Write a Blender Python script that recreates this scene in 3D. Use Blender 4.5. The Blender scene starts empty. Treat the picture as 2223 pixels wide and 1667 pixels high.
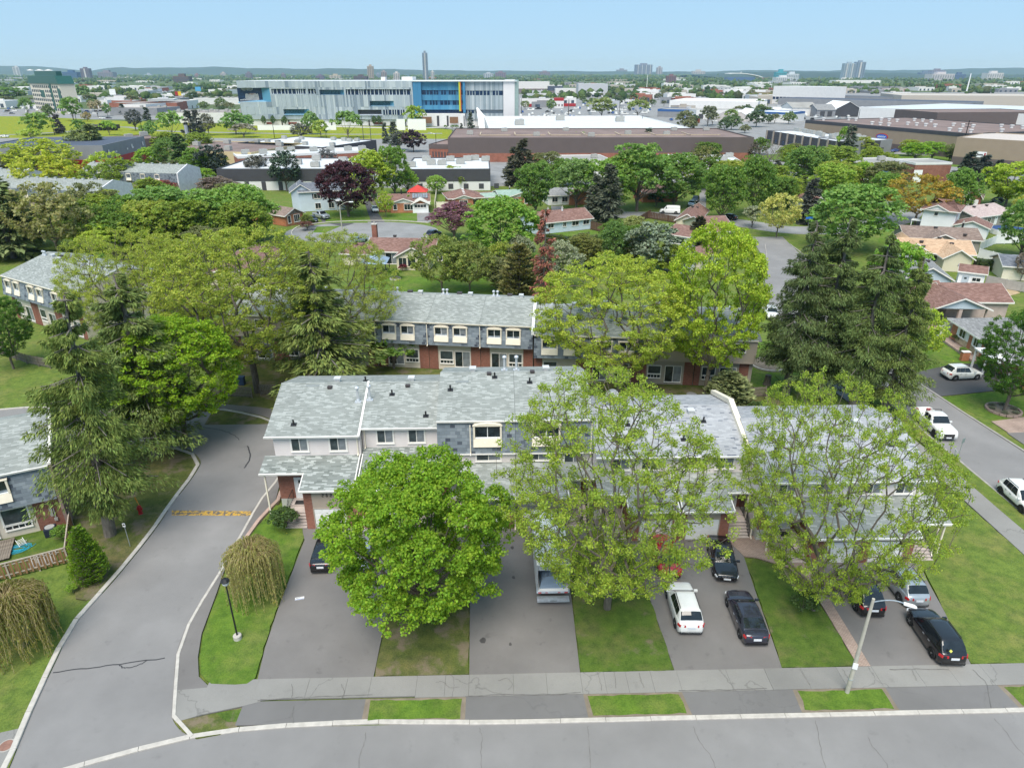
import bpy,bmesh,math,random
import numpy as np
from mathutils import Vector,Matrix
rad=math.radians
random.seed(7)
RNG=np.random.default_rng(7)
SC=bpy.context.scene
COL=SC.collection
F_PX,CU,CV,CAM_H,HORIZON=1470.0,1111.5,833.5,35.0,160.0
PITCH=math.atan((CV-HORIZON)/F_PX)
YAW=rad(1.5)
cam_data=bpy.data.cameras.new("camera")
cam=bpy.data.objects.new("camera",cam_data)
COL.objects.link(cam)
cam_data.sensor_fit='HORIZONTAL'
cam_data.sensor_width=36.0
cam_data.lens=36.0*F_PX/2223.0
cam_data.clip_start=0.5
cam_data.clip_end=60000.0
cam.location=(0,0,CAM_H)
cam.rotation_euler=(math.pi/2-PITCH,0,-YAW)
SC.camera=cam
SUN_EL,SUN_AZ=60.0,196.0
world=bpy.data.worlds.new("World")
SC.world=world
world.use_nodes=True
wn=world.node_tree
wn.nodes.clear()
w_out=wn.nodes.new('ShaderNodeOutputWorld')
w_bg=wn.nodes.new('ShaderNodeBackground')
w_sky=wn.nodes.new('ShaderNodeTexSky')
w_sky.sky_type='NISHITA'
w_sky.sun_disc=False
w_sky.sun_elevation=rad(SUN_EL)
w_sky.sun_rotation=rad(SUN_AZ)
w_sky.altitude=100.0
w_sky.air_density=1.0
w_sky.dust_density=0.3
w_sky.ozone_density=3.0
w_bg.inputs['Strength'].default_value=0.1
w_mix=wn.nodes.new('ShaderNodeMix');w_mix.data_type='RGBA'
w_mix.inputs[0].default_value=0.88
w_mix.inputs[7].default_value=(2.5,4.15,5.8,1)
wn.links.new(w_sky.outputs['Color'],w_mix.inputs[6]);wn.links.new(w_mix.outputs[2],w_bg.inputs['Color'])
wn.links.new(w_bg.outputs[0],w_out.inputs['Surface'])
sun_data=bpy.data.lights.new("sun",'SUN')
sun=bpy.data.objects.new("sun",sun_data)
COL.objects.link(sun)
sun_data.energy=3.2
sun_data.angle=rad(42.0)
sun_data.color=(1.0,0.93,0.83)
_az=rad(SUN_AZ)
_d=Vector((math.sin(_az)*math.cos(rad(SUN_EL)),math.cos(_az)*math.cos(rad(SUN_EL)),math.sin(rad(SUN_EL))))
sun.rotation_euler=_d.to_track_quat('Z','Y').to_euler()
sun.location=(0,0,80)
SC.view_settings.view_transform='Standard'
SC.view_settings.look='None'
SC.view_settings.gamma=1.0
SC.view_settings.use_curve_mapping=False
SC.view_settings.exposure=0.7
SC.cycles.max_bounces=6
SC.cycles.diffuse_bounces=3
SC.cycles.glossy_bounces=2
SC.cycles.transmission_bounces=2
SC.cycles.volume_bounces=1
SC.cycles.transparent_max_bounces=4
SC.cycles.use_adaptive_sampling=True
_s,_c=math.sin(PITCH),math.cos(PITCH)
_cy,_sy=math.cos(YAW),math.sin(YAW)
def _ray(u,v):
 t=(v-CV)/F_PX
 x,y,z=(u-CU)/F_PX,_c-t*_s,-_s-t*_c
 return(x*_cy+y*_sy,-x*_sy+y*_cy,z)
def G(u,v,z=0.0):
 r=_ray(u,v)
 k=(z-CAM_H)/r[2]
 return(r[0]*k,r[1]*k)
def PW(u,v,Y):
 r=_ray(u,v)
 k=Y/r[1]
 return(r[0]*k,CAM_H+r[2]*k)
def depth_of(x,y,z=0.0):
 yy=x*_sy+y*_cy
 return yy*_c-(z-CAM_H)*_s
def tag(o,label=None,cat=None,group=None,kind=None):
 if label:o['label']=label
 if cat:o['category']=cat
 if group:o['group']=group
 if kind:o['kind']=kind
 return o
def thing(name,label,cat,loc=(0,0,0),rz=0.0,group=None,scale=None):
 o=bpy.data.objects.new(name,None)
 o.empty_display_size=0.5
 COL.objects.link(o)
 o.location=loc if len(loc)==3 else(loc[0],loc[1],0)
 o.rotation_euler=(0,0,rz)
 if scale is not None:o.scale=scale
 return tag(o,label,cat,group)
def place(name,mesh,parent=None,loc=(0,0,0),rot=(0,0,0),scale=None,color=None):
 o=bpy.data.objects.new(name,mesh)
 COL.objects.link(o)
 o.parent=parent
 o.location=loc
 o.rotation_euler=rot
 if scale is not None:o.scale=scale
 if color is not None:o.color=(*color,1.0)
 return o
def dup(root,label=None,loc=None,rz=None,group=None,scale=None):
 kids={}
 for o in root.children_recursive:
  kids.setdefault(o.parent,[]).append(o)
 def cp(o,par):
  c=o.copy()
  COL.objects.link(c)
  c.parent=par
  for k in kids.get(o,()):cp(k,c)
  return c
 r=cp(root,None)
 if label:r['label']=label
 if group:r['group']=group
 if loc is not None:r.location=loc if len(loc)==3 else(loc[0],loc[1],0)
 if rz is not None:r.rotation_euler=(0,0,rz)
 if scale is not None:r.scale=scale
 return r
class MB:
 def __init__(s):
  s.v,s.f,s.m,s.uvd=[],[],[],{}
 def add(s,pts,faces,m=0):
  b=len(s.v)
  s.v.extend(tuple(p)for p in pts)
  for f in faces:
   s.f.append(tuple(b+i for i in f));s.m.append(m)
 def quad(s,a,b,c,d,m=0):s.add((a,b,c,d),((0,1,2,3),),m)
 def poly(s,pts,m=0):s.add(pts,(tuple(range(len(pts))),),m)
 def box(s,x0,x1,y0,y1,z0,z1,m=0):
  if x1<x0:x0,x1=x1,x0
  if y1<y0:y0,y1=y1,y0
  if z1<z0:z0,z1=z1,z0
  s.add(((x0,y0,z0),(x1,y0,z0),(x1,y1,z0),(x0,y1,z0),(x0,y0,z1),(x1,y0,z1),(x1,y1,z1),(x0,y1,z1)),((0,3,2,1),(4,5,6,7),(0,1,5,4),(1,2,6,5),(2,3,7,6),(3,0,4,7)),m)
 def obox(s,c,size,M=None,m=0):
  hx,hy,hz=size[0]/2,size[1]/2,size[2]/2
  P=[Vector((x,y,z))for z in(-hz,hz)for x,y in((-hx,-hy),(hx,-hy),(hx,hy),(-hx,hy))]
  if M is not None:P=[M@p for p in P]
  s.add([p+Vector(c)for p in P],((0,3,2,1),(4,5,6,7),(0,1,5,4),(1,2,6,5),(2,3,7,6),(3,0,4,7)),m)
 def prism_x(s,prof,x0,x1,m=0):
  n=len(prof)
  s.add([(x0,y,z)for y,z in prof]+[(x1,y,z)for y,z in prof],[tuple(reversed(range(n))),tuple(range(n,2*n))]+[(i,(i+1)%n,(i+1)%n+n,i+n)for i in range(n)],m)
 def prism_y(s,prof,y0,y1,m=0):
  n=len(prof)
  s.add([(x,y0,z)for x,z in prof]+[(x,y1,z)for x,z in prof],[tuple(range(n)),tuple(reversed(range(n,2*n)))]+[(i,i+n,(i+1)%n+n,(i+1)%n)for i in range(n)],m)
 def prism_z(s,prof,z0,z1,m=0):
  n=len(prof)
  s.add([(x,y,z0)for x,y in prof]+[(x,y,z1)for x,y in prof],[tuple(reversed(range(n))),tuple(range(n,2*n))]+[(i,(i+1)%n,(i+1)%n+n,i+n)for i in range(n)],m)
 def tube(s,p0,p1,r0,r1=None,n=6,m=0,cap=True):
  r1=r0 if r1 is None else r1
  p0,p1=Vector(p0),Vector(p1)
  d=(p1-p0)
  if d.length<1e-6:return
  q=d.to_track_quat('Z','Y')
  ring=[q@Vector((math.cos(a),math.sin(a),0))for a in(2*math.pi*i/n for i in range(n))]
  P=[p0+v*r0 for v in ring]+[p1+v*r1 for v in ring]
  F=[(i,(i+1)%n,(i+1)%n+n,i+n)for i in range(n)]
  if cap:F+=[tuple(reversed(range(n))),tuple(range(n,2*n))]
  s.add(P,F,m)
 def lathe(s,prof,c=(0,0,0),n=12,m=0):
  P,F=[],[]
  for r,z in prof:
   P+=[(c[0]+r*math.cos(2*math.pi*i/n),c[1]+r*math.sin(2*math.pi*i/n),c[2]+z)for i in range(n)]
  for j in range(len(prof)-1):
   F+=[(j*n+i,j*n+(i+1)%n,(j+1)*n+(i+1)%n,(j+1)*n+i)for i in range(n)]
  F+=[tuple(reversed(range(n))),tuple(range((len(prof)-1)*n,len(prof)*n))]
  s.add(P,F,m)
 def slab(s,a,b,c,d,t,m=0):
  P=[tuple(p)for p in(a,b,c,d)]
  Q=[(p[0],p[1],p[2]-t)for p in P]
  s.add(P+Q,((0,1,2,3),(7,6,5,4),(0,4,5,1),(1,5,6,2),(2,6,7,3),(3,7,4,0)),m)
 def mesh(s,name,mats,smooth=False,ngon=False,bevel=0):
  me=bpy.data.meshes.new(name)
  me.from_pydata(s.v,[],s.f)
  if not isinstance(mats,(list,tuple)):mats=[mats]
  for mt in mats:me.materials.append(mt)
  me.polygons.foreach_set('material_index',s.m)
  me.update()
  metric_uv(me)
  if smooth:
   me.polygons.foreach_set('use_smooth',[True]*len(me.polygons))
  return me
 def build(s,name,mats,parent=None,smooth=False,loc=(0,0,0),rot=(0,0,0),bevel=0.0,color=None):
  me=s.mesh(name,mats,smooth)
  o=place(name,me,parent,loc,rot,color=color)
  if bevel>0:
   b=o.modifiers.new('bevel','BEVEL');b.width=bevel;b.segments=2;b.limit_method='ANGLE';b.harden_normals=False
  return o
def metric_uv(me):
 n=len(me.loops)
 if n==0:return
 uv=me.uv_layers.new(name='uv')
 out=np.zeros((n,2),dtype=np.float32)
 vs=[v.co for v in me.vertices]
 for p in me.polygons:
  nx,ny,nz=p.normal
  h=math.hypot(nx,ny)
  if h<1e-3:ux,uy=1.0,0.0
  else:ux,uy=-ny/h,nx/h
  vx,vy,vz=-nz*uy,nz*ux,nx*uy-ny*ux
  for li in p.loop_indices:
   c=vs[me.loops[li].vertex_index]
   out[li,0]=c[0]*ux+c[1]*uy
   out[li,1]=c[0]*vx+c[1]*vy+c[2]*vz
 uv.data.foreach_set('uv',out.ravel())
def np_mesh(name,verts,faces,mat,nper=4,smooth=False):
 me=bpy.data.meshes.new(name)
 nv,nf=len(verts),len(faces)
 me.vertices.add(nv);me.vertices.foreach_set('co',np.asarray(verts,dtype=np.float32).ravel())
 me.loops.add(nf*nper);me.loops.foreach_set('vertex_index',np.asarray(faces,dtype=np.int32).ravel())
 me.polygons.add(nf)
 me.polygons.foreach_set('loop_start',np.arange(0,nf*nper,nper,dtype=np.int32))
 me.update(calc_edges=True)
 if smooth:me.polygons.foreach_set('use_smooth',np.ones(nf,dtype=bool))
 if isinstance(mat,(list,tuple)):
  for m_ in mat:me.materials.append(m_)
 else:me.materials.append(mat)
 return me
MATS={}
class NT:
 def __init__(s,name):
  s.mat=bpy.data.materials.new(name);s.mat.use_nodes=True
  s.t=s.mat.node_tree;s.b=s.t.nodes['Principled BSDF']
  s.out=s.t.nodes['Material Output']
 def n(s,typ,**kw):
  nd=s.t.nodes.new(typ)
  for k,v in kw.items():
   if k.startswith('_'):setattr(nd,k[1:],v)
   else:
    key=k.replace('__',' ')
    nd.inputs[key].default_value=v
  return nd
 def l(s,a,b):s.t.links.new(a,b)
 def coord(s,kind='Object'):
  return s.n('ShaderNodeTexCoord').outputs[kind]
 def noise(s,vec,scale,detail=3,rough=0.55):
  nd=s.n('ShaderNodeTexNoise',Scale=scale,Detail=detail,Roughness=rough)
  s.l(vec,nd.inputs['Vector']);return nd.outputs['Fac']
 def ramp(s,fac,stops):
  nd=s.n('ShaderNodeValToRGB')
  cr=nd.color_ramp
  while len(cr.elements)<len(stops):cr.elements.new(0.5)
  for e,(p,c)in zip(cr.elements,stops):
   e.position=p;e.color=(*c,1)if len(c)==3 else c
  s.l(fac,nd.inputs['Fac']);return nd.outputs['Color']
 def mix(s,fac,a,b,mode='MIX'):
  nd=s.n('ShaderNodeMix',_data_type='RGBA',_blend_type=mode)
  for i,x in((0,fac),(6,a),(7,b)):
   if hasattr(x,'is_linked')or isinstance(x,bpy.types.NodeSocket):s.l(x,nd.inputs[i])
   else:nd.inputs[i].default_value=(*x,1)if isinstance(x,tuple)and len(x)==3 else x
  return nd.outputs[2]
 def bump(s,height,strength=0.3,dist=0.02):
  nd=s.n('ShaderNodeBump',Strength=strength,Distance=dist)
  s.l(height,nd.inputs['Height']);s.l(nd.outputs[0],s.b.inputs['Normal'])
 def base(s,c):s.l(c,s.b.inputs['Base Color'])
def sc3(c,k):return tuple(min(1.0,x*k)for x in c)
def M(name,color,rough=0.8,var=0.12,scale=1.5,metal=0.0,bump=0.0,coat=0.0,spec=0.35):
 if name in MATS:return MATS[name]
 n=NT(name)
 v=n.coord()
 f=n.noise(v,scale,4)
 n.base(n.ramp(f,[(0.3,sc3(color,1-var)),(0.7,sc3(color,1+var))]))
 n.b.inputs['Roughness'].default_value=rough
 n.b.inputs['Metallic'].default_value=metal
 n.b.inputs['Specular IOR Level'].default_value=spec
 if coat:n.b.inputs['Coat Weight'].default_value=coat;n.b.inputs['Coat Roughness'].default_value=0.05
 if bump:n.bump(n.noise(v,scale*25,2),bump,0.01)
 MATS[name]=n.mat
 return n.mat
def brick_mat(name,c1,c2,mortar,bw,bh,msize=0.01,rough=0.85,bias=0.0,wash=0.2,bumpy=0.3,offset=0.5,rnd=None):
 if name in MATS:return MATS[name]
 n=NT(name)
 v=n.coord('UV')
 b=n.n('ShaderNodeTexBrick',Scale=1.0,Bias=bias)
 b.offset=offset
 b.inputs['Color1'].default_value=(*c1,1);b.inputs['Color2'].default_value=(*c2,1);b.inputs['Mortar'].default_value=(*mortar,1)
 b.inputs['Mortar Size'].default_value=msize;b.inputs['Mortar Smooth'].default_value=0.1
 b.inputs['Brick Width'].default_value=bw;b.inputs['Row Height'].default_value=bh
 n.l(v,b.inputs['Vector'])
 f=n.noise(n.coord(),0.5,4)
 w=n.ramp(f,[(0.3,(1-wash,)*3),(0.7,(1+wash,)*3)])
 n.base(n.mix(1.0,b.outputs['Color'],w,'MULTIPLY'))
 n.b.inputs['Roughness'].default_value=rough
 n.b.inputs['Specular IOR Level'].default_value=0.2
 inv=n.n('ShaderNodeMath',_operation='SUBTRACT');inv.inputs[0].default_value=1.0
 n.l(b.outputs['Fac'],inv.inputs[1])
 n.bump(inv.outputs[0],bumpy,0.02)
 MATS[name]=n.mat
 return n.mat
def shingle_mat(name,dark,mid,light,bw=0.9,bh=0.16,shadow=0.6,p=(0.25,0.62,0.86)):
 if name in MATS:return MATS[name]
 n=NT(name)
 v=n.coord('UV')
 b=n.n('ShaderNodeTexBrick',Scale=1.0,Bias=0.0)
 b.offset=0.37;b.offset_frequency=2;b.squash=1.0
 b.inputs['Color1'].default_value=(0,0,0,1);b.inputs['Color2'].default_value=(1,1,1,1);b.inputs['Mortar'].default_value=(0.35,0.35,0.35,1)
 b.inputs['Mortar Size'].default_value=0.006;b.inputs['Brick Width'].default_value=bw;b.inputs['Row Height'].default_value=bh
 n.l(v,b.inputs['Vector'])
 col=n.ramp(b.outputs['Color'],[(0.0,dark),(p[0],sc3(mid,0.93)),(p[1],mid),(p[2],light)])
 sep=n.n('ShaderNodeSeparateXYZ');n.l(v,sep.inputs[0])
 md=n.n('ShaderNodeMath',_operation='FLOORED_MODULO');n.l(sep.outputs[1],md.inputs[0]);md.inputs[1].default_value=bh
 edge=n.ramp(md.outputs[0],[(0.0,(shadow,)*3),(0.03,(1,1,1))])
 f=n.noise(n.coord(),0.35,4)
 w=n.ramp(f,[(0.3,(0.92,)*3),(0.7,(1.06,)*3)])
 g=n.noise(n.coord(),60,2)
 w2=n.ramp(g,[(0.3,(0.9,)*3),(0.7,(1.1,)*3)])
 c=n.mix(1.0,col,edge,'MULTIPLY');c=n.mix(1.0,c,w,'MULTIPLY');c=n.mix(1.0,c,w2,'MULTIPLY')
 n.base(c)
 n.b.inputs['Roughness'].default_value=0.9
 n.b.inputs['Specular IOR Level'].default_value=0.25
 n.bump(md.outputs[0],0.35,0.15)
 MATS[name]=n.mat
 return n.mat
def siding_mat(name,color,row=0.2,vertical=False,dark=0.82,rough=0.6,smooth_w=0.1):
 if name in MATS:return MATS[name]
 n=NT(name)
 v=n.coord('UV')
 sep=n.n('ShaderNodeSeparateXYZ');n.l(v,sep.inputs[0])
 md=n.n('ShaderNodeMath',_operation='FLOORED_MODULO');n.l(sep.outputs[0 if vertical else 1],md.inputs[0]);md.inputs[1].default_value=row
 dv=n.n('ShaderNodeMath',_operation='DIVIDE');n.l(md.outputs[0],dv.inputs[0]);dv.inputs[1].default_value=row
 e=n.ramp(dv.outputs[0],[(0.0,(dark,)*3),(smooth_w,(1,1,1)),(1.0,(0.97,)*3)])
 f=n.noise(n.coord(),0.6,4)
 w=n.ramp(f,[(0.3,sc3(color,0.95)),(0.7,sc3(color,1.04))])
 n.base(n.mix(1.0,w,e,'MULTIPLY'))
 n.b.inputs['Roughness'].default_value=rough
 n.b.inputs['Specular IOR Level'].default_value=0.3
 n.bump(dv.outputs[0],0.25,0.02)
 MATS[name]=n.mat
 return n.mat
def leaf_mat(name,var=0.35,trans=0.3,hue=0.02,rough=0.55):
 if name in MATS:return MATS[name]
 n=NT(name)
 oi=n.n('ShaderNodeObjectInfo')
 ge=n.n('ShaderNodeNewGeometry')
 r=ge.outputs['Random Per Island']
 k=n.ramp(r,[(0.0,(1-var,)*3),(0.5,(1.0,)*3),(1.0,(1+var,)*3)])
 hs=n.n('ShaderNodeHueSaturation')
 mr=n.n('ShaderNodeMapRange');mr.inputs['To Min'].default_value=0.5-hue;mr.inputs['To Max'].default_value=0.5+hue
 wn_=n.n('ShaderNodeTexWhiteNoise',_noise_dimensions='1D');n.l(r,wn_.inputs['W'])
 n.l(wn_.outputs['Value'],mr.inputs['Value']);n.l(mr.outputs[0],hs.inputs['Hue'])
 n.l(oi.outputs['Color'],hs.inputs['Color'])
 big=n.ramp(n.noise(n.coord(),0.35,3),[(0.3,(0.85,0.88,0.9)),(0.7,(1.14,1.1,1.0))])
 c=n.mix(1.0,hs.outputs[0],k,'MULTIPLY');c=n.mix(1.0,c,big,'MULTIPLY')
 n.base(c)
 n.b.inputs['Roughness'].default_value=rough
 n.b.inputs['Specular IOR Level'].default_value=0.25
 tr=n.n('ShaderNodeBsdfTranslucent')
 n.l(n.mix(1.0,c,(1.0,1.05,0.6),'MULTIPLY'),tr.inputs['Color'])
 mx=n.n('ShaderNodeMixShader');mx.inputs[0].default_value=trans
 n.l(n.b.outputs[0],mx.inputs[1]);n.l(tr.outputs[0],mx.inputs[2]);n.l(mx.outputs[0],n.out.inputs['Surface'])
 MATS[name]=n.mat
 return n.mat
def bark_mat(name,color):
 if name in MATS:return MATS[name]
 n=NT(name)
 v=n.coord()
 mp=n.n('ShaderNodeMapping');mp.inputs['Scale'].default_value=(6,6,1.2);n.l(v,mp.inputs['Vector'])
 f=n.noise(mp.outputs[0],2.0,5)
 n.base(n.ramp(f,[(0.3,sc3(color,0.6)),(0.5,color),(0.75,sc3(color,1.5))]))
 n.b.inputs['Roughness'].default_value=0.95
 n.bump(f,0.6,0.05)
 MATS[name]=n.mat
 return n.mat
def glass_mat(name,color=(0.02,0.03,0.035),rough=0.06,spec=0.6,var=0.5):
 if name in MATS:return MATS[name]
 n=NT(name)
 f=n.noise(n.coord(),1.3,2)
 n.base(n.ramp(f,[(0.35,sc3(color,1-var)),(0.65,sc3(color,1+var))]))
 n.b.inputs['Roughness'].default_value=rough
 n.b.inputs['Specular IOR Level'].default_value=spec
 MATS[name]=n.mat
 return n.mat
def paint_mat(name,color,rough=0.3,metal=0.0,coat=0.8,spec=0.5):
 if name in MATS:return MATS[name]
 n=NT(name)
 f=n.noise(n.coord(),2.0,3)
 n.base(n.ramp(f,[(0.3,sc3(color,0.96)),(0.7,sc3(color,1.04))]))
 n.b.inputs['Roughness'].default_value=rough
 n.b.inputs['Metallic'].default_value=metal
 n.b.inputs['Specular IOR Level'].default_value=spec
 n.b.inputs['Coat Weight'].default_value=coat
 n.b.inputs['Coat Roughness'].default_value=0.04
 MATS[name]=n.mat
 return n.mat
def asphalt_mat(name,color,crack=0.0,patch=0.12,stain=0.5):
 if name in MATS:return MATS[name]
 n=NT(name)
 v=n.coord()
 f=n.noise(v,0.18,5,0.6)
 c=n.ramp(f,[(0.3,sc3(color,1-patch)),(0.55,color),(0.75,sc3(color,1+patch))])
 g=n.noise(v,45,2)
 c=n.mix(1.0,c,n.ramp(g,[(0.3,(0.9,)*3),(0.7,(1.1,)*3)]),'MULTIPLY')
 st=n.noise(v,0.9,4,0.7)
 c=n.mix(1.0,c,n.ramp(st,[(0.60,(1,1,1)),(0.72,(1-0.25*stain,)*3)]),'MULTIPLY')
 if crack>0:
  d=n.n('ShaderNodeTexNoise',Scale=0.6,Detail=4.0);n.l(v,d.inputs['Vector'])
  ad=n.n('ShaderNodeVectorMath',_operation='MULTIPLY_ADD');n.l(d.outputs['Color'],ad.inputs[0]);ad.inputs[1].default_value=(2.2,2.2,2.2);n.l(v,ad.inputs[2])
  vo=n.n('ShaderNodeTexVoronoi',_feature='DISTANCE_TO_EDGE',Scale=0.13);n.l(ad.outputs[0],vo.inputs['Vector'])
  ck=n.ramp(vo.outputs['Distance'],[(0.0,(1-crack,)*3),(0.006,(1,1,1))])
  c=n.mix(1.0,c,ck,'MULTIPLY')
 n.base(c)
 n.b.inputs['Roughness'].default_value=0.92
 n.b.inputs['Specular IOR Level'].default_value=0.25
 n.bump(g,0.25,0.01)
 MATS[name]=n.mat
 return n.mat
def grass_mat(name,lush,dry,dirt,dirt_amt=0.5,yellow=0.0):
 if name in MATS:return MATS[name]
 n=NT(name)
 v=n.coord()
 f=n.noise(v,0.28,5,0.6)
 c=n.ramp(f,[(0.34,dry),(0.52,lush),(0.7,sc3(lush,1.2))])
 mid=n.noise(v,1.4,4,0.6)
 c=n.mix(1.0,c,n.ramp(mid,[(0.33,(0.72,0.78,0.8)),(0.5,(1,1,1)),(0.68,(1.22,1.14,1.1))]),'MULTIPLY')
 fine=n.noise(v,9.0,5,0.7)
 c=n.mix(1.0,c,n.ramp(fine,[(0.28,(0.62,0.66,0.6)),(0.5,(1,1,1)),(0.75,(1.3,1.25,1.1))]),'MULTIPLY')
 d=n.noise(v,0.55,6,0.65)
 lo=0.78-0.33*dirt_amt
 m=n.ramp(d,[(lo,(0,0,0)),(lo+0.12,(1,1,1))])
 c=n.mix(m,c,dirt)
 if yellow:
  vo=n.n('ShaderNodeTexVoronoi',Scale=0.9);n.l(v,vo.inputs['Vector'])
  y=n.ramp(vo.outputs['Distance'],[(0.0,(1,1,1)),(0.05,(1,1,1)),(0.07,(0,0,0))])
  ym=n.mix(1.0,y,n.ramp(n.noise(v,0.07,2),[(0.5,(0,0,0)),(0.6,(1,1,1))]),'MULTIPLY')
  c=n.mix(ym,c,(0.55,0.45,0.03))
 n.base(c)
 n.b.inputs['Roughness'].default_value=0.95
 n.b.inputs['Specular IOR Level'].default_value=0.1
 n.bump(fine,0.8,0.06)
 MATS[name]=n.mat
 return n.mat
ASPHALT=asphalt_mat('asphalt',(0.225,0.218,0.215),crack=0.0,patch=0.15)
ASPHALT2=asphalt_mat('driveway asphalt',(0.178,0.168,0.163),crack=0.0,patch=0.17,stain=0.8)
ASPHALT3=asphalt_mat('old path asphalt',(0.245,0.238,0.225),crack=0.3,patch=0.14)
ASPHALT_D=asphalt_mat('new asphalt',(0.09,0.09,0.093),crack=0.0)
FAR_ASPHALT=asphalt_mat('far asphalt',(0.25,0.25,0.25),patch=0.2)
CONCRETE=M('concrete',(0.46,0.43,0.39),0.9,0.14,2.5,bump=0.2)
CONC_D=M('weathered concrete',(0.33,0.31,0.285),0.9,0.18,1.5,bump=0.2)
GRASS=grass_mat('mown grass',(0.115,0.165,0.035),(0.165,0.185,0.055),(0.17,0.14,0.09),0.25,1)
GRASS_W=grass_mat('worn grass',(0.08,0.13,0.025),(0.13,0.14,0.05),(0.19,0.155,0.11),0.55)
GRASS_DIRT=grass_mat('dirt patched bare lawn',(0.10,0.12,0.035),(0.15,0.14,0.06),(0.19,0.155,0.105),0.82)  # thin lawn with large patches of bare brown dirt
GRASS_B=grass_mat('bright lawn',(0.095,0.165,0.025),(0.14,0.18,0.045),(0.17,0.14,0.09),0.1,1)
DIRT=M('bare soil',(0.2,0.165,0.125),0.95,0.25,1.2,bump=0.4)
BRICK=brick_mat('red brick',(0.21,0.068,0.045),(0.29,0.105,0.07),(0.27,0.2,0.17),0.23,0.075,0.008)
BRICK_O=brick_mat('orange brick',(0.37,0.115,0.05),(0.45,0.16,0.075),(0.4,0.28,0.2),0.23,0.075,0.008)
BRICK_T=brick_mat('buff stone',(0.36,0.28,0.17),(0.46,0.37,0.24),(0.42,0.36,0.28),0.4,0.15,0.01)
PAVER=brick_mat('pink paver',(0.34,0.24,0.2),(0.42,0.31,0.26),(0.2,0.17,0.14),0.2,0.1,0.012)
SH_GREEN=shingle_mat('grey green shingles',(0.20,0.218,0.205),(0.26,0.278,0.263),(0.35,0.37,0.355),0.42,0.15,0.82)
SH_GREEN2=shingle_mat('darker green shingles',(0.145,0.163,0.153),(0.22,0.24,0.227),(0.38,0.405,0.39),0.45,0.16,0.78)
SH_BLUE=shingle_mat('pale blue grey shingles',(0.13,0.145,0.18),(0.34,0.35,0.37),(0.40,0.41,0.43),0.4,0.16,0.6,(0.15,0.62,0.9))
SH_MANS=shingle_mat('slate blue shingles',(0.05,0.06,0.085),(0.19,0.225,0.26),(0.25,0.285,0.32),0.42,0.3,0.45,(0.3,0.6,0.9))
SH_BROWN=shingle_mat('brown shingles',(0.14,0.075,0.06),(0.21,0.12,0.1),(0.27,0.165,0.14),0.5,0.16,0.8)
SH_TAUPE=shingle_mat('taupe shingles',(0.16,0.115,0.095),(0.22,0.165,0.14),(0.28,0.215,0.185),0.5,0.16,0.8)
SH_TAN=shingle_mat('tan shingles',(0.38,0.25,0.16),(0.5,0.34,0.225),(0.56,0.4,0.27),0.5,0.16,0.85)
SH_PINK=shingle_mat('pink grey shingles',(0.36,0.28,0.26),(0.44,0.35,0.33),(0.5,0.41,0.385),0.5,0.16,0.85)
SH_GREY=shingle_mat('grey shingles',(0.17,0.17,0.175),(0.24,0.24,0.24),(0.3,0.3,0.3),0.5,0.16,0.8)
SH_CHAR=shingle_mat('charcoal shingles',(0.09,0.1,0.12),(0.14,0.155,0.18),(0.19,0.2,0.23),0.5,0.16,0.8)
SH_SAGE=shingle_mat('sage shingles',(0.2,0.29,0.24),(0.28,0.38,0.32),(0.34,0.44,0.38),0.5,0.16,0.85)
SID_WHITE=siding_mat('off white siding',(0.72,0.66,0.65),0.22,dark=0.86)
SID_CREAM=siding_mat('cream siding',(0.66,0.6,0.46),0.2,dark=0.88)
SID_BLUE=siding_mat('pale blue siding',(0.56,0.65,0.74),0.2,dark=0.86)
SID_W=siding_mat('bright white siding',(0.78,0.79,0.82),0.2,dark=0.87)
SID_BEIGE=siding_mat('beige stucco',(0.40,0.345,0.29),3.0,dark=0.95)
SID_GREY=siding_mat('grey siding',(0.3,0.28,0.25),0.2,dark=0.85)
STUCCO=M('cream stucco',(0.62,0.55,0.46),0.9,0.07,1.0,bump=0.1)
WHITE=M('white trim paint',(0.78,0.75,0.71),0.5,0.05,2.0)
CREAMT=M('cream trim paint',(0.76,0.69,0.57),0.5,0.06,2.0)
BRIGHT=M('bright white paint',(0.8,0.8,0.8),0.4,0.04,1.0)
TAUPE=M('taupe panel',(0.38,0.32,0.27),0.7,0.06,1.0)
BLACKM=M('black metal',(0.02,0.02,0.022),0.4,0.2,3.0)
GALV=M('galvanised metal',(0.45,0.5,0.55),0.35,0.15,4.0,metal=0.6)
GREYP=M('grey paint',(0.2,0.2,0.205),0.6,0.1)
GLASS=glass_mat('window glass')
GLASS_B=glass_mat('window glass with blinds',(0.2,0.22,0.24),0.15,0.5,0.25)
GLASS_C=glass_mat('window glass with dark curtain',(0.05,0.068,0.075),0.12,0.5,0.4)
WOOD_G=M('weathered grey wood',(0.2,0.17,0.14),0.95,0.3,3.0,bump=0.4)
WOOD_B=M('brown stained wood',(0.27,0.15,0.075),0.9,0.25,3.0,bump=0.4)
LEAF=leaf_mat('leaves',0.34,0.5,0.02)
NEEDLE=leaf_mat('needles',0.42,0.12,0.02,0.7)
BARK=bark_mat('grey brown bark',(0.15,0.125,0.10))
BARK_G=bark_mat('grey bark',(0.17,0.15,0.13))
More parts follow.
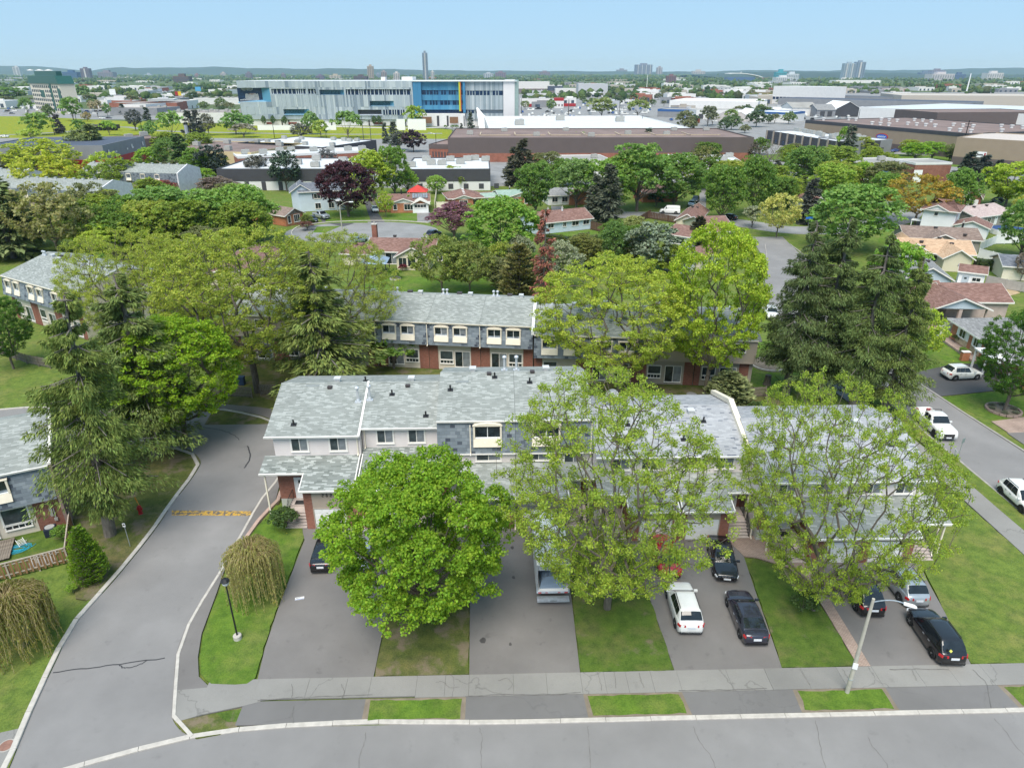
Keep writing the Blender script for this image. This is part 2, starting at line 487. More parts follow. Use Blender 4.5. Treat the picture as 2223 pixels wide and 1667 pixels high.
# the ground, roads and pavements
def tri_poly(pts):
 from mathutils.geometry import tessellate_polygon
 return tessellate_polygon([[Vector((p[0],p[1],0))for p in pts]])
def area2(pts):
 return sum(pts[i][0]*pts[(i+1)%len(pts)][1]-pts[(i+1)%len(pts)][0]*pts[i][1]for i in range(len(pts)))
def sheet(name,pts,z,mat,depth=0.1,kind='structure',parent=None,label=None):
 pts=list(pts)
 if area2(pts)<0:pts.reverse()
 n=len(pts)
 b=MB()
 V=[(x,y,z)for x,y in pts]+[(x,y,z-depth)for x,y in pts]
 F=[]
 for t in tri_poly(pts):
  a,c,d=[pts[i]for i in t]
  cr=(c[0]-a[0])*(d[1]-a[1])-(c[1]-a[1])*(d[0]-a[0])
  F.append(tuple(t)if cr>0 else tuple(reversed(t)))
 F+=[(i+n,(i+1)%n+n,(i+1)%n,i)for i in range(n)]
 b.add(V,F)
 o=b.build(name,mat,parent)
 if parent is None:tag(o,kind=kind)
 return o
def px(*uv):return[G(u,v)for u,v in uv]
def smooth_line(pts,k=6):
 P=[Vector((p[0],p[1]))for p in pts]
 P=[2*P[0]-P[1]]+P+[2*P[-1]-P[-2]]
 out=[]
 for i in range(1,len(P)-2):
  a,b,c,d=P[i-1:i+3]
  for j in range(k):
   t=j/k
   q=0.5*((2*b)+(c-a)*t+(2*a-5*b+4*c-d)*t*t+(3*b-a-3*c+d)*t**3)
   out.append((q.x,q.y))
 out.append((P[-2].x,P[-2].y))
 return out
def offset_line(pts,d):
 out=[]
 for i,p in enumerate(pts):
  a=pts[max(0,i-1)];b=pts[min(len(pts)-1,i+1)]
  tx,ty=b[0]-a[0],b[1]-a[1]
  L=math.hypot(tx,ty)or 1
  out.append((p[0]-ty/L*d,p[1]+tx/L*d))
 return out
def road(name,line,w,z=0.0,mat=None,k=6):
 L=smooth_line(line,k)
 return sheet(name,offset_line(L,w/2)+offset_line(L,-w/2)[::-1],z,mat or ASPHALT,0.05)
def along(L,step):
 out=[L[0]];need=step;i=0
 cur=Vector(L[0])
 for q in L[1:]:
  q=Vector(q)
  while(q-cur).length>=need:
   cur=cur+(q-cur).normalized()*need
   out.append((cur.x,cur.y));need=step
  need-=(q-cur).length
  cur=q
 out.append(L[-1])
 return out
def kerb(line,side=0.18,seg=2.4,h=0.13,mat=None,name='kerb',smooth=True):
 L=smooth_line(line,6)if smooth else line
 pts=along(L,seg)
 root=thing(name,None,None);tag(root,kind='structure')
 for i in range(len(pts)-1):
  a,b=Vector(pts[i]),Vector(pts[i+1])
  t=(b-a)
  if t.length<0.3:continue
  u=t.normalized();nrm=Vector((-u.y,u.x))
  a2=a+u*0.012;b2=b-u*0.012
  dz=random.uniform(-0.008,0.008);sh=random.uniform(-0.01,0.01)
  a2=a2+nrm*sh;b2=b2+nrm*sh
  m=MB()
  c=0.03
  q=[a2,b2,b2+nrm*side,a2+nrm*side]
  top=[(a2+nrm*c),(b2+nrm*c),(b2+nrm*(side-.02)),(a2+nrm*(side-.02))]
  V=[(p.x,p.y,-0.05)for p in q]+[(p.x,p.y,h-c+dz)for p in q]+[(p.x,p.y,h+dz)for p in top]
  F=[(8,9,10,11)]
  for k in range(4):
   k2=(k+1)%4
   F+=[(k,k2,k2+4,k+4),(k+4,k2+4,k2+8,k+8)]
  m.add(V,F)
  m.build('kerb_stone',mat or CONCRETE,root)
 return root
FAR_GROUND=grass_mat('far ground',(0.07,0.11,0.035),(0.12,0.14,0.07),(0.2,0.19,0.17),0.75)
MEADOW=grass_mat('dandelion field',(0.19,0.235,0.025),(0.30,0.28,0.025),(0.2,0.2,0.05),0.2)
g=sheet('ground',[(-16000,-300),(16000,-300),(16000,16000),(-16000,16000)],-0.12,FAR_GROUND,0.5)
sheet('neighbourhood_lawn',[(-150,5),(140,5),(190,255),(-140,255)],-0.06,GRASS,0.05)
KY=28.05
main_kerb_px=[(60,1700),(170,1667),(402,1606),(563,1584),(700,1576),(804,1571)]
mk=px(*main_kerb_px)+[(-1.0,KY),(10,KY),(20,KY),(30,KY),(44.0,KY)]
sheet('main_street',[(-60,5),(80,5),(80,28.2),(-30,28.2),(-60,26)],0.0,ASPHALT,0.05)
kerb(mk,side=0.30,seg=2.7,h=0.1,name='street_kerb')
kerb([(46.0,30.0),(46.0,33),(46.0,60),(45.6,76),(43.0,92),(45.5,112),(55,133),(61,150)],side=0.2,seg=2.4,mat=CONC_D,name='cross_street_kerb')
kerb([(66.5,150),(64.5,137),(55,113),(51.2,92),(52.3,77),(53.0,66),(53.8,56),(54.2,44),(54.2,30)],side=0.2,seg=2.4,mat=CONC_D,name='cross_street_kerb')
sheet('cross_street',[(46,20),(54.2,20),(54.2,44),(53.8,56),(53,66),(52.3,77),(51.2,92),(55,113),(64.5,137),(68,158),(60.5,158),(55,133),(45.5,112),(43,92),(45.6,76),(46,60)],0.004,ASPHALT,0.05)
inner_px=[(-10,1720),(20,1667),(60,1568),(115,1448),(166,1352),(251,1256),(332,1156),(377,1090),(412,1045),(433,1012),(434,998),(420,984),(398,974),(340,972),(250,975),(174,980),(119,992),(-80,1035)]
inner=px(*inner_px)
outer_a=px((-120,905),(60,886),(200,893),(358,896),(398,891),(464,889),(530,899),(566,908),(598,921))
outer_b=[(-21.3,63.0),(-20.9,58.5)]+px((593,1052),(563,1088),(523,1158),(472,1248),(422,1329),(393,1389),(381,1440),(378,1507),(373,1553),(389,1582),(414,1602))
outer=outer_a+outer_b
inner_s,outer_s=smooth_line(inner,5),smooth_line(outer,5)
sheet('lane',inner_s+outer_s,0.002,ASPHALT2 if False else ASPHALT,0.05)
kerb(inner[::1],side=0.34,seg=2.6,name='lane_kerb')
kerb(outer,side=0.22,seg=2.6,name='lane_kerb')
sheet('lane_lawn',inner_s[:32]+px((300,1170),(212,1292),(150,1330),(90,1330),(-100,1480),(-160,1720)),0.075,GRASS,0.1)
sheet('spruce_ground',inner_s[24:]+px((-80,1180),(60,1175),(140,1160),(165,1300),(200,1306)),0.08,GRASS_DIRT,0.1)
sheet('left_pavement',px((-60,1640),(0,1592),(40,1583),(56,1574),(20,1655),(-10,1720),(-80,1720)),0.085,ASPHALT3,0.1)
pav=tag(thing('pavement',None,None),kind='structure')
edges=[-18.3,-15.2,-12.0,-9.6,-8.1,-5.2,-3.4,-1.9,0.9,3.0,5.2,6.7,8.1,9.7,11.4,14.6,17.1,19.5,21.8,24.1,26.8,29.0,31.2,34.5,38.0,41.5,44.5]
for i in range(len(edges)-1):
 a,b=edges[i],edges[i+1]
 sl=random.uniform(-0.12,0.12)
 m=MB()
 yb,yf=31.68,30.02+(0.12 if a<-8 else 0)
 m.prism_z([(a+0.006,yf),(b-0.006,yf),(b-0.006,yb),(a+0.006,yb)],0.0,0.1+random.uniform(-0.006,0.006))
 m.build('pavement_slab',ASPHALT3 if random.random()<.75 else asphalt_mat('patched asphalt',(0.215,0.21,0.2),crack=0.3,patch=0.14),pav)
sheet('pavement_end',px((381,1500),(470,1492),(560,1484),(566,1524),(527,1534),(440,1552),(392,1566),(375,1550)),0.092,ASPHALT3,0.1)
sheet('side_pavement',[(42.0,31.7),(44.3,31.7),(44.3,47.6),(44.2,56),(43.6,64),(42.4,76),(40.3,84),(38.5,84),(40.6,76),(41.9,64),(42.1,56)],0.09,ASPHALT3,0.1)
def edge_rough(pts,amp=0.06,step=0.5):
 L=[]
 for i in range(len(pts)):
  a,b=Vector(pts[i]),Vector(pts[(i+1)%len(pts)])
  n=max(1,int((b-a).length/step))
  for k in range(n):
   p=a+(b-a)*(k/n)
   L.append((p.x+random.uniform(-amp,amp),p.y+random.uniform(-amp,amp)))
 return L
def rect(x0,x1,y0,y1):return[(x0,y0),(x1,y0),(x1,y1),(x0,y1)]
AP=asphalt_mat('apron asphalt',(0.165,0.16,0.158),crack=0.12,patch=0.14)
for x0,x1 in((-15.6,-8.1),(-2.1,5.3),(11.3,18.4),(24.1,31.5)):
 sheet('driveway_apron',rect(x0,x1,KY+0.3,30.0),0.088,AP,0.1)
for x0,x1,x2,x3 in((-8.0,-2.3,-2.3,-8.0),(5.5,11.3,11.1,5.4),(18.4,23.9,23.9,18.5),(31.7,44.6,44.6,31.5)):
 sheet('bare_edge',[(x0-0.2,KY+0.3),(x1+0.25,KY+0.3),(x2+0.25,30.0),(x3-0.2,30.0)],0.09,DIRT,0.1)
 sheet('verge',edge_rough([(x0+0.1,KY+0.45),(x1,KY+0.42),(x2,29.85),(x3+0.1,29.88)]),0.1,GRASS_B,0.1)
sheet('bare_corner',px((383,1567),(440,1555),(530,1536),(512,1588),(427,1604),(395,1588)),0.07,GRASS_DIRT,0.1)
sheet('verge',edge_rough(px((470,1548),(527,1538),(520,1568),(495,1570))),0.085,GRASS_W,0.05)
sheet('driveway',px((557,1486),(576,1407),(606,1317),(645,1216),(662,1172),(642,1152))+[(-17.6,47.4),(-5.0,48.2),(-7.9,45.0),(-8.0,31.66)],0.085,ASPHALT2,0.1)
sheet('driveway',[(-1.9,31.66),(5.2,31.66),(5.5,44.0),(8.2,46.5),(8.2,50.5),(-5.0,50.5),(-4.5,46.5),(-2.2,44)],0.085,ASPHALT2,0.1)
sheet('driveway',[(11.3,31.66),(18.3,31.66),(19.0,38),(19.6,43),(21.6,46.0),(21.2,49.0),(8.3,49.0),(8.3,47.0),(10.8,43.8),(11.1,38)],0.0852,ASPHALT2,0.1)
sheet('driveway',[(24.1,31.66),(30.7,31.66),(31.8,36),(32.6,40),(33.5,42.5),(24.3,42.5)],0.0854,ASPHALT2,0.1)
kerbgrass=edge_rough(px((600,1098),(655,1108),(656,1150),(660,1168),(642,1216),(603,1317),(573,1407),(556,1474),(535,1486),(457,1487),(437,1464),(434,1428),(442,1377),(474,1292),(505,1204),(565,1138)),0.05,0.6)
sheet('corner_lawn',kerbgrass,0.115,GRASS_B,0.1)
sheet('lane_path',[p for p in smooth_line(outer_b[1:-2],5)]+px((400,1560),(460,1497),(432,1470),(430,1428),(438,1377),(470,1290),(501,1200),(562,1132),(598,1090),(608,1050)),0.09,ASPHALT2,0.1)
for nm,P_,mt in(('front_lawn',[(-7.95,31.72),(-1.95,31.72),(-2.2,44.0),(-4.3,46.4),(-7.0,45.8),(-7.9,44.5)],GRASS_DIRT),('front_lawn',[(5.25,31.72),(11.25,31.72),(11.1,38),(10.8,43.6),(8.0,45.6),(5.6,44)],GRASS_W),('front_lawn',[(18.35,31.72),(23.3,31.72),(23.3,38.6),(22.6,41.0),(20.2,42.6),(19.4,41)],GRASS_W)):
 sheet(nm,edge_rough(P_,0.07,0.6),0.11,mt,0.1)
sheet('side_lawn',edge_rough([(30.8,31.74),(42.0,31.74),(41.9,56),(41.7,64),(40.4,76),(35.5,78),(36.0,60),(35.5,47),(33.4,42.5),(32.0,37)],0.06,0.8),0.1,GRASS,0.1)
sheet('verge',edge_rough([(44.32,32),(45.98,32),(45.98,56),(45.6,76),(43.2,90),(41.5,90),(43.4,76),(44.2,62)],0.03,1.5),0.1,GRASS,0.1)
sheet('path_edging',[(23.3,31.7),(24.1,31.7),(24.2,38.0),(24.0,41.6),(23.2,41.5),(23.4,38)],0.105,PAVER,0.1)
sheet('paved_path',[(19.6,42.8),(20.6,42.6),(22.6,41.4),(23.2,39.6),(24.1,40.6),(24.2,44.0),(20.8,45.6),(18.8,45.3)],0.108,PAVER,0.1)
for a in((642,1030,590,1120),):
 pass
ed=thing('timber_edging','pink weathered timber edging between lane path and corner lawn','edging')
pp=px((508,1212),(535,1172),(562,1134),(588,1106),(604,1090),(611,1070))
for i in range(len(pp)-1):
 a,b=Vector(pp[i]),Vector(pp[i+1])
 d=b-a
 m=MB();m.obox((0,0,0),(d.length-0.04,0.3,0.32))
 m.build('timber',M('pink timber',(0.42,0.3,0.25),0.9,0.15,3),ed,loc=((a.x+b.x)/2,(a.y+b.y)/2,0.13),rot=(0,0,math.atan2(d.y,d.x)))
hump=[G(373,1108),G(547,1110),G(547,1120),G(373,1119)]
m=MB();m.poly([(x,y,0.03)for x,y in hump])
n_=NT('worn yellow paint')
f_=n_.noise(n_.coord(),3.5,4,0.7)
n_.base(n_.ramp(f_,[(0.46,(0.5,0.3,0.05)),(0.56,(0.1,0.1,0.1))]));n_.b.inputs['Roughness'].default_value=0.9
tag(m.build('speed_hump_marking',n_.mat),kind='structure')
hx0,hx1=hump[3],hump[2]
b=MB()
N=8
for i in range(N):
 a0,a1=i/N,(i+1)/N
 z0,z1=0.004+0.024*math.sin(math.pi*a0),0.004+0.024*math.sin(math.pi*a1)
 y0,y1=hump[3][1]-0.9+2.2*a0,hump[3][1]-0.9+2.2*a1
 b.quad((hump[0][0],y0,z0),(hump[1][0],y0,z0),(hump[1][0],y1,z1),(hump[0][0],y1,z1))
tag(b.build('speed_hump',ASPHALT),kind='structure')
TAR=M('crack sealant',(0.045,0.045,0.05),0.7,0.2,6)
CRK=M('fine crack',(0.15,0.145,0.138),0.9,0.3,2)
def crack(pts,w=0.05,z=0.008,name='sealed_crack'):
 L=smooth_line(pts,5)
 L=[(x+random.uniform(-.04,.04),y+random.uniform(-.04,.04))for x,y in L]
 A,B=offset_line(L,w/2),offset_line(L,-w/2)
 m=MB()
 for i in range(len(L)-1):
  k0=random.uniform(0.5,1.3)
  m.quad((*B[i],z),(*B[i+1],z),(*A[i+1],z),(*A[i],z))
 return tag(m.build(name,TAR if w>=.07 and z<.05 else CRK),kind='structure')
crack(px((115,1459),(190,1450),(260,1441),(359,1428)),0.09)
crack(px((259,1443),(268,1449),(285,1448),(305,1441),(318,1434)),0.08)
crack(px((537,968),(543,985),(541,1000),(530,1016)),0.14)
crack(px((440,927),(480,934),(505,943),(520,955)),0.07)
for pts in(((795,1590),(790,1612),(782,1640),(776,1690)),((1040,1580),(1046,1600),(1044,1640),(1048,1690)),((1276,1575),(1278,1600),(1280,1640),(1282,1680)),((1504,1575),(1520,1610),(1545,1645),(1560,1690)),((1770,1562),(1778,1600),(1785,1640),(1800,1690)),((1885,1600),(1895,1620),(1920,1650),(1940,1690)),((2160,1560),(2185,1590),(2210,1625),(2240,1650))):
 crack(px(*pts),0.035)
SHEETCR=[((633,1487),(636,1500),(633,1518)),((740,1488),(748,1502),(742,1520)),((1296,1459),(1302,1478),(1307,1502)),((1332,1459),(1336,1480),(1337,1495)),((1388,1463),(1392,1480),(1398,1495)),((1735,1453),(1745,1470),(1758,1488)),((1828,1455),(1838,1470),(1846,1485)),((1977,1455),(1985,1470),(1990,1480)),((945,1484),(962,1482),(975,1494),(998,1493)),((1081,1480),(1100,1474),(1112,1486),(1104,1500)),((638,1536),(634,1555),(637,1572)),((2110,1455),(2125,1470),(2142,1490),(2150,1540))]
for pts in SHEETCR:crack(px(*pts),0.03,0.118)
for pts in(((560,1522),(650,1516),(720,1513),(808,1510)),((1010,1514),(1080,1510),(1160,1510),(1262,1506)),((1474,1502),(1560,1500),(1665,1497)),((1930,1455),(1990,1454),(2060,1456))):
 crack(px(*pts),0.07,0.115)
for u,v,r in((1048,1392,.32),(1108,1400,.16),(1115,1255,.2),(1112,1190,.22),(1118,1160,.18)):
 c=G(u,v)
 m=MB();m.poly([(c[0]+r*random.uniform(.7,1.1)*math.cos(a)*0.7,c[1]+r*random.uniform(.7,1.1)*math.sin(a),0.092)for a in[i*math.pi/6 for i in range(12)]])
 tag(m.build('oil_stain',M('oil stained asphalt',(0.07,0.066,0.065),0.7,0.2,4)),kind='structure')
c=G(1030,1505)
mh=thing('manhole_cover','rusty round cover set in the pavement at left edge of photo','manhole cover',G(15,1620))
m=MB();m.lathe([(0.36,0.0),(0.36,0.11),(0.3,0.115)],n=20);m.build('lid',M('rusty iron',(0.24,0.13,0.1),0.9,0.2,5),mh)
m=MB();m.lathe([(0.44,0.0),(0.44,0.104),(0.37,0.104)],n=20);m.build('ring',CONC_D,mh)
sheet('yard_ground',[(-32,66.5),(-21.5,66.5),(-19.3,61.8),(8.3,61.5),(21,59.5),(27,57),(36,57),(36.5,66),(31.6,73.5),(-12,82),(-34,85)],0.02,GRASS_DIRT,0.05)
sheet('yard_path',px((360,884),(464,876),(560,884),(600,890),(605,915),(566,902),(530,894),(464,884),(398,886)),0.04,ASPHALT2,0.05)
sheet('green_common',[(32,73),(37,66),(41,78),(39.5,90),(33,92),(30,82)],0.03,GRASS_B,0.05)
sheet('rear_lawn',px((800,600),(1100,600),(1110,650),(780,650)),0.0,GRASS_B,0.05)
cx,cy=G(786,503)
cul=[(cx+18.5*math.cos(a),cy+12.0*math.sin(a))for a in[2*math.pi*i/36 for i in range(36)]]
sheet('cul_de_sac',cul,-0.02,FAR_ASPHALT,0.05)
kerb(px((640,515),(634,505),(650,492),(700,484),(780,480),(860,480),(930,484)),side=0.3,seg=3,mat=CONCRETE,name='cul_de_sac_kerb')
for nm,P_,mt in(('house_driveway',((790,437),(803,437),(815,455),(835,482),(806,483),(800,465)),ASPHALT_D),('house_driveway',((906,454),(932,454),(936,482),(905,482)),ASPHALT),('house_driveway',((692,470),(730,478),(770,485),(745,492),(700,482)),ASPHALT_D),('house_driveway',((1196,447),(1218,447),(1232,470),(1200,470)),ASPHALT),('house_driveway',((1522,410),(1532,410),(1533,470),(1506,470)),ASPHALT),('house_driveway',((2000,478),(1915,489),(1912,497),(2000,497)),ASPHALT_D)):
 sheet(nm,px(*P_),-0.015,mt,0.05)
for P_ in(((838,462),(902,462),(906,480),(834,481)),((708,462),(786,460),(798,484),(705,484)),((690,492),(740,490),(706,505),(680,505)),((820,440),(905,440),(905,455),(822,455)),((1195,505),(1310,500),(1312,512),(1200,520)),((1455,480),(1475,480),(1475,500),(1440,500)),((1914,500),(1960,499),(1960,545),(1900,545)),((1925,478),(1990,480),(1990,488),(1915,488)),((2118,575),(2170,568),(2160,595),(2122,592))):
 sheet('house_lawn',edge_rough(px(*P_),0.2,3),-0.01,GRASS_B,0.05)
road('crescent',px((1240,462),(1336,466),(1452,468),(1540,476),(1620,486),(1700,498),(1770,500),(1840,496),(1930,480),(1962,462),(1950,448),(1890,436)),9,0.0,FAR_ASPHALT)
sheet('carport_drive',px((1990,690),(2060,680),(2130,700),(2050,716),(1990,712)),0.02,PAVER,0.05)
sheet('house_driveway',[G(1962,818),G(2000,806),G(2070,790),G(2300,790),G(2300,830),G(2180,846),G(2044,860),(52.9,72)],0.03,ASPHALT_D,0.05)
sheet('house_driveway',px((2152,915),(2300,895),(2300,935),(2190,940)),0.03,PAVER,0.05)
sheet('house_driveway',px((2186,940),(2300,930),(2300,990),(2223,965)),0.026,ASPHALT2,0.05)
sheet('corner_lawn',edge_rough(px((2046,862),(2180,848),(2300,830),(2300,890),(2150,910),(2120,900)),0.04,1),-0.03,GRASS_B,0.05)
sheet('corner_lawn',edge_rough(px((1970,805),(2000,720),(2060,730),(2110,775),(2140,790),(2070,795),(2010,805)),0.04,1),-0.03,GRASS_B,0.05)
sheet('brick_patio',px((2110,772),(2150,770),(2230,800),(2230,815),(2150,790)),0.04,PAVER,0.05)
sheet('patio',px((2050,628),(2065,612),(2140,618),(2140,640),(2060,640)),0.0,CONCRETE,0.05)
sheet('sand_patch',px((2110,628),(2190,622),(2215,636),(2180,645),(2130,640)),0.0,M('sandy soil',(0.4,0.3,0.18),0.95,0.2,1),0.05)
sheet('works_yard',[G(-300,236),G(520,238),G(1120,236),G(1120,276),G(1640,300),G(1600,395),G(860,408),G(480,400),G(-300,350),G(-300,300),G(900,300),G(1000,285),G(880,262),G(-300,258)],-0.04,FAR_ASPHALT,0.05)
sheet('works_yard',[G(1120,205),G(2700,198),G(2700,400),G(2050,392),G(1600,388),G(1500,330),G(1120,300)],-0.045,FAR_ASPHALT,0.05)
sheet('museum_field',px((-300,252),(68,253),(240,262),(420,268),(620,272),(880,275),(980,282),(985,302),(700,302),(450,300),(-300,300)),-0.03,MEADOW,0.05)
sheet('front_verge',px((1595,345),(1720,330),(1800,327),(2050,340),(2223,350),(2223,372),(1900,352),(1700,372),(1620,372)),-0.03,GRASS_B,0.05)
sheet('ploughed_field',px((1115,192),(1240,194),(1290,203),(1120,203)),-0.03,M('ploughed soil',(0.1,0.075,0.065),0.95,0.2,0.05),0.05)
road('park_road',px((-60,296),(120,288),(260,276),(340,284),(480,288),(760,292),(960,290)),6,-0.02,FAR_ASPHALT)
road('park_road',px((500,268),(700,274),(900,278),(1120,270)),9,-0.02,M('pale paving',(0.45,0.44,0.42),0.9,0.1,0.2))
road('service_road',px((1500,272),(1560,268),(1700,290),(1620,330),(1680,352),(1900,372),(2300,385)),9,-0.022,FAR_ASPHALT)
road('highway',px((120,250),(215,246),(300,213),(345,202),(400,194),(470,186),(520,182)),26,-0.02,FAR_ASPHALT)
road('west_road',px((-60,246),(100,244),(250,250),(420,252),(520,258)),16,-0.021,FAR_ASPHALT)
# windows, doors and roof fittings shared by all houses
_wc={}
def window(parent,x,y,z,w,h,rz=0.0,panes=2,glass=None,frame=None,fw=0.09,name='window',tilt=0.0,rows=1):
 frame=frame or WHITE
 gl=glass or random.choice([GLASS,GLASS,GLASS_B,GLASS_C])
 key=(round(w,2),round(h,2),panes,frame.name,fw,rows)
 if key not in _wc:
  m=MB()
  d0,d1=-0.07,0.02
  m.box(-w/2-fw,w/2+fw,d0,d1,-fw,0);m.box(-w/2-fw,w/2+fw,d0,d1,h,h+fw)
  m.box(-w/2-fw,-w/2,d0,d1,0,h);m.box(w/2,w/2+fw,d0,d1,0,h)
  for i in range(1,panes):
   xx=-w/2+w*i/panes
   m.box(xx-0.03,xx+0.03,-0.05,d1,0,h)
  for j in range(1,rows):
   zz=h*j/rows
   m.box(-w/2,w/2,-0.048,d1,zz-0.025,zz+0.025)
  m.box(-w/2-fw-0.03,w/2+fw+0.03,-0.12,d0-0.003,-fw-0.03,-fw+0.03)
  me=m.mesh('window',frame)
  pm=[]
  for i in range(panes):
   p=MB();a=-w/2+w*i/panes+(0.03 if i else 0);b=-w/2+w*(i+1)/panes-(0.03 if i<panes-1 else 0)
   p.box(a+.004,b-.004,-0.025+0.012*(i%2),0.0,0.004,h-.004)
   pm.append(p)
  _wc[key]=(me,pm,{})
 me,pm,cache=_wc[key]
 o=place(name,me,parent,(x,y,z),(tilt,0,rz))
 for i,p in enumerate(pm):
  g_=gl if not isinstance(gl,(list,tuple))else gl[i%len(gl)]
  if(i,g_.name)not in cache:cache[(i,g_.name)]=p.mesh('pane',g_)
  place('pane',cache[(i,g_.name)],o)
 return o
def door(parent,x,y,z,w=0.95,h=2.05,mat=None,rz=0.0,lite=True):
 m=MB()
 m.box(-w/2-.08,-w/2,-.06,.02,0,h+.08);m.box(w/2,w/2+.08,-.06,.02,0,h+.08);m.box(-w/2,w/2,-.06,.02,h,h+.08)
 m.box(-w/2+.003,w/2-.003,-.03,.015,0.003,h-.003)
 for zz in(0.15,1.1):
  for sx in(-1,1):
   m.box(sx*w*.25-.14,sx*w*.25+.14,-.045,-.03,zz,zz+.7)
 o=m.build('door',mat or BRIGHT,parent,loc=(x,y,z),rot=(0,0,rz))
 if lite:
  k=MB();k.box(-.2,.2,-.05,-.032,h-.5,h-.2);k.build('pane',GLASS,o)
 k=MB();k.box(w/2-.14,w/2-.09,-.09,-.03,1.0,1.05);k.build('handle',BLACKM,o)
 return o
_gd={}
def garage_door(parent,x,y,z,w=2.75,h=2.1,rows=4,cols=4,mat=None,rz=0.0):
 mat=mat or BRIGHT
 m=MB();m.box(-w/2,w/2,0.0,0.04,0,h)
 o=m.build('garage_door',mat,parent,loc=(x,y,z),rot=(0,0,rz))
 key=(round(w,2),round(h,2),rows,cols,mat.name)
 if key not in _gd:
  p=MB();pw,ph=w/cols,h/rows
  p.box(-pw/2+.008,pw/2-.008,-.02,0,-ph/2+.006,ph/2-.006)
  p.box(-pw/2+.1,pw/2-.1,-.032,-.02,-ph/2+.1,ph/2-.1)
  _gd[key]=p.mesh('door_panel',mat)
 for r in range(rows):
  for c in range(cols):
   place('door_panel',_gd[key],o,(-w/2+(c+.5)*w/cols,-0.002,(r+.5)*h/rows))
 return o
def patio_door(parent,x,y,z,w=1.8,h=2.05,rz=0.0,frame=None):
 return window(parent,x,y,z,w,h,rz,2,[GLASS,GLASS_B],frame or WHITE,0.07,'patio_door')
def gutter(parent,x0,x1,y,z,mat=None,name='gutter'):
 m=MB();m.box(x0,x1,y-0.12,y-0.003,z-0.13,z+0.01);m.box(x0,x1,y-0.16,y-0.1,z-0.02,z+0.03)
 return m.build(name,mat or WHITE,parent)
def downspout(parent,x,y,z0,z1,mat=None):
 m=MB();m.box(x-.045,x+.045,y-.09,y-.01,z0+.1,z1)
 m.obox((x,y-.16,z0+.1),(.09,.3,.07),Matrix.Rotation(rad(25),3,'X'))
 return m.build('downspout',mat or CREAMT,parent)
def box_vent(parent,x,y,z,s=0.55,mat=None):
 m=MB();m.box(-s*.4,s*.4,-s*.4,s*.4,-.25,s*.45);m.box(-s*.55,s*.55,-s*.55,s*.55,s*.48,s*.7)
 m.box(-s*.45,s*.45,-s*.45,s*.45,s*.38,s*.48)
 for k in range(3):m.box(-s*.42,s*.42,-s*.43,-s*.4,.02+k*.07,.05+k*.07)
 return m.build('roof_vent',mat or M('vent grey',(0.55,0.56,0.57),0.5),parent,loc=(x,y,z))
def pipe_vent(parent,x,y,z,slope=0.33,h=0.35,mat=None,r=0.07,plate=0.24):
 m=MB();a=math.atan(slope)
 m.obox((0,0,0.02),(plate*2,plate*1.6,0.03),Matrix.Rotation(a,3,'X'))
 m.tube((0,0,-.05),(0,0,h),r*1.25,r,8);m.tube((0,0,h),(0,-.05,h+.12),r*1.3,r*1.1,8)
 return m.build('pipe_vent',mat or BLACKM,parent,loc=(x,y,z))
def flue(parent,x,y,z,h=1.25):
 m=MB();m.box(-.28,.28,-.22,.28,-.12,.05);m.lathe([(.17,0),(.17,.18),(.11,.3),(.11,h)],n=10)
 m.lathe([(.1,h),(.2,h+.02),(.2,h+.14),(.09,h+.22)],n=10)
 return m.build('flue',M('flue metal',(0.6,0.62,0.65),0.35,metal=0.4),parent,loc=(x,y,z))
def turtle_vent(parent,x,y,z,mat=None):
 m=MB();m.box(-.28,.28,-.25,.25,-.1,.12);m.box(-.33,.33,-.32,.28,.12,.3)
 return m.build('roof_vent',mat or M('dark vent',(0.06,0.05,0.05),0.6),parent,loc=(x,y,z))
def mansard_window(parent,x,y,z,w,h,apron=0.75,arched=True,wide=0.16):
 m=MB()
 fw=0.15
 m.box(-w/2-fw,-w/2,-.16,.25,-.02,h+.05);m.box(w/2,w/2+fw,-.16,.25,-.02,h+.05)
 m.add([(-w/2-fw,-.12,-.02),(w/2+fw,-.12,-.02),(w/2+fw,-.34,-apron),(-w/2-fw,-.34,-apron),(-w/2-fw,.4,-.02),(w/2+fw,.4,-.02),(w/2+fw,.1,-apron),(-w/2-fw,.1,-apron)],[(3,2,1,0),(4,5,6,7),(0,1,5,4),(2,3,7,6),(0,4,7,3),(1,2,6,5)])
 if arched:
  n=6
  prof=[(-w/2-fw-.05,h+.05)]+[(w/2+fw+.05,h+.05)]+[((w/2+fw+.05)*math.cos(math.pi*i/n),h+.05+.28*math.sin(math.pi*i/n))for i in range(1,n)]
  m.prism_y(prof,-.2,.2)
 else:m.box(-w/2-fw-.04,w/2+fw+.04,-.2,.2,h+.05,h+.13)
 o=m.build('window_surround',CREAMT,parent,loc=(x,y,z))
 window(o,0,0,0.06,w,h-.06,0,2,random.choice([GLASS,GLASS,[GLASS,GLASS_B]]),BRIGHT,0.05)
 return o
def steps(parent,x0,x1,y0,y1,z1,n,mat=None):
 mat=mat or M('pink concrete',(0.46,0.4,0.37),0.9,0.08,3)
 for i in range(n):
  m=MB();ya=y0+(y1-y0)*i/n
  m.box(x0,x1,ya+.004,y1+.6,z1*i/n+(0.003 if i else 0),z1*(i+1)/n-.002)
  m.box(x0-.02,x1+.02,ya-.03,ya+.05,z1*(i+1)/n-.05,z1*(i+1)/n+.004)
  m.build('step',mat,parent)
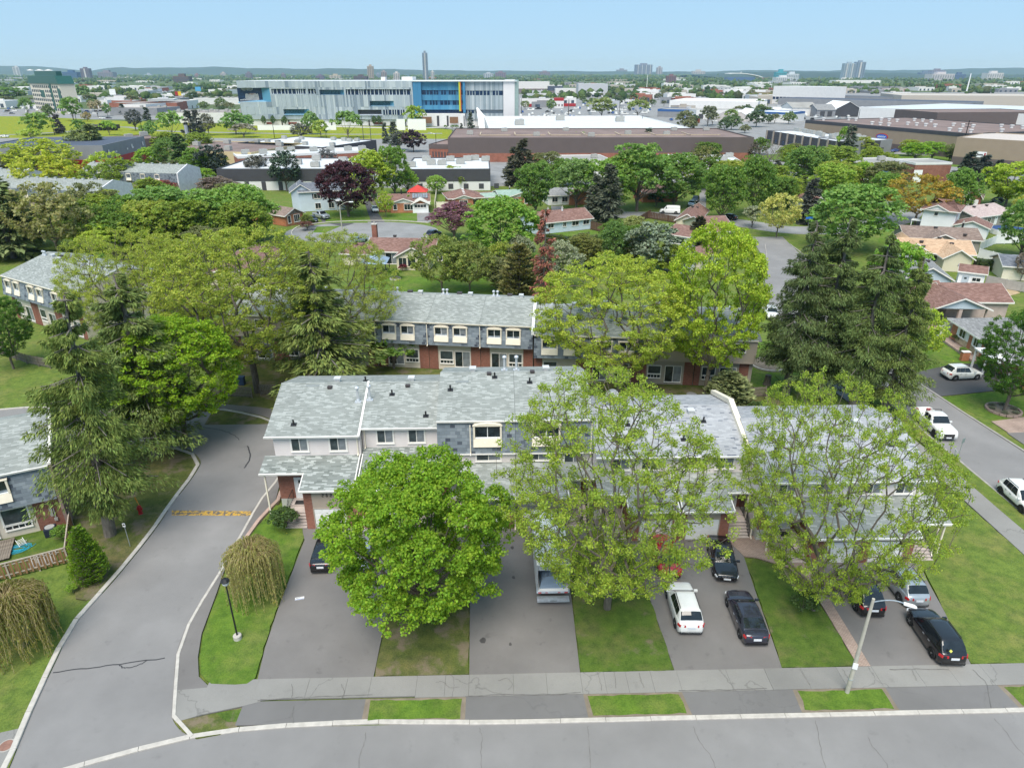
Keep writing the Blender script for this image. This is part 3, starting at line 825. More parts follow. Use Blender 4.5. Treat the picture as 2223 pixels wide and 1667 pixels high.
def railing(parent,pts,h=0.95,n=6,mat=None):
 m=MB()
 for a,b in zip(pts[:-1],pts[1:]):
  a,b=Vector(a),Vector(b)
  m.tube(a+Vector((0,0,h)),b+Vector((0,0,h)),.025,n=5);m.tube(a+Vector((0,0,.12)),b+Vector((0,0,.12)),.018,n=4)
  for i in range(n+1):
   p=a+(b-a)*(i/n);m.tube(p,p+Vector((0,0,h)),.014 if 0<i<n else.024,n=4)
 return m.build('railing',mat or BLACKM,parent)
# the front row of townhouses
def townhouse(label,x0,x1,Yg,gx0,gx1,doorx,ze,Yw,zb,ye,zu,yr,zr,yb,zbk,shm,shl,style='siding',skirt=False,wins=(),vents=(),over=(0,0),door_side='R',wall=None,number=None,downs=(),porch=None,ent=True,roof_party=None,low_y=None):
 W=x1-x0
 t=thing('townhouse',label,'townhouse',(x0,Yg,0.0))
 X=lambda x:x-x0
 Y=lambda y:y-Yg
 wall=wall or SID_WHITE
 yent=Yg+3.0
 yw=Yw
 m=MB()
 ztop=zu+(ye_:=0)-0.12
 yq=yw if style!='mansard' else ye+.55
 if style=='mansard':
  m2=MB();m2.box(X(x0)+.016,X(x1)-.016,Y(yw),Y(yq)-.003,2.4,zu-2.9);m2.build('siding_wall',wall,t)
 prof=[(Y(yq),1.2 if style!='mansard' else 2.4),(Y(yb)-.3,0.05),(Y(yb)-.3,zbk-.1),(Y(yr),zr-.2),(Y(yq),zu+(yq-ye)*(zr-zu)/(yr-ye)-.2)]
 m.prism_x(prof,X(x0)+.015,X(x1)-.015)
 m.build('upper_wall',wall,t)
 ex0,ex1=(gx1,x1)if door_side=='R' else(x0,gx0)
 m=MB();m.box(X(x0)+.02,X(x1)-.02,Y(yent),Y(Yw)+.01,1.15,ze+(zb-ze)/(Yw-(Yg-.4))*3.4-.22);m.build('brick_wall',BRICK,t)
 m=MB();m.box(X(x0)+.03,X(x1)-.03,Y(yent)+.015,Y(Yw)+5,0.0,1.148);m.build('footing',CONC_D if False else M('painted footing',(0.5,0.5,0.46),0.9,0.08),t)
 gz=2.15
 pw=0.75
 gl,gr=X(gx0),X(gx1)
 dl,dr=X(doorx-1.38),X(doorx+1.38)
 top=ze-.14
 slope=(zb-ze)/(Yw-(Yg-.4))
 for a,b in((gl,dl),(dr,gr)):
  m=MB();m.box(a,b,0,.35,0,top);m.build('brick_pier',BRICK,t)
 for a in(gl,gr-.3):
  m=MB();m.prism_x([(.352,0),(Y(Yw),0),(Y(Yw),zb-.2),(.352,top)],a,a+.3);m.build('side_wall',BRICK,t)
 m=MB();m.box(dl,dr,.03,.3,gz,top)
 h_=m.build('header_panel',TAUPE if not skirt else SH_GREEN2,t)
 if skirt:
  m=MB();m.add([(gl-.1,-.42,top+.02),(gr+.1,-.42,top+.02),(gr+.1,-.12,gz-.12),(gl-.1,-.12,gz-.12),(gl-.1,.1,top+.02),(gr+.1,.1,top+.02),(gr+.1,.02,gz-.12),(gl-.1,.02,gz-.12)],[(3,2,1,0),(4,5,6,7),(0,1,5,4),(2,3,7,6),(0,4,7,3),(1,2,6,5)])
  m.build('shingle_skirt',SH_GREEN2,t)
 m=MB();m.box(dl,dl+.07,-.01,.12,0,gz);m.box(dr-.07,dr,-.01,.12,0,gz);m.box(dl+.07,dr-.07,-.01,.12,gz-.07,gz+.003)
 m.build('door_frame',TAUPE,t)
 garage_door(t,(dl+dr)/2,.06,0.1,dr-dl-.14,gz-.17)
 if number:
  SEG={'2':'abged','6':'afgedc','1':'bc'}
  for i,ch in enumerate(number):
   m=MB();w_,h_=.15,.15;cx_=(dl+dr)/2-.5+i*.33;zc=top-.58;q=.035
   B_={'a':(0,w_,2*h_-q,2*h_),'g':(0,w_,h_-q/2,h_+q/2),'d':(0,w_,0,q),'f':(0,q,h_,2*h_),'b':(w_-q,w_,h_,2*h_),'e':(0,q,0,h_),'c':(w_-q,w_,0,h_)}
   for k_ in SEG[ch]:a_=B_[k_];m.box(cx_+a_[0],cx_+a_[1],.004,.028,zc-h_+a_[2],zc-h_+a_[3])
   m.build('numeral',BLACKM,t)
  m=MB();m.box(-.12,.12,-.1,0,0,.14);m.build('lamp',BLACKM,t,loc=((dl+dr)/2,.03,top-.32))
 yl=Yw if low_y is None else low_y
 zl=ze+slope*(yl-(Yg-.4))
 a0,a1=(gl-.12,X(x1))if False else(gl-.12,gr+.12)
 lx0,lx1=X(x0)-over[0]*.9,X(x1)+over[1]*.9
 ype=Yg+1.45 if porch is None else porch
 zpe=ze+slope*(ype-(Yg-.4))
 m=MB()
 if door_side=='L':
  m.slab((a0,-.4,ze),(lx1 if over[1]else X(x1)-.02,-.4,ze),(lx1 if over[1]else X(x1)-.02,Y(yl),zl),(a0,Y(yl),zl),.14)
  m.slab((lx0,Y(ype),zpe),(a0-.002,Y(ype),zpe),(a0-.002,Y(yl),zl),(lx0,Y(yl),zl),.14)
 else:
  m.slab((lx0 if over[0]else X(x0)+.02,-.4,ze),(a1,-.4,ze),(a1,Y(yl),zl),(lx0 if over[0]else X(x0)+.02,Y(yl),zl),.14)
  m.slab((a1+.002,Y(ype),zpe),(lx1,Y(ype),zpe),(lx1,Y(yl),zl),(a1+.002,Y(yl),zl),.14)
 m.build('lower_roof',shl,t)
 g0,g1=(a0,X(x1)-.02)if door_side=='L' else(X(x0)+.02,a1)
 gutter(t,g0,g1,-.4,ze)
 e0,e1=(lx0,a0-.1)if door_side=='L' else(a1+.1,lx1)
 gutter(t,e0,e1,Y(ype),zpe)
 xs=a0 if door_side=='L' else a1
 m=MB();sx=-1 if door_side=='L' else 1
 m.add([(xs,-.42,ze+.03),(xs+sx*.08,-.42,ze+.03),(xs+sx*.08,Y(ype),zpe+.03),(xs,Y(ype),zpe+.03),(xs,-.42,ze-.16),(xs+sx*.08,-.42,ze-.16),(xs+sx*.08,Y(ype),zpe-.16),(xs,Y(ype),zpe-.16)],[(0,1,2,3),(7,6,5,4),(0,4,5,1),(1,5,6,2),(2,6,7,3),(3,7,4,0)])
 m.build('fascia',WHITE,t)
 if roof_party is not None:
  for k in(-.12,.12):
   m=MB();xx=X(roof_party)+k
   m.prism_x([(-.42,ze-.1),(Y(yl),zl-.1),(Y(yl),zl+.1),(-.42,ze+.1)],xx-.04,xx+.04)
   m.build('flashing',WHITE,t)
 if ent:
  w_=e1-e0
  dx=(gl-1.0)if door_side=='L' else(gr+1.0)
  sx0,sx1=dx-.85,dx+.9
  if door_side=='L':sx1=min(sx1,gl-.02)
  else:sx0=max(sx0,gr+.02)
  m=MB();m.box(sx0,sx1,1.95,Y(yent),0,1.2);m.build('landing',M('pink concrete',(0.46,0.4,0.37),0.9,0.08,3),t)
  steps(t,sx0,sx1,.1,1.95-.6,1.0,6)
  door(t,dx,Y(yent)-.01,1.2)
  m=MB();m.box(dx-.5,dx+.3,Y(yent)-1.0,Y(yent)-.4,1.2,1.215);m.build('door_mat',BLACKM,t)
  rx=sx0+.05 if door_side=='L' else sx1-.05
  railing(t,[(rx,.2,.1),(rx,1.5,1.15),(rx,Y(yent)-.1,1.2)],n=5)
  px_=lx0+.35 if door_side=='L' else lx1-.35
  m=MB();m.box(px_-.06,px_+.06,Y(ype)+.15,Y(ype)+.27,0.05,zpe-.12);m.build('post',CREAMT,t)
 ux0,ux1=X(x0)-over[0]*.55,X(x1)+over[1]*.55
 m=MB()
 m.slab((ux0,Y(ye),zu),(ux1,Y(ye),zu),(ux1,Y(yr),zr),(ux0,Y(yr),zr),.16)
 m.build('roof',shm,t)
 m=MB()
 m.slab((ux0,Y(yr)+.002,zr),(ux1,Y(yr)+.002,zr),(ux1,Y(yb),zbk),(ux0,Y(yb),zbk),.16)
 m.build('rear_roof',shm,t)
 m=MB();zz=.02
 m.slab((ux0,Y(yr)-.16,zr-.16*(zr-zu)/(yr-ye)+.03),(ux1,Y(yr)-.16,zr-.16*(zr-zu)/(yr-ye)+.03),(ux1,Y(yr),zr+.035),(ux0,Y(yr),zr+.035),.03)
 m.build('ridge_cap',shm,t)
 gutter(t,ux0-.02,ux1+.02,Y(ye),zu,WHITE)
 if style=='mansard':
  m=MB();zb2=zu-2.95
  yt,ybm=Y(ye)+.12,Y(ye)-.38
  m.add([(X(x0),ybm,zb2),(X(x1),ybm,zb2),(X(x1),yt,zu-.1),(X(x0),yt,zu-.1),(X(x0),yt+.5,zb2),(X(x1),yt+.5,zb2),(X(x1),yt+.4,zu-.1),(X(x0),yt+.4,zu-.1)],[(0,1,2,3),(5,4,7,6),(4,0,3,7),(1,5,6,2),(3,2,6,7),(4,5,1,0)])
  m.build('mansard',SH_MANS,t)
  m=MB();m.box(X(x0),X(x1),ybm-.04,ybm+.02,zb2-.12,zb2);m.build('mansard_trim',WHITE,t)
 sl=(zr-zu)/(yr-ye)
 for w in wins:
  k=w[0]
  if k=='w':window(t,X(w[1]),Y(yw)-.01,w[2],w[3],w[4],frame=WHITE,fw=.13,glass=[GLASS_C,GLASS_B]if len(w)<6 else w[5])
  if k=='m':mansard_window(t,X(w[1]),Y(ye)-.12,w[2],w[3],w[4])
 for v in vents:
  k,vx,vy=v[:3]
  zz=zu+sl*(vy-ye)if vy<=yr else zr+(vy-yr)*(zbk-zr)/(yb-yr)
  if k=='box':box_vent(t,X(vx),Y(vy),zz+.02)
  elif k=='pipe':pipe_vent(t,X(vx),Y(vy),zz,sl)
  elif k=='flue':flue(t,X(vx),Y(vy),zz)
  elif k=='turtle':turtle_vent(t,X(vx),Y(vy),zz).scale=(.62,)*3
  elif k=='patch':
   m=MB();m.slab((X(vx)-.6,Y(vy)-.13,zz-.13*sl+.03),(X(vx)+.6,Y(vy)-.13,zz-.13*sl+.03),(X(vx)+.6,Y(vy)+.13,zz+.13*sl+.03),(X(vx)-.6,Y(vy)+.13,zz+.13*sl+.03),.03)
   m.build('roof_patch',M('roof patch',(0.1,0.16,0.13)if v[3]else(0.2,0.22,0.22),0.8),t)
 for d in downs:
  downspout(t,X(d[0]),Y(d[1]),d[2],d[3])
 return t
def parapet(parent_label,x,yr0,yr1,f,w=0.3):
 pass
B12=dict(Yg=47.3,ze=4.13,zb=5.35,yr=56.6,zr=9.4,yb=61.9,zbk=7.75)
u1=townhouse('left end townhouse numbered 2621 over its garage, with brick entry and steps',-18.95,-11.6,47.3,-16.0,-11.6,-13.95,4.13,50.7,5.25,50.3,7.32,56.6,9.4,61.9,7.75,SH_GREEN,SH_GREEN2,wins=(('w',-16.75,5.75,1.3,1.15),('w',-13.5,5.75,1.3,1.15)),door_side='L',over=(1,0),number='2621',vents=(('pipe',-17.3,51.6),('turtle',-15.0,55.9),('patch',-16.6,56.2,0),('box',-14.6,57.4),('flue',-12.2,54.2),('pipe',-12.0,57.2)),downs=((-11.85,50.65,5.3,7.2),),roof_party=-11.6)
u2=townhouse('white sided townhouse beside the left end one, half hidden by the bright green maple',-11.58,-5.02,47.3,-11.58,-7.2,-9.35,4.13,51.5,5.5,51.1,7.58,56.6,9.4,61.9,7.75,SH_GREEN,SH_GREEN2,wins=(('w',-9.6,6.0,1.3,1.15),('w',-6.9,6.0,1.3,1.15)),door_side='R',vents=(('flue',-11.2,54.4),('pipe',-9.3,55.0),('turtle',-8.0,56.0),('box',-7.8,57.4),('pipe',-6.1,52.4)),downs=((-11.35,51.45,5.5,7.45),(-11.2,47.3,.1,4.0)))
for t_,x_,y0_,y1_ in((u1,7.35,3.0,9.3),):
 m=MB();m.add([(x_-.1,3.0,7.35),(x_+.08,3.0,7.35),(x_+.08,9.3,9.52),(x_-.1,9.3,9.52),(x_-.1,3.0,7.2),(x_+.08,3.0,7.2),(x_+.08,9.3,9.3),(x_-.1,9.3,9.3)],[(0,1,2,3),(7,6,5,4),(0,4,5,1),(1,5,6,2),(2,6,7,3),(3,7,4,0)])
 m.build('party_wall_cap',WHITE,t_)
u3=townhouse('taller townhouse with slate shingled upper floor and a cream window, right behind the green maple',-5.0,1.59,46.9,-2.5,1.59,-0.55,3.38,50.2,4.6,50.3,8.6,56.1,10.5,61.0,8.9,SH_GREEN,SH_GREEN,style='mansard',skirt=True,wins=(('m',-0.75,7.05,2.1,1.1),('w',-0.7,4.85,2.0,.75)),door_side='L',over=(0,0),vents=(('pipe',-4.0,53.9),('patch',-3.0,54.9,1),('box',-2.1,57.0),('turtle',-.6,55.8),('pipe',-.1,55.4),('flue',.8,57.4)),downs=((-2.2,49.9,5.6,8.4),(1.5,46.9,.1,3.2)))
u4=townhouse('taller shingled townhouse behind the box truck, seen through the left tall honey locust',1.61,8.2,46.9,1.61,5.75,3.55,3.38,50.2,4.6,50.3,8.6,56.1,10.5,61.0,8.9,SH_GREEN,SH_GREEN,style='mansard',skirt=True,wins=(('m',4.2,7.05,2.1,1.1),('w',3.6,4.85,2.0,.75),('w',6.6,4.4,1.5,1.2)),door_side='R',over=(0,0),vents=(('flue',1.9,57.4),('turtle',3.3,56.0),('pipe',3.0,54.7),('box',4.6,57.0),('pipe',6.2,52.0)),downs=((8.0,49.9,5.6,8.4),))
u5=townhouse('townhouse with pale blue grey roof behind the red car',8.25,14.75,45.0,11.9-1.2,14.75,12.9,3.15,48.6,4.3,48.2,6.1,54.0,8.0,59.0,6.6,SH_BLUE,SH_GREEN,wins=(('w',10.4,4.75,1.4,1.0),('w',12.9,4.75,1.4,1.0)),door_side='L',vents=(('box',12.3,53.2),('pipe',11.4,51.7),('turtle',14.0,53.9),('pipe',10,50)),downs=((14.4,45.0,.1,3.0),),roof_party=14.75)
u6=townhouse('townhouse with pale blue grey roof behind the black van-nosed car, between the two tall honey locusts',14.77,21.2,45.0,14.77,18.9,16.75,3.15,48.6,4.3,48.2,6.1,54.0,8.0,59.0,6.6,SH_BLUE,SH_GREEN,wins=(('w',16.4,4.75,1.4,1.0),('w',19.2,4.75,1.4,1.0)),door_side='R',vents=(('box',17.2,53.0),('pipe',18.1,52.0),('pipe',15.9,50.0)),downs=((20.9,45.2,.1,3.4),))
u6['label']='townhouse with pale blue grey roof between the two tall honey locusts'
m=MB();m.prism_x([(3.1,6.0),(9.2,8.0),(14.0,6.7),(14.0,7.1),(9.2,8.45),(3.1,6.45)],6.1,6.55);m.build('party_wall_cap',CREAMT,u6)
u7=townhouse('townhouse with pale roof behind the right tall honey locust and black crossover',21.2,28.3,41.8,24.3,28.3,26.75,2.75,45.4,3.85,45.0,5.5,51.8,7.75,57.0,6.3,SH_BLUE,SH_GREEN,wins=(('w',23.3,4.15,1.3,.95),('w',26.3,4.15,1.3,.95)),door_side='L',vents=(('box',25,51.0),('pipe',23,48)),downs=((28.0,41.8,.1,2.6),),over=(0,0),porch=43.2)
u8=townhouse('right end townhouse with pale roof beside the wide side lawn',28.32,34.6,41.8,28.32,32.4,30.3,2.75,45.4,3.85,45.0,5.5,51.8,7.75,57.0,6.3,SH_BLUE,SH_GREEN,wins=(('w',30.3,4.15,1.3,.95),('w',32.9,4.15,1.3,.95)),door_side='R',over=(0,1),porch=42.6,vents=(('box',31,51.0),('pipe',33,48.6)),downs=((34.5,42.6,.1,2.7),))
sd=thing('satellite_dish','round satellite dish standing on the roof ridge below the beige rear row','satellite dish',(10.3,54.3,7.85))
m=MB();m.lathe([(.05,.0),(.45,.06),(.62,.18),(.64,.18),(.46,.03),(.06,-.04)],n=18);o_=m.build('dish',M('dish grey',(0.5,0.52,0.55),0.4),sd,loc=(0,0,1.0),rot=(rad(75),0,rad(12)))
m=MB();m.tube((0,.1,0),(0,.1,1.0),.04,n=6);m.tube((0,0,.8),(0,-.5,.9),.02,n=5);m.box(-.06,.06,-.58,-.45,.86,.96);m.build('mast',GALV,sd)
# the rear rows
def rear_house(label,loc,rz,W,style,zu,rise,depth,ground,wins,lower,vents=(),roofm=None,end=(0,0),back=5.0,d1=6.3,steps_=0,roof_over=0.0,zl=None):
 t=thing('townhouse',label,'townhouse',loc,rz)
 roofm=roofm or SH_GREEN
 zm=zl if zl is not None else zu-2.9
 sl=rise/d1
 m=MB();m.slab((-roof_over*end[0],-.1,zu),(W+roof_over*end[1],-.1,zu),(W+roof_over*end[1],d1,zu+rise),(-roof_over*end[0],d1,zu+rise),.15);m.build('roof',roofm,t)
 m=MB();m.slab((-roof_over*end[0],d1+.002,zu+rise),(W+roof_over*end[1],d1+.002,zu+rise),(W+roof_over*end[1],d1+back,zu+rise-back*sl),(-roof_over*end[0],d1+back,zu+rise-back*sl),.15);m.build('rear_roof',roofm,t)
 gutter(t,0,W,-.1,zu,CREAMT)
 if style=='mansard':
  m=MB();m.add([(0,-.42,zm),(W,-.42,zm),(W,.1,zu-.1),(0,.1,zu-.1),(0,1,zm),(W,1,zm),(W,1,zu-.1),(0,1,zu-.1)],[(0,1,2,3),(5,4,7,6),(4,0,3,7),(1,5,6,2),(3,2,6,7),(4,5,1,0)])
  m.build('mansard',SH_MANS,t)
 else:
  m=MB();m.box(.01,W-.01,-.0,1,zm,zu-.12);m.build('upper_wall',SID_BEIGE,t)
  m=MB();m.box(0,W,-.06,-.003,zm-.1,zm+.05);m.build('fascia',TAUPE,t)
 m=MB();m.prism_x([(.6,0),(d1+back-.4,0),(d1+back-.4,zu+rise-back*sl-.2),(d1,zu+rise-.2),(.6,zu-.1+.6*sl-.1)],.02,W-.02);m.build('wall',STUCCO if style!='plain' else SID_BEIGE,t)
 for a,b in lower:
  m=MB();m.box(a,b,.55,.62,0,zm-.003);m.build('brick_wall',BRICK,t)
 for w in wins:
  if w[0]=='m':mansard_window(t,w[1],-.12,w[2],w[3],w[4],arched=len(w)<6)
  elif w[0]=='w':window(t,w[1],-.02,w[2],w[3],w[4],frame=WHITE)
  elif w[0]=='g':window(t,w[1],.58,w[2],w[3],w[4],frame=WHITE)
  elif w[0]=='p':patio_door(t,w[1],.58,w[2],w[3],w[4])
  elif w[0]=='gg':
   window(t,w[1],.58,w[2]+.55,w[3],w[4],panes=1,glass=GLASS_C);window(t,w[1],.58,w[2],w[3],.38,panes=4,glass=GLASS,name='low_window')
 for v in vents:
  z=zu+sl*v[2]if v[2]<=d1 else zu+rise-(v[2]-d1)*sl
  {'box':box_vent,'pipe':pipe_vent,'flue':lambda*a:(flue(a[0],a[1]-.25,a[2],a[3],.55),flue(a[0],a[1]+.25,a[2],a[3],.55)),'turtle':turtle_vent}[v[0]](t,v[1],v[2],z)
 return t
RB=rad(-8.4)
A0=Vector((-15.4,81.9))
dB=Vector((math.cos(RB),math.sin(RB)))
def rowB(s):p=A0+dB*s;return(p.x,p.y,0)
GW=6.6
labs=['rear row townhouse with slate shingles and two arched windows, left of three alike, brown blinds in its windows','rear row townhouse with slate shingles and two arched windows, middle of three alike','rear row townhouse with slate shingles next to the white roof parapet']
labs[0]='rear slate shingled townhouse nearest the tall spruce, second downspout at its left'
for i in range(3):
 W_=6.75
 t=rear_house(labs[i],rowB(0.05+i*W_),RB,W_-.02,'mansard',6.6,1.8,0,0,[('m',1.9,4.95,1.55,1.05),('m',4.3,4.95,1.55,1.05),('p',2.4,.5,1.9,2.05),('gg',4.5,.9,1.6,1.1)]if i!=1 else[('m',1.9,4.95,1.55,1.05),('m',4.3,4.95,1.55,1.05),('gg',2.3,.9,1.6,1.1),('p',4.4,.5,1.9,2.05)],[(0.02,1.2),(5.5,W_-.04)],vents=(('flue',1.2,6.2),('box',4.6,6.2),('turtle',3.0,6.9)))
 downspout(t,.12,-.42,3.6,6.4);
for i in range(3):
 W_=6.5
 mans=i==2
 t=rear_house(['far left rear townhouse with beige upper wall behind the grey picket fence','rear townhouse with beige upper wall and white patio door left of the tall spruce','rear townhouse with slate shingles directly behind the tall narrow spruce'][i],rowB(-19.6+i*W_+(0.0)),RB,W_-.02,'mansard' if mans else 'plain',6.6,1.8,0,0,[('m',2.0,4.95,1.5,1.05),('m',4.6,4.95,1.5,1.05),('p',3.4,.4,1.9,2.05)]if mans else[('w',2.0,4.9,1.5,1.1),('w',4.4,4.9,1.5,1.1),('p',4.0,.4,1.9,2.05),('g',1.6,1.0,1.2,1.2)],[(.02,.9),(5.2,6.46)],vents=(('flue',2.2,6.2),('box',4.8,6.2)))
t_end=t
pt=rear_house('rear townhouse with slate shingles right of the white parapet, behind the large yellow green locust',(4.7,76.9,0),rad(-6),6.5,'mansard',6.3,1.8,0,0,[('m',1.9,4.6,1.7,1.05,0),('m',4.6,4.6,1.7,1.05,0),('gg',2.0,.9,1.6,1.1)],[(.02,1),(5.2,6.4)],vents=(('flue',2.2,6.2),('box',4.8,6.2)))
m=MB();m.prism_x([(-.2,6.3),(2.5,7.0),(6.4,8.15),(6.9,8.0),(6.9,8.6),(6.4,8.75),(-.2,6.75)],-.35,.0);m.build('parapet',BRIGHT,pt)
RB2=rad(-6.0)
A2=Vector((4.7,76.9));d2=Vector((math.cos(RB2),math.sin(RB2)))
labs=['rear townhouse with slate shingles behind the multi-stemmed locust trunk','rear townhouse with beige upper wall and sliding door, left of the twin-stemmed tree','right end rear townhouse with beige overhanging wall behind the round evergreen']
for i in range(3):
 s=6.55*(i+1)
 p=A2+d2*s
 mans=i==0
 t=rear_house(labs[i],(p.x,p.y,0),RB2,6.5 if i<2 else 6.9,'mansard' if mans else 'plain',6.3,1.8,0,0,[('m',1.9,4.6,1.7,1.05,0),('m',4.6,4.6,1.7,1.05,0),('p',1.6,.4,1.7,2.05),('gg',4.2,.9,1.6,1.1)]if mans else[('w',1.9,4.8,1.5,1.0),('w',4.8,4.8,1.5,1.0),('p',4.0,.4,1.9,2.05),('gg',1.7,.9,1.5,1.0)],[(0,.7),(5.3,6.45)],vents=(('flue',2.2,6.2),('box',4.8,6.2)),end=(0,1 if i==2 else 0),roof_over=.4)
# the house at the left edge (E) and the long roof above it (C)
pE=G(124,1083,3.2);qE=G(0,1110,3.2)
RE=math.atan2(pE[1]-qE[1],pE[0]-qE[0])
WE=7.5
loE=(pE[0]-WE*math.cos(RE)+0.42*math.sin(RE),pE[1]-WE*math.sin(RE)-0.42*math.cos(RE),0)
loE=(loE[0]-.84*math.sin(RE)*1,loE[1]+.84*math.cos(RE)*1,0)
tE=thing('townhouse','townhouse at left edge of photo with slate shingled upper floor, brick corner and wooden deck','townhouse',loE,RE)
zuE,zmE=6.25,3.25
m=MB();m.slab((0,-.1,zuE),(WE+.05,-.1,zuE),(WE+.05,6.4,zuE+1.9),(0,6.4,zuE+1.9),.15);m.slab((0,6.402,zuE+1.9),(WE+.05,6.402,zuE+1.9),(WE+.05,8.2,zuE+1.4),(0,8.2,zuE+1.4),.15);m.build('roof',SH_GREEN,tE)
gutter(tE,0,WE+.05,-.1,zuE)
m=MB();m.add([(0,-.42,zmE),(WE,-.42,zmE),(WE,.1,zuE-.1),(0,.1,zuE-.1),(0,1,zmE),(WE,1,zmE),(WE,1,zuE-.1),(0,1,zuE-.1)],[(0,1,2,3),(5,4,7,6),(4,0,3,7),(1,5,6,2),(3,2,6,7),(4,5,1,0)]);m.build('mansard',SH_MANS,tE)
m=MB();m.box(0,WE-2.0,.5,8,0,zmE-.01);m.build('wall',STUCCO,tE)
m=MB();m.box(WE-2.0,WE-.02,.48,.9,0,zmE-.01);m.build('brick_wall',BRICK,tE)
m=MB();m.prism_x([(-.3,0),(8.2,0),(8.2,zuE+1.5),(6.4,zuE+2.1),(-.1,zuE+.1),(-.45,zmE)],WE+.06,WE+.28);m.build('party_wall',M('brown grey render',(0.26,0.19,0.17),0.9),tE)
m=MB();m.prism_x([(-.15,zuE+.05),(6.4,zuE+2.05),(6.4,zuE+2.25),(-.15,zuE+.25)],WE+.05,WE+.3);m.build('party_wall_cap',WHITE,tE)
mansard_window(tE,WE-4.05,-.12,4.6,2.1,1.1,arched=False)
window(tE,WE-3.3,.48,1.35,1.75,1.35,panes=1,glass=GLASS_C,fw=.13)
window(tE,WE-3.3,.48,.85,1.75,.36,panes=4,glass=GLASS,name='low_window')
patio_door(tE,WE-5.7,.48,.35,1.8,2.1)
m=MB();m.box(WE-.95,WE-.75,.3,.47,1.3,2.1);m.tube((WE-.65,.4,.9),(WE-.65,.4,2.0),.05);m.box(WE-.8,WE-.55,.32,.47,.8,1.05);m.build('utility_box',M('utility grey',(0.4,0.39,0.36),0.5),tE)
def eloc(x,y,z=0):
 return(loE[0]+x*math.cos(RE)-y*math.sin(RE),loE[1]+x*math.sin(RE)+y*math.cos(RE),z)
dk=thing('wooden_deck','weathered grey wooden deck below the patio door at left edge','deck',eloc(0,-2.9,0),RE)
for i in range(20):
 m=MB();m.box(0,.155,0,2.9,.28,.32);m.build('plank',WOOD_G,dk,loc=(-.2+i*.17+0.6,random.uniform(-.03,.03),random.uniform(-.006,.006)))
m=MB();m.box(.5,3.7,.1,2.9,.05,.27);m.build('deck_frame',M('dark wood',(0.05,0.04,0.035),0.9),dk)
ac=thing('air_conditioner','dark square air conditioner beside the brick corner at left','air conditioner',eloc(WE-1.1,-.55,.1),RE)
m=MB();m.box(-.42,.42,-.42,.42,0,.75);m.build('casing',M('dark blue casing',(0.02,0.028,0.05),0.5),ac,bevel=.04)
m=MB();m.lathe([(.36,.752),(.36,.79),(.1,.8)],n=14);m.build('fan_grille',M('grille grey',(0.35,0.36,0.36),0.5),ac)
sb=thing('stepping_slab','mossy concrete slab inside the left backyard fence','slab',eloc(WE-1.4,-4.0,.08),RE)
m=MB();m.box(-.9,.9,-.9,.9,0,.08);m.build('slab',CONC_D,sb)
sheet('backyard',[eloc(-4,.5)[:2],eloc(WE+.2,.5)[:2],eloc(WE+.4,-5.2)[:2],eloc(-4,-5.4)[:2]],0.09,GRASS_W,0.1)
ch=thing('folding_chair','white tubular folding chair lying on the left backyard grass','chair',eloc(WE-3.0,-1.3,.1),RE+.5)
m=MB()
for k in(-.25,.25):
 m.tube((k,0,.02),(k,.6,.45),.02,n=6);m.tube((k,.5,.02),(k,-.2,.5),.02,n=6)
m.build('frame',BRIGHT,ch)
m=MB()
for k in range(5):m.box(-.25,.25,.05+k*.11,.1+k*.11,.12+k*.06,.13+k*.06)
m.build('webbing',BRIGHT,ch)
hs=thing('garden_hose','tangled bright blue garden hose on the left backyard grass','hose',eloc(WE-3.3,-1.6,.12),RE)
m=MB();prev=None
for i in range(70):
 a=i*.55;r=.35+.28*math.sin(i*.37)+i*.004
 p=(r*1.4*math.cos(a)+.2*math.sin(i*.2),r*.8*math.sin(a),.02+.02*(i%3))
 if prev:m.tube(prev,p,.02,n=5,cap=False)
 prev=p
m.build('coil',M('blue hose',(0.02,0.33,0.48),0.4),hs)
def fence(label,pts,h=1.2,slat=0.12,gap=0.03,mat=None,posts=2.4,rail=True,both=False,cat='fence',name='fence',top=False,post_mat=None,z0=0.05,group=None,tilt=0.0):
 mat=mat or WOOD_G
 root=thing(name,label,cat,(*pts[0],z0),0,group)
 ox,oy=pts[0]
 bm={}
 for a,b in zip(pts[:-1],pts[1:]):
  a,b=Vector(a),Vector(b);L=(b-a).length;u=(b-a)/L;ang=math.atan2(u.y,u.x)
  n=max(1,int(L/(slat+gap)))
  if 'b' not in bm:
   m=MB();m.box(-slat/2,slat/2,-.012,.012,.05,h);bm['b']=m.mesh('board',mat)
   m=MB();m.box(-.05,.05,-.05,.05,-.1,h+.08);bm['p']=m.mesh('post',post_mat or mat)
  step=L/n
  for i in range(n):
   p=a+u*(i+.5)*step
   off=(0.045 if(i%2 or not both)else-0.045)
   place('board',bm['b'],root,(p.x-ox-u.y*off,p.y-oy+u.x*off,random.uniform(-.03,.02)),(random.uniform(-.02,.02),tilt,ang))
  k=max(1,round(L/posts))
  for i in range(k+1):
   p=a+u*(L*i/k)
   place('post',bm['p'],root,(p.x-ox,p.y-oy,0),(0,0,ang))
  for zz in((.3,h-.2)if rail else())+((h+.05,)if top else()):
   m=MB();m.box(0,L,-.02,.02 if zz<h else.06,zz-.045,zz+.045);m.build('rail',post_mat or mat,root,loc=(a.x-ox,a.y-oy,0),rot=(0,0,ang))
 return root
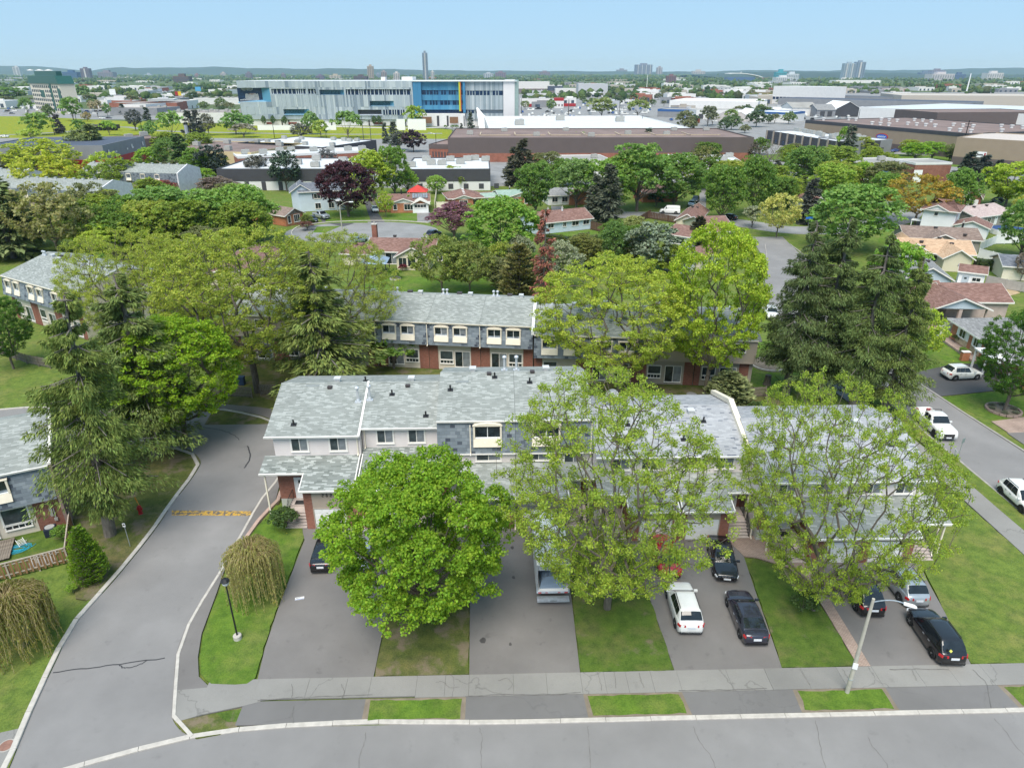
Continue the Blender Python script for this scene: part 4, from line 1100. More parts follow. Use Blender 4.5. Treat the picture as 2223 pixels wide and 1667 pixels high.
def solid_fence(label,pts,h=1.7,mat=None,panel=2.4,name='panel_fence',group=None):
 root=thing(name,label,'fence',(*pts[0],0),0,group)
 ox,oy=pts[0];mat=mat or BRIGHT
 for a,b in zip(pts[:-1],pts[1:]):
  a,b=Vector(a),Vector(b);L=(b-a).length;u=(b-a)/L;ang=math.atan2(u.y,u.x);n=max(1,round(L/panel))
  for i in range(n):
   p=a+u*(L*i/n)
   m=MB();m.box(.08,L/n-.08,-.03,.03,.08,h);m.box(.05,L/n-.05,-.045,.045,h-.12,h+.02);m.build('panel',mat,root,loc=(p.x-ox,p.y-oy,0),rot=(0,0,ang))
   m=MB();m.box(-.07,.07,-.07,.07,0,h+.12);m.build('post',mat,root,loc=(p.x-ox,p.y-oy,0),rot=(0,0,ang))
 return root
fence('brown board fence with white capping round the left backyard',[eloc(WE+.35,.2)[:2],eloc(WE+.45,-5.2)[:2],eloc(WE-3.4,-5.3)[:2],eloc(-3,-5.5)[:2]],1.35,.14,.06,WOOD_B,both=True,top=True,post_mat=M('pale capping',(0.45,0.38,0.32),0.8))
fence('grey picket fence left of the locust trunk behind the lane bend',[G(440,858),G(500,862),G(548,864)],1.25,.13,.06,WOOD_G,top=True)
fence('short grey picket fence right of the locust trunk behind the lane bend',[G(566,858),G(602,858)],1.25,.13,.06,WOOD_G,top=True)
fence('grey picket fence at the yard corner right of the front row',[G(1572,866),G(1660,862),G(1662,912),G(1625,912)],1.3,.12,.05,WOOD_G)
fence('grey board fence between two rear yards left of the twin stems',[(26.0,73.4),(26.6,67.5)],1.8,.14,.02,WOOD_G)
fence('grey picket fence at the left lawn edge',[G(-30,758),G(60,790),G(110,800)],1.3,.13,.06,WOOD_G)
cA,cB=G(0,597,7),G(157,640,7)
RC=math.atan2(cB[1]-cA[1],cB[0]-cA[0])
LC=math.hypot(cB[0]-cA[0],cB[1]-cA[1])
labs=['left cut-off townhouse in the long diagonal row at left edge','middle townhouse of the long diagonal row at left, one cream window','end townhouse of the long diagonal row at left with paired cream windows']
for i in range(3):
 s=LC-6.6*(3-i)
 rear_house(labs[i],(cA[0]+s*math.cos(RC),cA[1]+s*math.sin(RC),0),RC,6.58,'mansard',7.0,2.1,0,0,[('m',1.9,5.3,1.3,1.1),('m',4.4,5.3,1.3,1.1),('gg',2.0,1,1.5,1.2),('p',4.5,.4,1.8,2.05)],[(0,.8),(5.4,6.5)],vents=(('flue',1.0,6.4),('box',3.2,6.6),('turtle',5.0,6.9),('box',5.6,6.2)),d1=7.5,back=5.5)
# trees
def rot_to(d):
 return Vector(d).to_track_quat('Z','Y')
def leaf_quads(centers,n_per,r,size,flat=0.7,up=0.6,seed=1,elong=1.4,droop=0.0):
 g=np.random.default_rng(seed)
 C=np.asarray(centers,dtype=np.float64)
 N=len(C)*n_per
 off=g.normal(size=(N,3));off/=np.linalg.norm(off,axis=1,keepdims=True)+1e-9
 rr=r if np.isscalar(r)else np.repeat(np.asarray(r),n_per)
 off*=(g.random(N)**0.45*rr)[:,None]if not np.isscalar(rr)else(g.random(N)**0.45*rr)[:,None]
 off[:,2]*=flat
 P=np.repeat(C,n_per,axis=0)+off
 nrm=g.normal(size=(N,3))+off/(np.linalg.norm(off,axis=1,keepdims=True)+1e-9)*0.7
 nrm[:,2]=np.abs(nrm[:,2])+up
 nrm/=np.linalg.norm(nrm,axis=1,keepdims=True)
 t=g.normal(size=(N,3));t[:,2]-=droop
 t-=nrm*np.sum(t*nrm,axis=1,keepdims=True)
 t/=np.linalg.norm(t,axis=1,keepdims=True)+1e-9
 b=np.cross(nrm,t)
 s=size*(0.65+0.7*g.random(N))[:,None]
 V=np.empty((N,4,3))
 V[:,0]=P-t*s*elong*.5
 V[:,1]=P+b*s*.5+nrm*s*.12
 V[:,2]=P+t*s*elong*.5
 V[:,3]=P-b*s*.5+nrm*s*.12
 return V.reshape(-1,3),np.arange(N*4).reshape(-1,4)
def tubes_mesh(name,segs,mat,n=5):
 V,F3=[],[]
 base=0
 cs={k:[(math.cos(2*math.pi*i/k),math.sin(2*math.pi*i/k))for i in range(k)]for k in(3,4,5,6,8,10)}
 for p0,p1,r0,r1,k in segs:
  d=(p1[0]-p0[0],p1[1]-p0[1],p1[2]-p0[2])
  L=math.sqrt(d[0]**2+d[1]**2+d[2]**2)
  if L<1e-5:continue
  dx,dy,dz=d[0]/L,d[1]/L,d[2]/L
  if abs(dz)<.9:ax,ay,az=-dy,dx,0.0
  else:ax,ay,az=0.0,-dz,dy
  l=math.sqrt(ax*ax+ay*ay+az*az);ax,ay,az=ax/l,ay/l,az/l
  bx,by,bz=dy*az-dz*ay,dz*ax-dx*az,dx*ay-dy*ax
  for(p,r)in((p0,r0),(p1,r1)):
   for c,s in cs[k]:
    V.append((p[0]+r*(ax*c+bx*s),p[1]+r*(ay*c+by*s),p[2]+r*(az*c+bz*s)))
  for i in range(k):
   j=(i+1)%k
   F3.append((base+i,base+j,base+j+k,base+i+k))
  base+=2*k
 return np_mesh(name,V,F3,mat,4,smooth=False)
def grow_to(targets,trunk,rnd,bf=.35,step=.55,sagk=.0,r_tip=.012,pw=2.3,rmax=.4,jit=.12):
 P=[tuple(p)for p in trunk];par=[-1]+list(range(len(trunk)-1));PL=[0.0]
 for i in range(1,len(trunk)):PL.append(PL[-1]+math.dist(P[i],P[i-1]))
 A=np.zeros((60000,3));L=np.zeros(60000);n=len(P);A[:n]=P;L[:n]=PL
 f=np.array(trunk[-1]);T=sorted(targets,key=lambda t:math.dist(t,f))
 ends=[];k0=max(1,len(trunk)//3)
 for t in T:
  t=np.array(t);d=np.sqrt(((A[k0:n]-t)**2).sum(1));j=int(np.argmin(d+bf*L[k0:n]))+k0
  a=A[j].copy();dist=float(np.linalg.norm(t-a));m=max(1,int(dist/step));last=j
  bend=np.array([rnd.uniform(-1,1),rnd.uniform(-1,1),rnd.uniform(.2,1)])*dist*.07
  for i in range(1,m+1):
   e=i/m;q=a+(t-a)*e+bend*math.sin(math.pi*e)+np.array([rnd.uniform(-jit,jit)for _ in range(3)])*step*(e<1)
   A[n]=q;L[n]=L[last]+float(np.linalg.norm(q-A[last]));par.append(last);last=n;n+=1
  ends.append(last)
 w=np.zeros(n)
 for e in ends:w[e]+=1
 for i in range(n-1,0,-1):w[par[i]]+=w[i]
 w=np.maximum(w,1);R=np.minimum(r_tip*w**(1/pw),rmax)
 segs=[]
 for i in range(1,n):
  p=par[i];r1=float(R[i]);r0=float(min(R[p],r1*1.5))if p>=k0 else float(R[p])
  segs.append((tuple(A[p]),tuple(A[i]),r0,r1,8 if r1>.12 else(5 if r1>.04 else 3)))
 return segs,A[:n],w,ends
def crown_tree(name,seed,w=12.0,h=11.0,base=1.5,n=700,n_leaf=26,leaf=.1,leafr=.34,trunk_h=2.2,shell=.5,prof=None,bf=.35,rmax=.3,lumps=9,lump_amp=.22,flat=.55,elong=1.5,gap=.0,bark=None,mat=None,lean=0.0,twig_leaf=.5,r_tip=.013,up=.9,pads=None):
 rnd=random.Random(seed);g=np.random.default_rng(seed)
 cz=(base+h)/2;hz=(h-base)/2;R=w/2
 lv=g.normal(size=(lumps,3));lv/=np.linalg.norm(lv,axis=1,keepdims=True);la=g.uniform(-lump_amp,lump_amp,lumps)
 T=[]
 gv=g.normal(size=(7,3));gv/=np.linalg.norm(gv,axis=1,keepdims=True)
 while len(T)<n:
  d=g.normal(size=3);d/=np.linalg.norm(d);k=g.random()**(1/3);k=1-(1-k)*(1-shell)if g.random()<.75 else k
  s=1+float(np.sum(la*np.exp(-4*(1-lv@d))))
  if gap and(gv@d).max()>1-gap and g.random()<.8:continue
  z=d[2]*k;pr=1.0 if prof is None else prof(z)
  T.append((d[0]*k*R*s*pr+lean*(z+1),d[1]*k*R*s*pr,cz+z*hz*(s if z>0 else 1)))
 tk=[(0,0,-.3)]+[(lean*.1*i+rnd.uniform(-.04,.04),rnd.uniform(-.04,.04),trunk_h*(i+1)/5)for i in range(5)]
 segs,A,wt,ends=grow_to(T,tk,rnd,bf,rmax=rmax,r_tip=r_tip)
 C=[A[e]for e in ends]
 small=[i for i in range(6,len(A))if wt[i]<=3 and rnd.random()<twig_leaf]
 C=np.array(C+[A[i]for i in small])
 C+=g.normal(size=C.shape)*.08
 V,F=leaf_quads(C,n_leaf,leafr,leaf,flat,up,seed,elong)
 ww,hh=crown_size(V)
 return make_proto(name,tubes_mesh(name+'_wood',segs,bark or BARK),np_mesh(name+'_crown',V,F,mat or LEAF),ww,hh),len(F),len(segs)
class Proto:pass
def make_proto(name,wood,crown,w,h,extra=None):
 p=Proto();p.name=name;p.wood=wood;p.crown=crown;p.w=w;p.h=h;p.extra=extra
 return p
def crown_size(V):
 V=np.asarray(V)
 return max(np.percentile(V[:,0],98.5)-np.percentile(V[:,0],1.5),np.percentile(V[:,1],98.5)-np.percentile(V[:,1],1.5)),np.percentile(V[:,2],99.7)
def lobed(name,seed,w=12.0,h=12.0,base=2.0,lobes=44,clumps=26,n_leaf=22,leaf=.2,lobe_r=1.7,clump_r=.5,shape='round',trunk_r=.28,bark=None,inner=0.15,branches=7,mat=None,droop=0.0,krange=(.6,.98)):
 rnd=random.Random(seed);g=np.random.default_rng(seed)
 segs=[];C=[];cz=(base+h)/2;hz=(h-base)/2;R=w/2
 lob=[]
 for i in range(lobes):
  z=1-2*(i+.5)/lobes;a=i*2.39996+rnd.uniform(-.3,.3)
  rr=math.sqrt(max(0,1-z*z))
  k=rnd.uniform(*krange)
  if shape=='round':prof=1.0
  elif shape=='oval':prof=1.0-.2*max(0,z)
  elif shape=='vase':prof=.65+.45*(z*.5+.5)
  elif shape=='dome':prof=1.05-.15*z
  elif shape=='cone':prof=max(.25,.95-.62*(z*.5+.5)**1.0)
  zz=cz+hz*(1-lobe_r/hz*.6)*z*(k**.5)if hz>lobe_r else cz+hz*z*.6
  x,y=rr*prof*k*(R-lobe_r*.5)*math.cos(a),rr*prof*k*(R-lobe_r*.5)*math.sin(a)
  if shape=='dome' and z<-.3:continue
  lob.append((x,y,zz,lobe_r*rnd.uniform(.6,1.3)))
 for i in range(int(lobes*inner)):
  lob.append((rnd.uniform(-.3,.3)*R,rnd.uniform(-.3,.3)*R,cz+rnd.uniform(-.5,.7)*hz,lobe_r))
 for x,y,z,lr in lob:
  d=g.normal(size=(clumps,3));d/=np.linalg.norm(d,axis=1,keepdims=True)
  d[:,2]=np.where(d[:,2]<-.35,-d[:,2],d[:,2])
  out=np.array([x,y,(z-cz)*.7]);out=out/(np.linalg.norm(out)+1e-6)
  s=(d@out)>-.45
  d=d[s]
  C.append(np.array([x,y,z])+d*lr*(0.75+.35*g.random((len(d),1)))*np.array([1,1,.75]))
 C=np.concatenate(C)
 V,F=leaf_quads(C,n_leaf,clump_r,leaf,.6,.7,seed,1.25,droop)
 tr=Vector((0,0,base+(h-base)*.25))
 segs.append(((0,0,-.2),(0,0,base*.6),trunk_r*1.3,trunk_r,8));segs.append(((0,0,base*.6),tuple(tr),trunk_r,trunk_r*.75,8))
 pick=sorted(lob,key=lambda q:rnd.random())[:max(branches*3,6)]
 for x,y,z,lr in pick:
  s0=Vector((0,0,rnd.uniform(base*.7,tr.z)));e=Vector((x,y,z));mid=s0.lerp(e,.5)+Vector((0,0,-.1*(e-s0).length+.3))
  r0=trunk_r*.45
  segs.append((tuple(s0),tuple(mid),r0,r0*.6,5));segs.append((tuple(mid),tuple(e),r0*.6,r0*.2,4))
 ww,hh=crown_size(V)
 return make_proto(name,tubes_mesh(name+'_wood',segs,bark or BARK),np_mesh(name+'_crown',V,F,mat or LEAF),ww,hh),len(F),len(segs)
def conifer(name,seed,w=7.0,h=17.0,base=1.5,whorls=34,per=6,n_pos=9,n_spray=7,size=.16,elong=3.4,droop=1.2,hang=.35,trunk_r=.32,ragged=.25,taper=.85,sag=.25,mat=None,tipup=.12,thick=1.0):
 rnd=random.Random(seed);g=np.random.default_rng(seed);segs=[];P=[];D=[];S=[]
 prev=(0,0,-.2)
 K=10
 for i in range(K):
  z=h*(i+1)/K;q=(rnd.uniform(-.05,.05),rnd.uniform(-.05,.05),z)
  segs.append((prev,q,trunk_r*(1.15-i/K),max(.02,trunk_r*(1.15-(i+1)/K)),8 if i<5 else 5));prev=q
 for i in range(whorls):
  f=(i+.5)/whorls;z0=base+(h-base)*f**.95
  R=w/2*(1-f)**taper*rnd.uniform(1-ragged,1+ragged*.6)+.12
  if f<.12:R*=.6+f*3.3
  for j in range(max(3,int(per*(1.1-f*.4)))):
   if rnd.random()<.12:continue
   a=rnd.uniform(0,6.283);Rj=R*rnd.uniform(1-ragged,1.05);zz=z0+rnd.uniform(-.3,.3)
   ux,uy=math.cos(a),math.sin(a);pr=(0,0,zz)
   for k in range(1,5):
    t=k/4;x=Rj*t;zc=zz+Rj*(.12*t-sag*t*t*1.6+tipup*2.2*max(0,t-.6))*(1.2-f)
    q=(ux*x,uy*x,zc)
    if k<4:segs.append((pr,q,.06*(1-t)+.02,.05*(1-t)+.015,3))
    pr=q
   for k in range(n_pos):
    t=.18+.82*(k+rnd.random())/n_pos;x=Rj*t
    zc=zz+Rj*(.12*t-sag*t*t*1.6+tipup*2.2*max(0,t-.6))*(1.2-f)
    wside=(1-abs(t-.45))*.28*Rj*thick
    for q_ in range(n_spray):
     o=rnd.uniform(-1,1)*wside
     P.append((ux*x-uy*o,uy*x+ux*o,zc-rnd.random()*hang*(.6+.4*(1-f))))
     D.append((ux*.5-uy*o*.6+rnd.uniform(-.35,.35),uy*.5+ux*o*.6+rnd.uniform(-.35,.35),-droop*rnd.uniform(.1,1.0)+.2))
     S.append(rnd.uniform(.7,1.3))
 P=np.array(P);D=np.array(D);D/=np.linalg.norm(D,axis=1,keepdims=True);S=np.array(S)[:,None]*size
 nr=g.normal(size=P.shape);nr-=D*np.sum(nr*D,axis=1,keepdims=True);nr/=np.linalg.norm(nr,axis=1,keepdims=True)
 V=np.empty((len(P),4,3))
 V[:,0]=P-nr*S*.3;V[:,1]=P+D*S*elong*.45-nr*S*.55;V[:,2]=P+D*S*elong;V[:,3]=P+D*S*elong*.4+nr*S*.55
 V=V.reshape(-1,3);F=np.arange(len(V)).reshape(-1,4)
 ww,hh=crown_size(V)
 return make_proto(name,tubes_mesh(name+'_wood',segs,BARK_G),np_mesh(name+'_crown',V,F,mat or NEEDLE),ww,max(hh,h)),len(F),len(segs)
def weeping(name,seed,w=4.0,h=3.0):
 rnd=random.Random(seed);segs=[];P=[];D=[];S=[]
 segs.append(((0,0,0),(0.05,0,h*.75),.1,.08,8))
 for i in range(420):
  a=rnd.uniform(0,6.283);el=rnd.uniform(.12,1)**.6
  R=w/2*rnd.uniform(.85,1.05)*el
  ux,uy=math.cos(a),math.sin(a);top=h*(1.02-.16*el*el)+rnd.uniform(-.12,.1)
  pts=[]
  drop=rnd.uniform(.7,1.0)*(h*(.25+.72*el))
  for k in range(9):
   t=k/8
   if t<.45:x=R*(t/.45);z=h*.75+(top-h*.75)*math.sin(t/.45*1.57)
   else:x=R*(1+.06*(t-.45));z=top-drop*(t-.45)/.55
   pts.append((ux*x+.06*math.sin(k*2+i),uy*x+.06*math.cos(k*1.7+i),max(.06,z)))
  for p,q in zip(pts[:-1],pts[1:]):segs.append((p,q,.012,.01,3))
  for k in range(3,8):
   for _ in range(9):
    t=rnd.random();p=[pts[k][m_]*(1-t)+pts[k+1][m_]*t+rnd.uniform(-.05,.05)for m_ in range(3)]
    P.append(p);D.append((rnd.uniform(-.4,.4)+ux*.3,rnd.uniform(-.4,.4)+uy*.3,-1));S.append(rnd.uniform(.6,1.2))
 P=np.array(P);D=np.array(D);D/=np.linalg.norm(D,axis=1,keepdims=True);S=np.array(S)[:,None]*.055
 g=np.random.default_rng(seed);nr=g.normal(size=P.shape);nr-=D*np.sum(nr*D,axis=1,keepdims=True);nr/=np.linalg.norm(nr,axis=1,keepdims=True)
 V=np.empty((len(P),4,3));V[:,0]=P;V[:,1]=P+D*S*1.0-nr*S*.6;V[:,2]=P+D*S*2.2;V[:,3]=P+D*S*1.0+nr*S*.6
 V=V.reshape(-1,3)
 ww,hh=crown_size(V)
 return make_proto(name,tubes_mesh(name+'_wood',segs,M('straw twigs',(0.42,0.34,0.17),.9,.2,3)),np_mesh(name+'_crown',V,np.arange(len(V)).reshape(-1,4),LEAF),ww,hh),len(V)//4,len(segs)
PR={}
_log=[]
def reg(key,r):
 PR[key]=r[0];_log.append((key,r[1],r[2],round(r[0].w,1),round(r[0].h,1)))
reg('maple_near',lobed('maple',3,12.6,11.4,.7,58,42,42,.135,1.4,.38,'round',.26,branches=14,krange=(.66,1.03)))
vase=lambda z:1.0-.18*max(0,-z)**2
reg('locust_a',crown_tree('locust_a',11,13.5,11.5,1.6,1250,44,.07,.3,2.2,.45,lambda z:1-.5*max(0,-z-.1),r_tip=.0105,twig_leaf=.6,gap=.08,rmax=.3))
reg('locust_b',crown_tree('locust_b',23,14.5,11,1.3,1350,44,.07,.3,1.9,.45,lambda z:1-.35*max(0,-z-.1),r_tip=.0105,twig_leaf=.6,gap=.08,rmax=.32))
reg('locust_c',crown_tree('locust_c',31,12,13,3.0,800,44,.1,.36,3.5,.45,vase,gap=.05,rmax=.3))
reg('locust_thick',crown_tree('locust_thick',41,12,12,2.6,800,50,.1,.36,2.4,.5,vase,gap=.03,rmax=.26))
reg('maple_loose',crown_tree('maple_loose',8,11,12,2.0,750,46,.12,.4,2.4,.5,vase,gap=.04,rmax=.22))
reg('spruce_a',conifer('spruce_a',5,7.4,17,3.4,42,5,16,20,.05,5.5,1.9,.7,.30,.36,.62,.26,thick=.8,tipup=.22))
reg('spruce_b',conifer('spruce_b',9,7.0,17,2.0,42,5,16,20,.05,5.5,1.7,.65,.30,.38,.74,.24,thick=.85,tipup=.2))
reg('spruce_thin',conifer('spruce_thin',19,5.0,14,.8,36,5,13,17,.055,5,1.9,.7,.2,.42,.8,.3,thick=1.0))
reg('cedar_near',conifer('cedar',29,2.1,4.2,.1,56,14,5,9,.05,2.2,-1.0,.05,.1,.1,.6,-.1,mat=NEEDLE))
reg('weeping',weeping('weeping',2))
for k,(sd_,shp)in enumerate(((51,'round'),(52,'oval'),(53,'dome'),(54,'vase'))):
 reg('broad_%d'%k,lobed('broadleaf_%d'%k,sd_,10,10,.8,40,20,13,.3,1.35,.5,shp,.22))
reg('spread',crown_tree('spread',61,10,8,1.8,260,16,.24,.5,2.0,.4,vase,gap=.06,rmax=.22,twig_leaf=.3))
reg('bare',crown_tree('bare',71,8,9,2,400,1,.15,.3,2.2,.3,vase,rmax=.2,twig_leaf=.1,r_tip=.02))
reg('fir',conifer('fir',81,6,13,.6,26,6,6,6,.28,2.8,.9,.4,.2,.25,.8,.2,thick=1.3))
reg('thuja',conifer('thuja',85,4,8,.2,26,9,4,7,.2,2.2,-.6,.1,.12,.15,.5,-.05))
reg('pine',lobed('pine',91,8,9,1.5,22,14,14,.34,1.5,.6,'round',.2,mat=NEEDLE))
reg('dead_fir',conifer('dead_fir',95,3.6,12,.5,30,5,4,5,.16,3,1.2,.4,.16,.4,.5,.2))
reg('bush',lobed('bush',97,2.4,2.0,.15,14,12,12,.14,.45,.2,'dome',.06,branches=3))
for k in range(3):
 reg('far_%d'%k,lobed('far_broadleaf_%d'%k,101+k,10,9,.8,20,9,5,.85,1.7,.8,('round','dome','oval')[k],.2,branches=2))
reg('far_fir',conifer('far_fir',111,5,11,.4,14,6,3,5,.5,2.4,.7,.3,.2,.2,.8,.2))
NAMES={'maple':'maple_tree','locust':'honey_locust_tree','spruce':'spruce_tree','cedar':'cedar_tree','weeping':'weeping_shrub','broad':'broadleaf_tree','spread':'spreading_tree','bare':'bare_tree','fir':'fir_tree','thuja':'thuja_tree','pine':'pine_tree','dead':'dead_fir_tree','bush':'bush','far':'broadleaf_tree'}
def tree(key,x,y,w,h,color,label,rz=None,group=None,z=0.0,cat=None,tilt=0.0):
 p=PR[key]
 head=key.split('_')[0]
 nm=NAMES[head]if key!='far_fir' else 'fir_tree'
 if cat is None:cat='shrub' if head in('bush','weeping')else 'tree'
 rz=random.uniform(0,6.28)if rz is None else rz
 t=thing(nm,label,cat,(x,y,z),rz,group,(w/p.w,w/p.w,h/p.h))
 if tilt:t.rotation_euler=(Matrix.Rotation(tilt,3,'Y')@Matrix.Rotation(rz,3,'Z')).to_euler()
 place('trunk',p.wood,t)
 kx=1.0 if head in('maple','locust','weeping')else(1.15 if head=='spruce' else 1.55)
 if kx>1.2 and color[1]>color[0]:color=(max(color[0],color[1]*.56),color[1],color[2])
 if kx>1:color=(color[0]*1.04,color[1]*.96,color[2]*1.25)
 place('crown',p.crown,t,color=(min(.62,color[0]*kx),min(.6,color[1]*kx),color[2]*kx))
 return t
def tree_px(key,u,vb,vt,wpx,color,label,**kw):
 x,y=G(u,vb)
 h=PW(u,vt,y)[1]
 w=wpx*depth_of(x,y,h*.5)/F_PX
 return tree(key,x,y,w,h,color,label,**kw)
YG=(0.27,0.37,0.04);LG=(0.19,0.32,0.035);MG=(0.11,0.225,0.035);DG=(0.05,0.11,0.028);OL=(0.14,0.16,0.045);SPR=(0.085,0.115,0.035);SPD=(0.045,0.065,0.03)
LOC=(0.33,0.43,0.06);PUR=(0.06,0.026,0.03);PNK=(0.13,0.07,0.075);YEL=(0.27,0.215,0.03);GRY=(0.17,0.2,0.11);PAL=(0.29,0.31,0.08)
tree('maple_near',-5.2,36.8,10.9,12.2,(0.25,0.41,0.035),'dense bright green maple between the first two front driveways',rz=.4)
tree_px('locust_a',1318,1322,838,470,LOC,'tall honey locust on the lawn between the box truck and red car',rz=0.3)
tree_px('locust_b',1765,1325,866,440,LOC,'tall honey locust by the paver strip between dark sedan and black crossover',rz=1.2)
tree_px('locust_thick',1344,853,560,330,(0.42,0.5,0.07),'multi-stemmed yellow green locust between the front and rear rows',rz=.2)
tree_px('maple_loose',1531,858,485,195,(0.42,0.54,0.06),'tall twin-stemmed yellow green tree right of the multi-stemmed locust',rz=.9)
tree_px('locust_c',560,852,500,330,(0.38,0.44,0.075),'large locust growing behind the picket fence at the lane bend',rz=.5)
tree_px('locust_b',330,780,508,300,(0.38,0.44,0.075),'leftmost of the three wide yellow green locusts above the lane',rz=2.1)
tree_px('locust_a',735,800,505,270,(0.36,0.42,0.08),'wide yellow green locust right behind the narrow spruce',rz=3.7)
tree_px('locust_thick',440,740,512,230,(0.36,0.43,0.07),'yellow green locust in the middle of the wide crowns above the lane',rz=2.9)
tree('spruce_a',*G(240,1162),6.5,20.8,(0.135,0.195,0.035),'tall left spruce with drooping branches over the lane island',rz=.3,tilt=rad(5))
tree_px('spruce_b',345,985,596,190,(0.12,0.175,0.035),'second tall spruce right behind the left spruce by the lane',rz=1.9)
tree_px('spruce_thin',712,868,545,190,(0.15,0.205,0.04),'narrow ragged spruce standing between the front and rear rows',rz=.3)
tree_px('maple_loose',405,955,690,265,(0.28,0.43,0.03),'bright yellow green maple reaching over the lane bend beside the spruces',rz=2.2)
tree_px('maple_loose',30,800,640,100,MG,'green tree at the left edge behind the lawn fence',rz=.7)
tree('cedar_near',*G(203,1262),2.1,5.0,(0.12,0.22,0.015),'columnar cedar beside the brown backyard fence')
tree_px('weeping',52,1405,1280,140,(0.33,0.31,0.09),'weeping straw coloured shrub at the left edge of the photo')
tree_px('weeping',563,1298,1176,106,(0.48,0.46,0.17),'weeping straw coloured shrub beside the black lamp post')
tree_px('spruce_a',1705,858,485,125,(0.085,0.13,0.035),'leftmost dark spruce of the big right clump',rz=2.5)
tree_px('spruce_b',1768,862,476,135,(0.09,0.14,0.035),'tallest spruce of the right clump, second from its left',rz=.5)
tree_px('spruce_a',1850,882,508,130,(0.10,0.155,0.035),'third spruce from the left in the big right clump',rz=4.1)
tree_px('spruce_b',1922,892,562,105,(0.12,0.175,0.035),'rightmost spruce of the clump, next to the cross street',rz=3.3)
tree_px('thuja',1580,872,806,84,(0.16,0.2,0.07),'round pale evergreen in the rear yard beside the twin-stemmed tree')
tree_px('maple_loose',2180,893,678,150,MG,'green maple in a ringed bed on the lawn right of the cross street',rz=1.1)
tree_px('spread',1990,790,672,92,YG,'small yellow green tree on the lawn below the carport house')
for u,v,w_,c,l in((622,1148,60,DG,'dark leafy plants beside the entry steps of the left end townhouse'),(395,860,30,MG,'low green bush at the lane bend kerb'),(1295,1215,34,MG,'green bush at the foot of the left honey locust'),(1740,1330,55,DG,'dark green shrub under the right honey locust'),(1640,905,40,DG,'dark bush inside the grey fence corner'),(855,800,95,MG,'leafy green bush in front of the rear row patio doors'),(1398,798,40,MG,'small bush beside the grey fence at the rear patio'),(140,1170,40,MG,'low green shrubs beside the dark air conditioner'),(160,1285,22,LG,'small bright bush at the foot of the brown fence'),(2080,745,26,DG,'dark round shrub in the bed below the orange brick house'),(2115,765,24,LG,'light green shrub at the end of the orange brick house bed'),(2093,770,20,MG,'second dark shrub in the bed of the orange brick house')):
 tree_px('bush',u,v,v-w_*.75,w_,c,l)
for i,a in enumerate((0,1.1,2.1,3.0,4.2,5.3)):
 c=G(2178,890)
 tree('bush',c[0]+1.2*math.cos(a),c[1]+1.2*math.sin(a),.7,.4,GRY,'small pale plant in the ring bed round the right maple',group='plants in the ring bed',cat='plant')
tree_px('bush',2000,905,890,12,MG,'tiny shrub beside the parked white pickup')
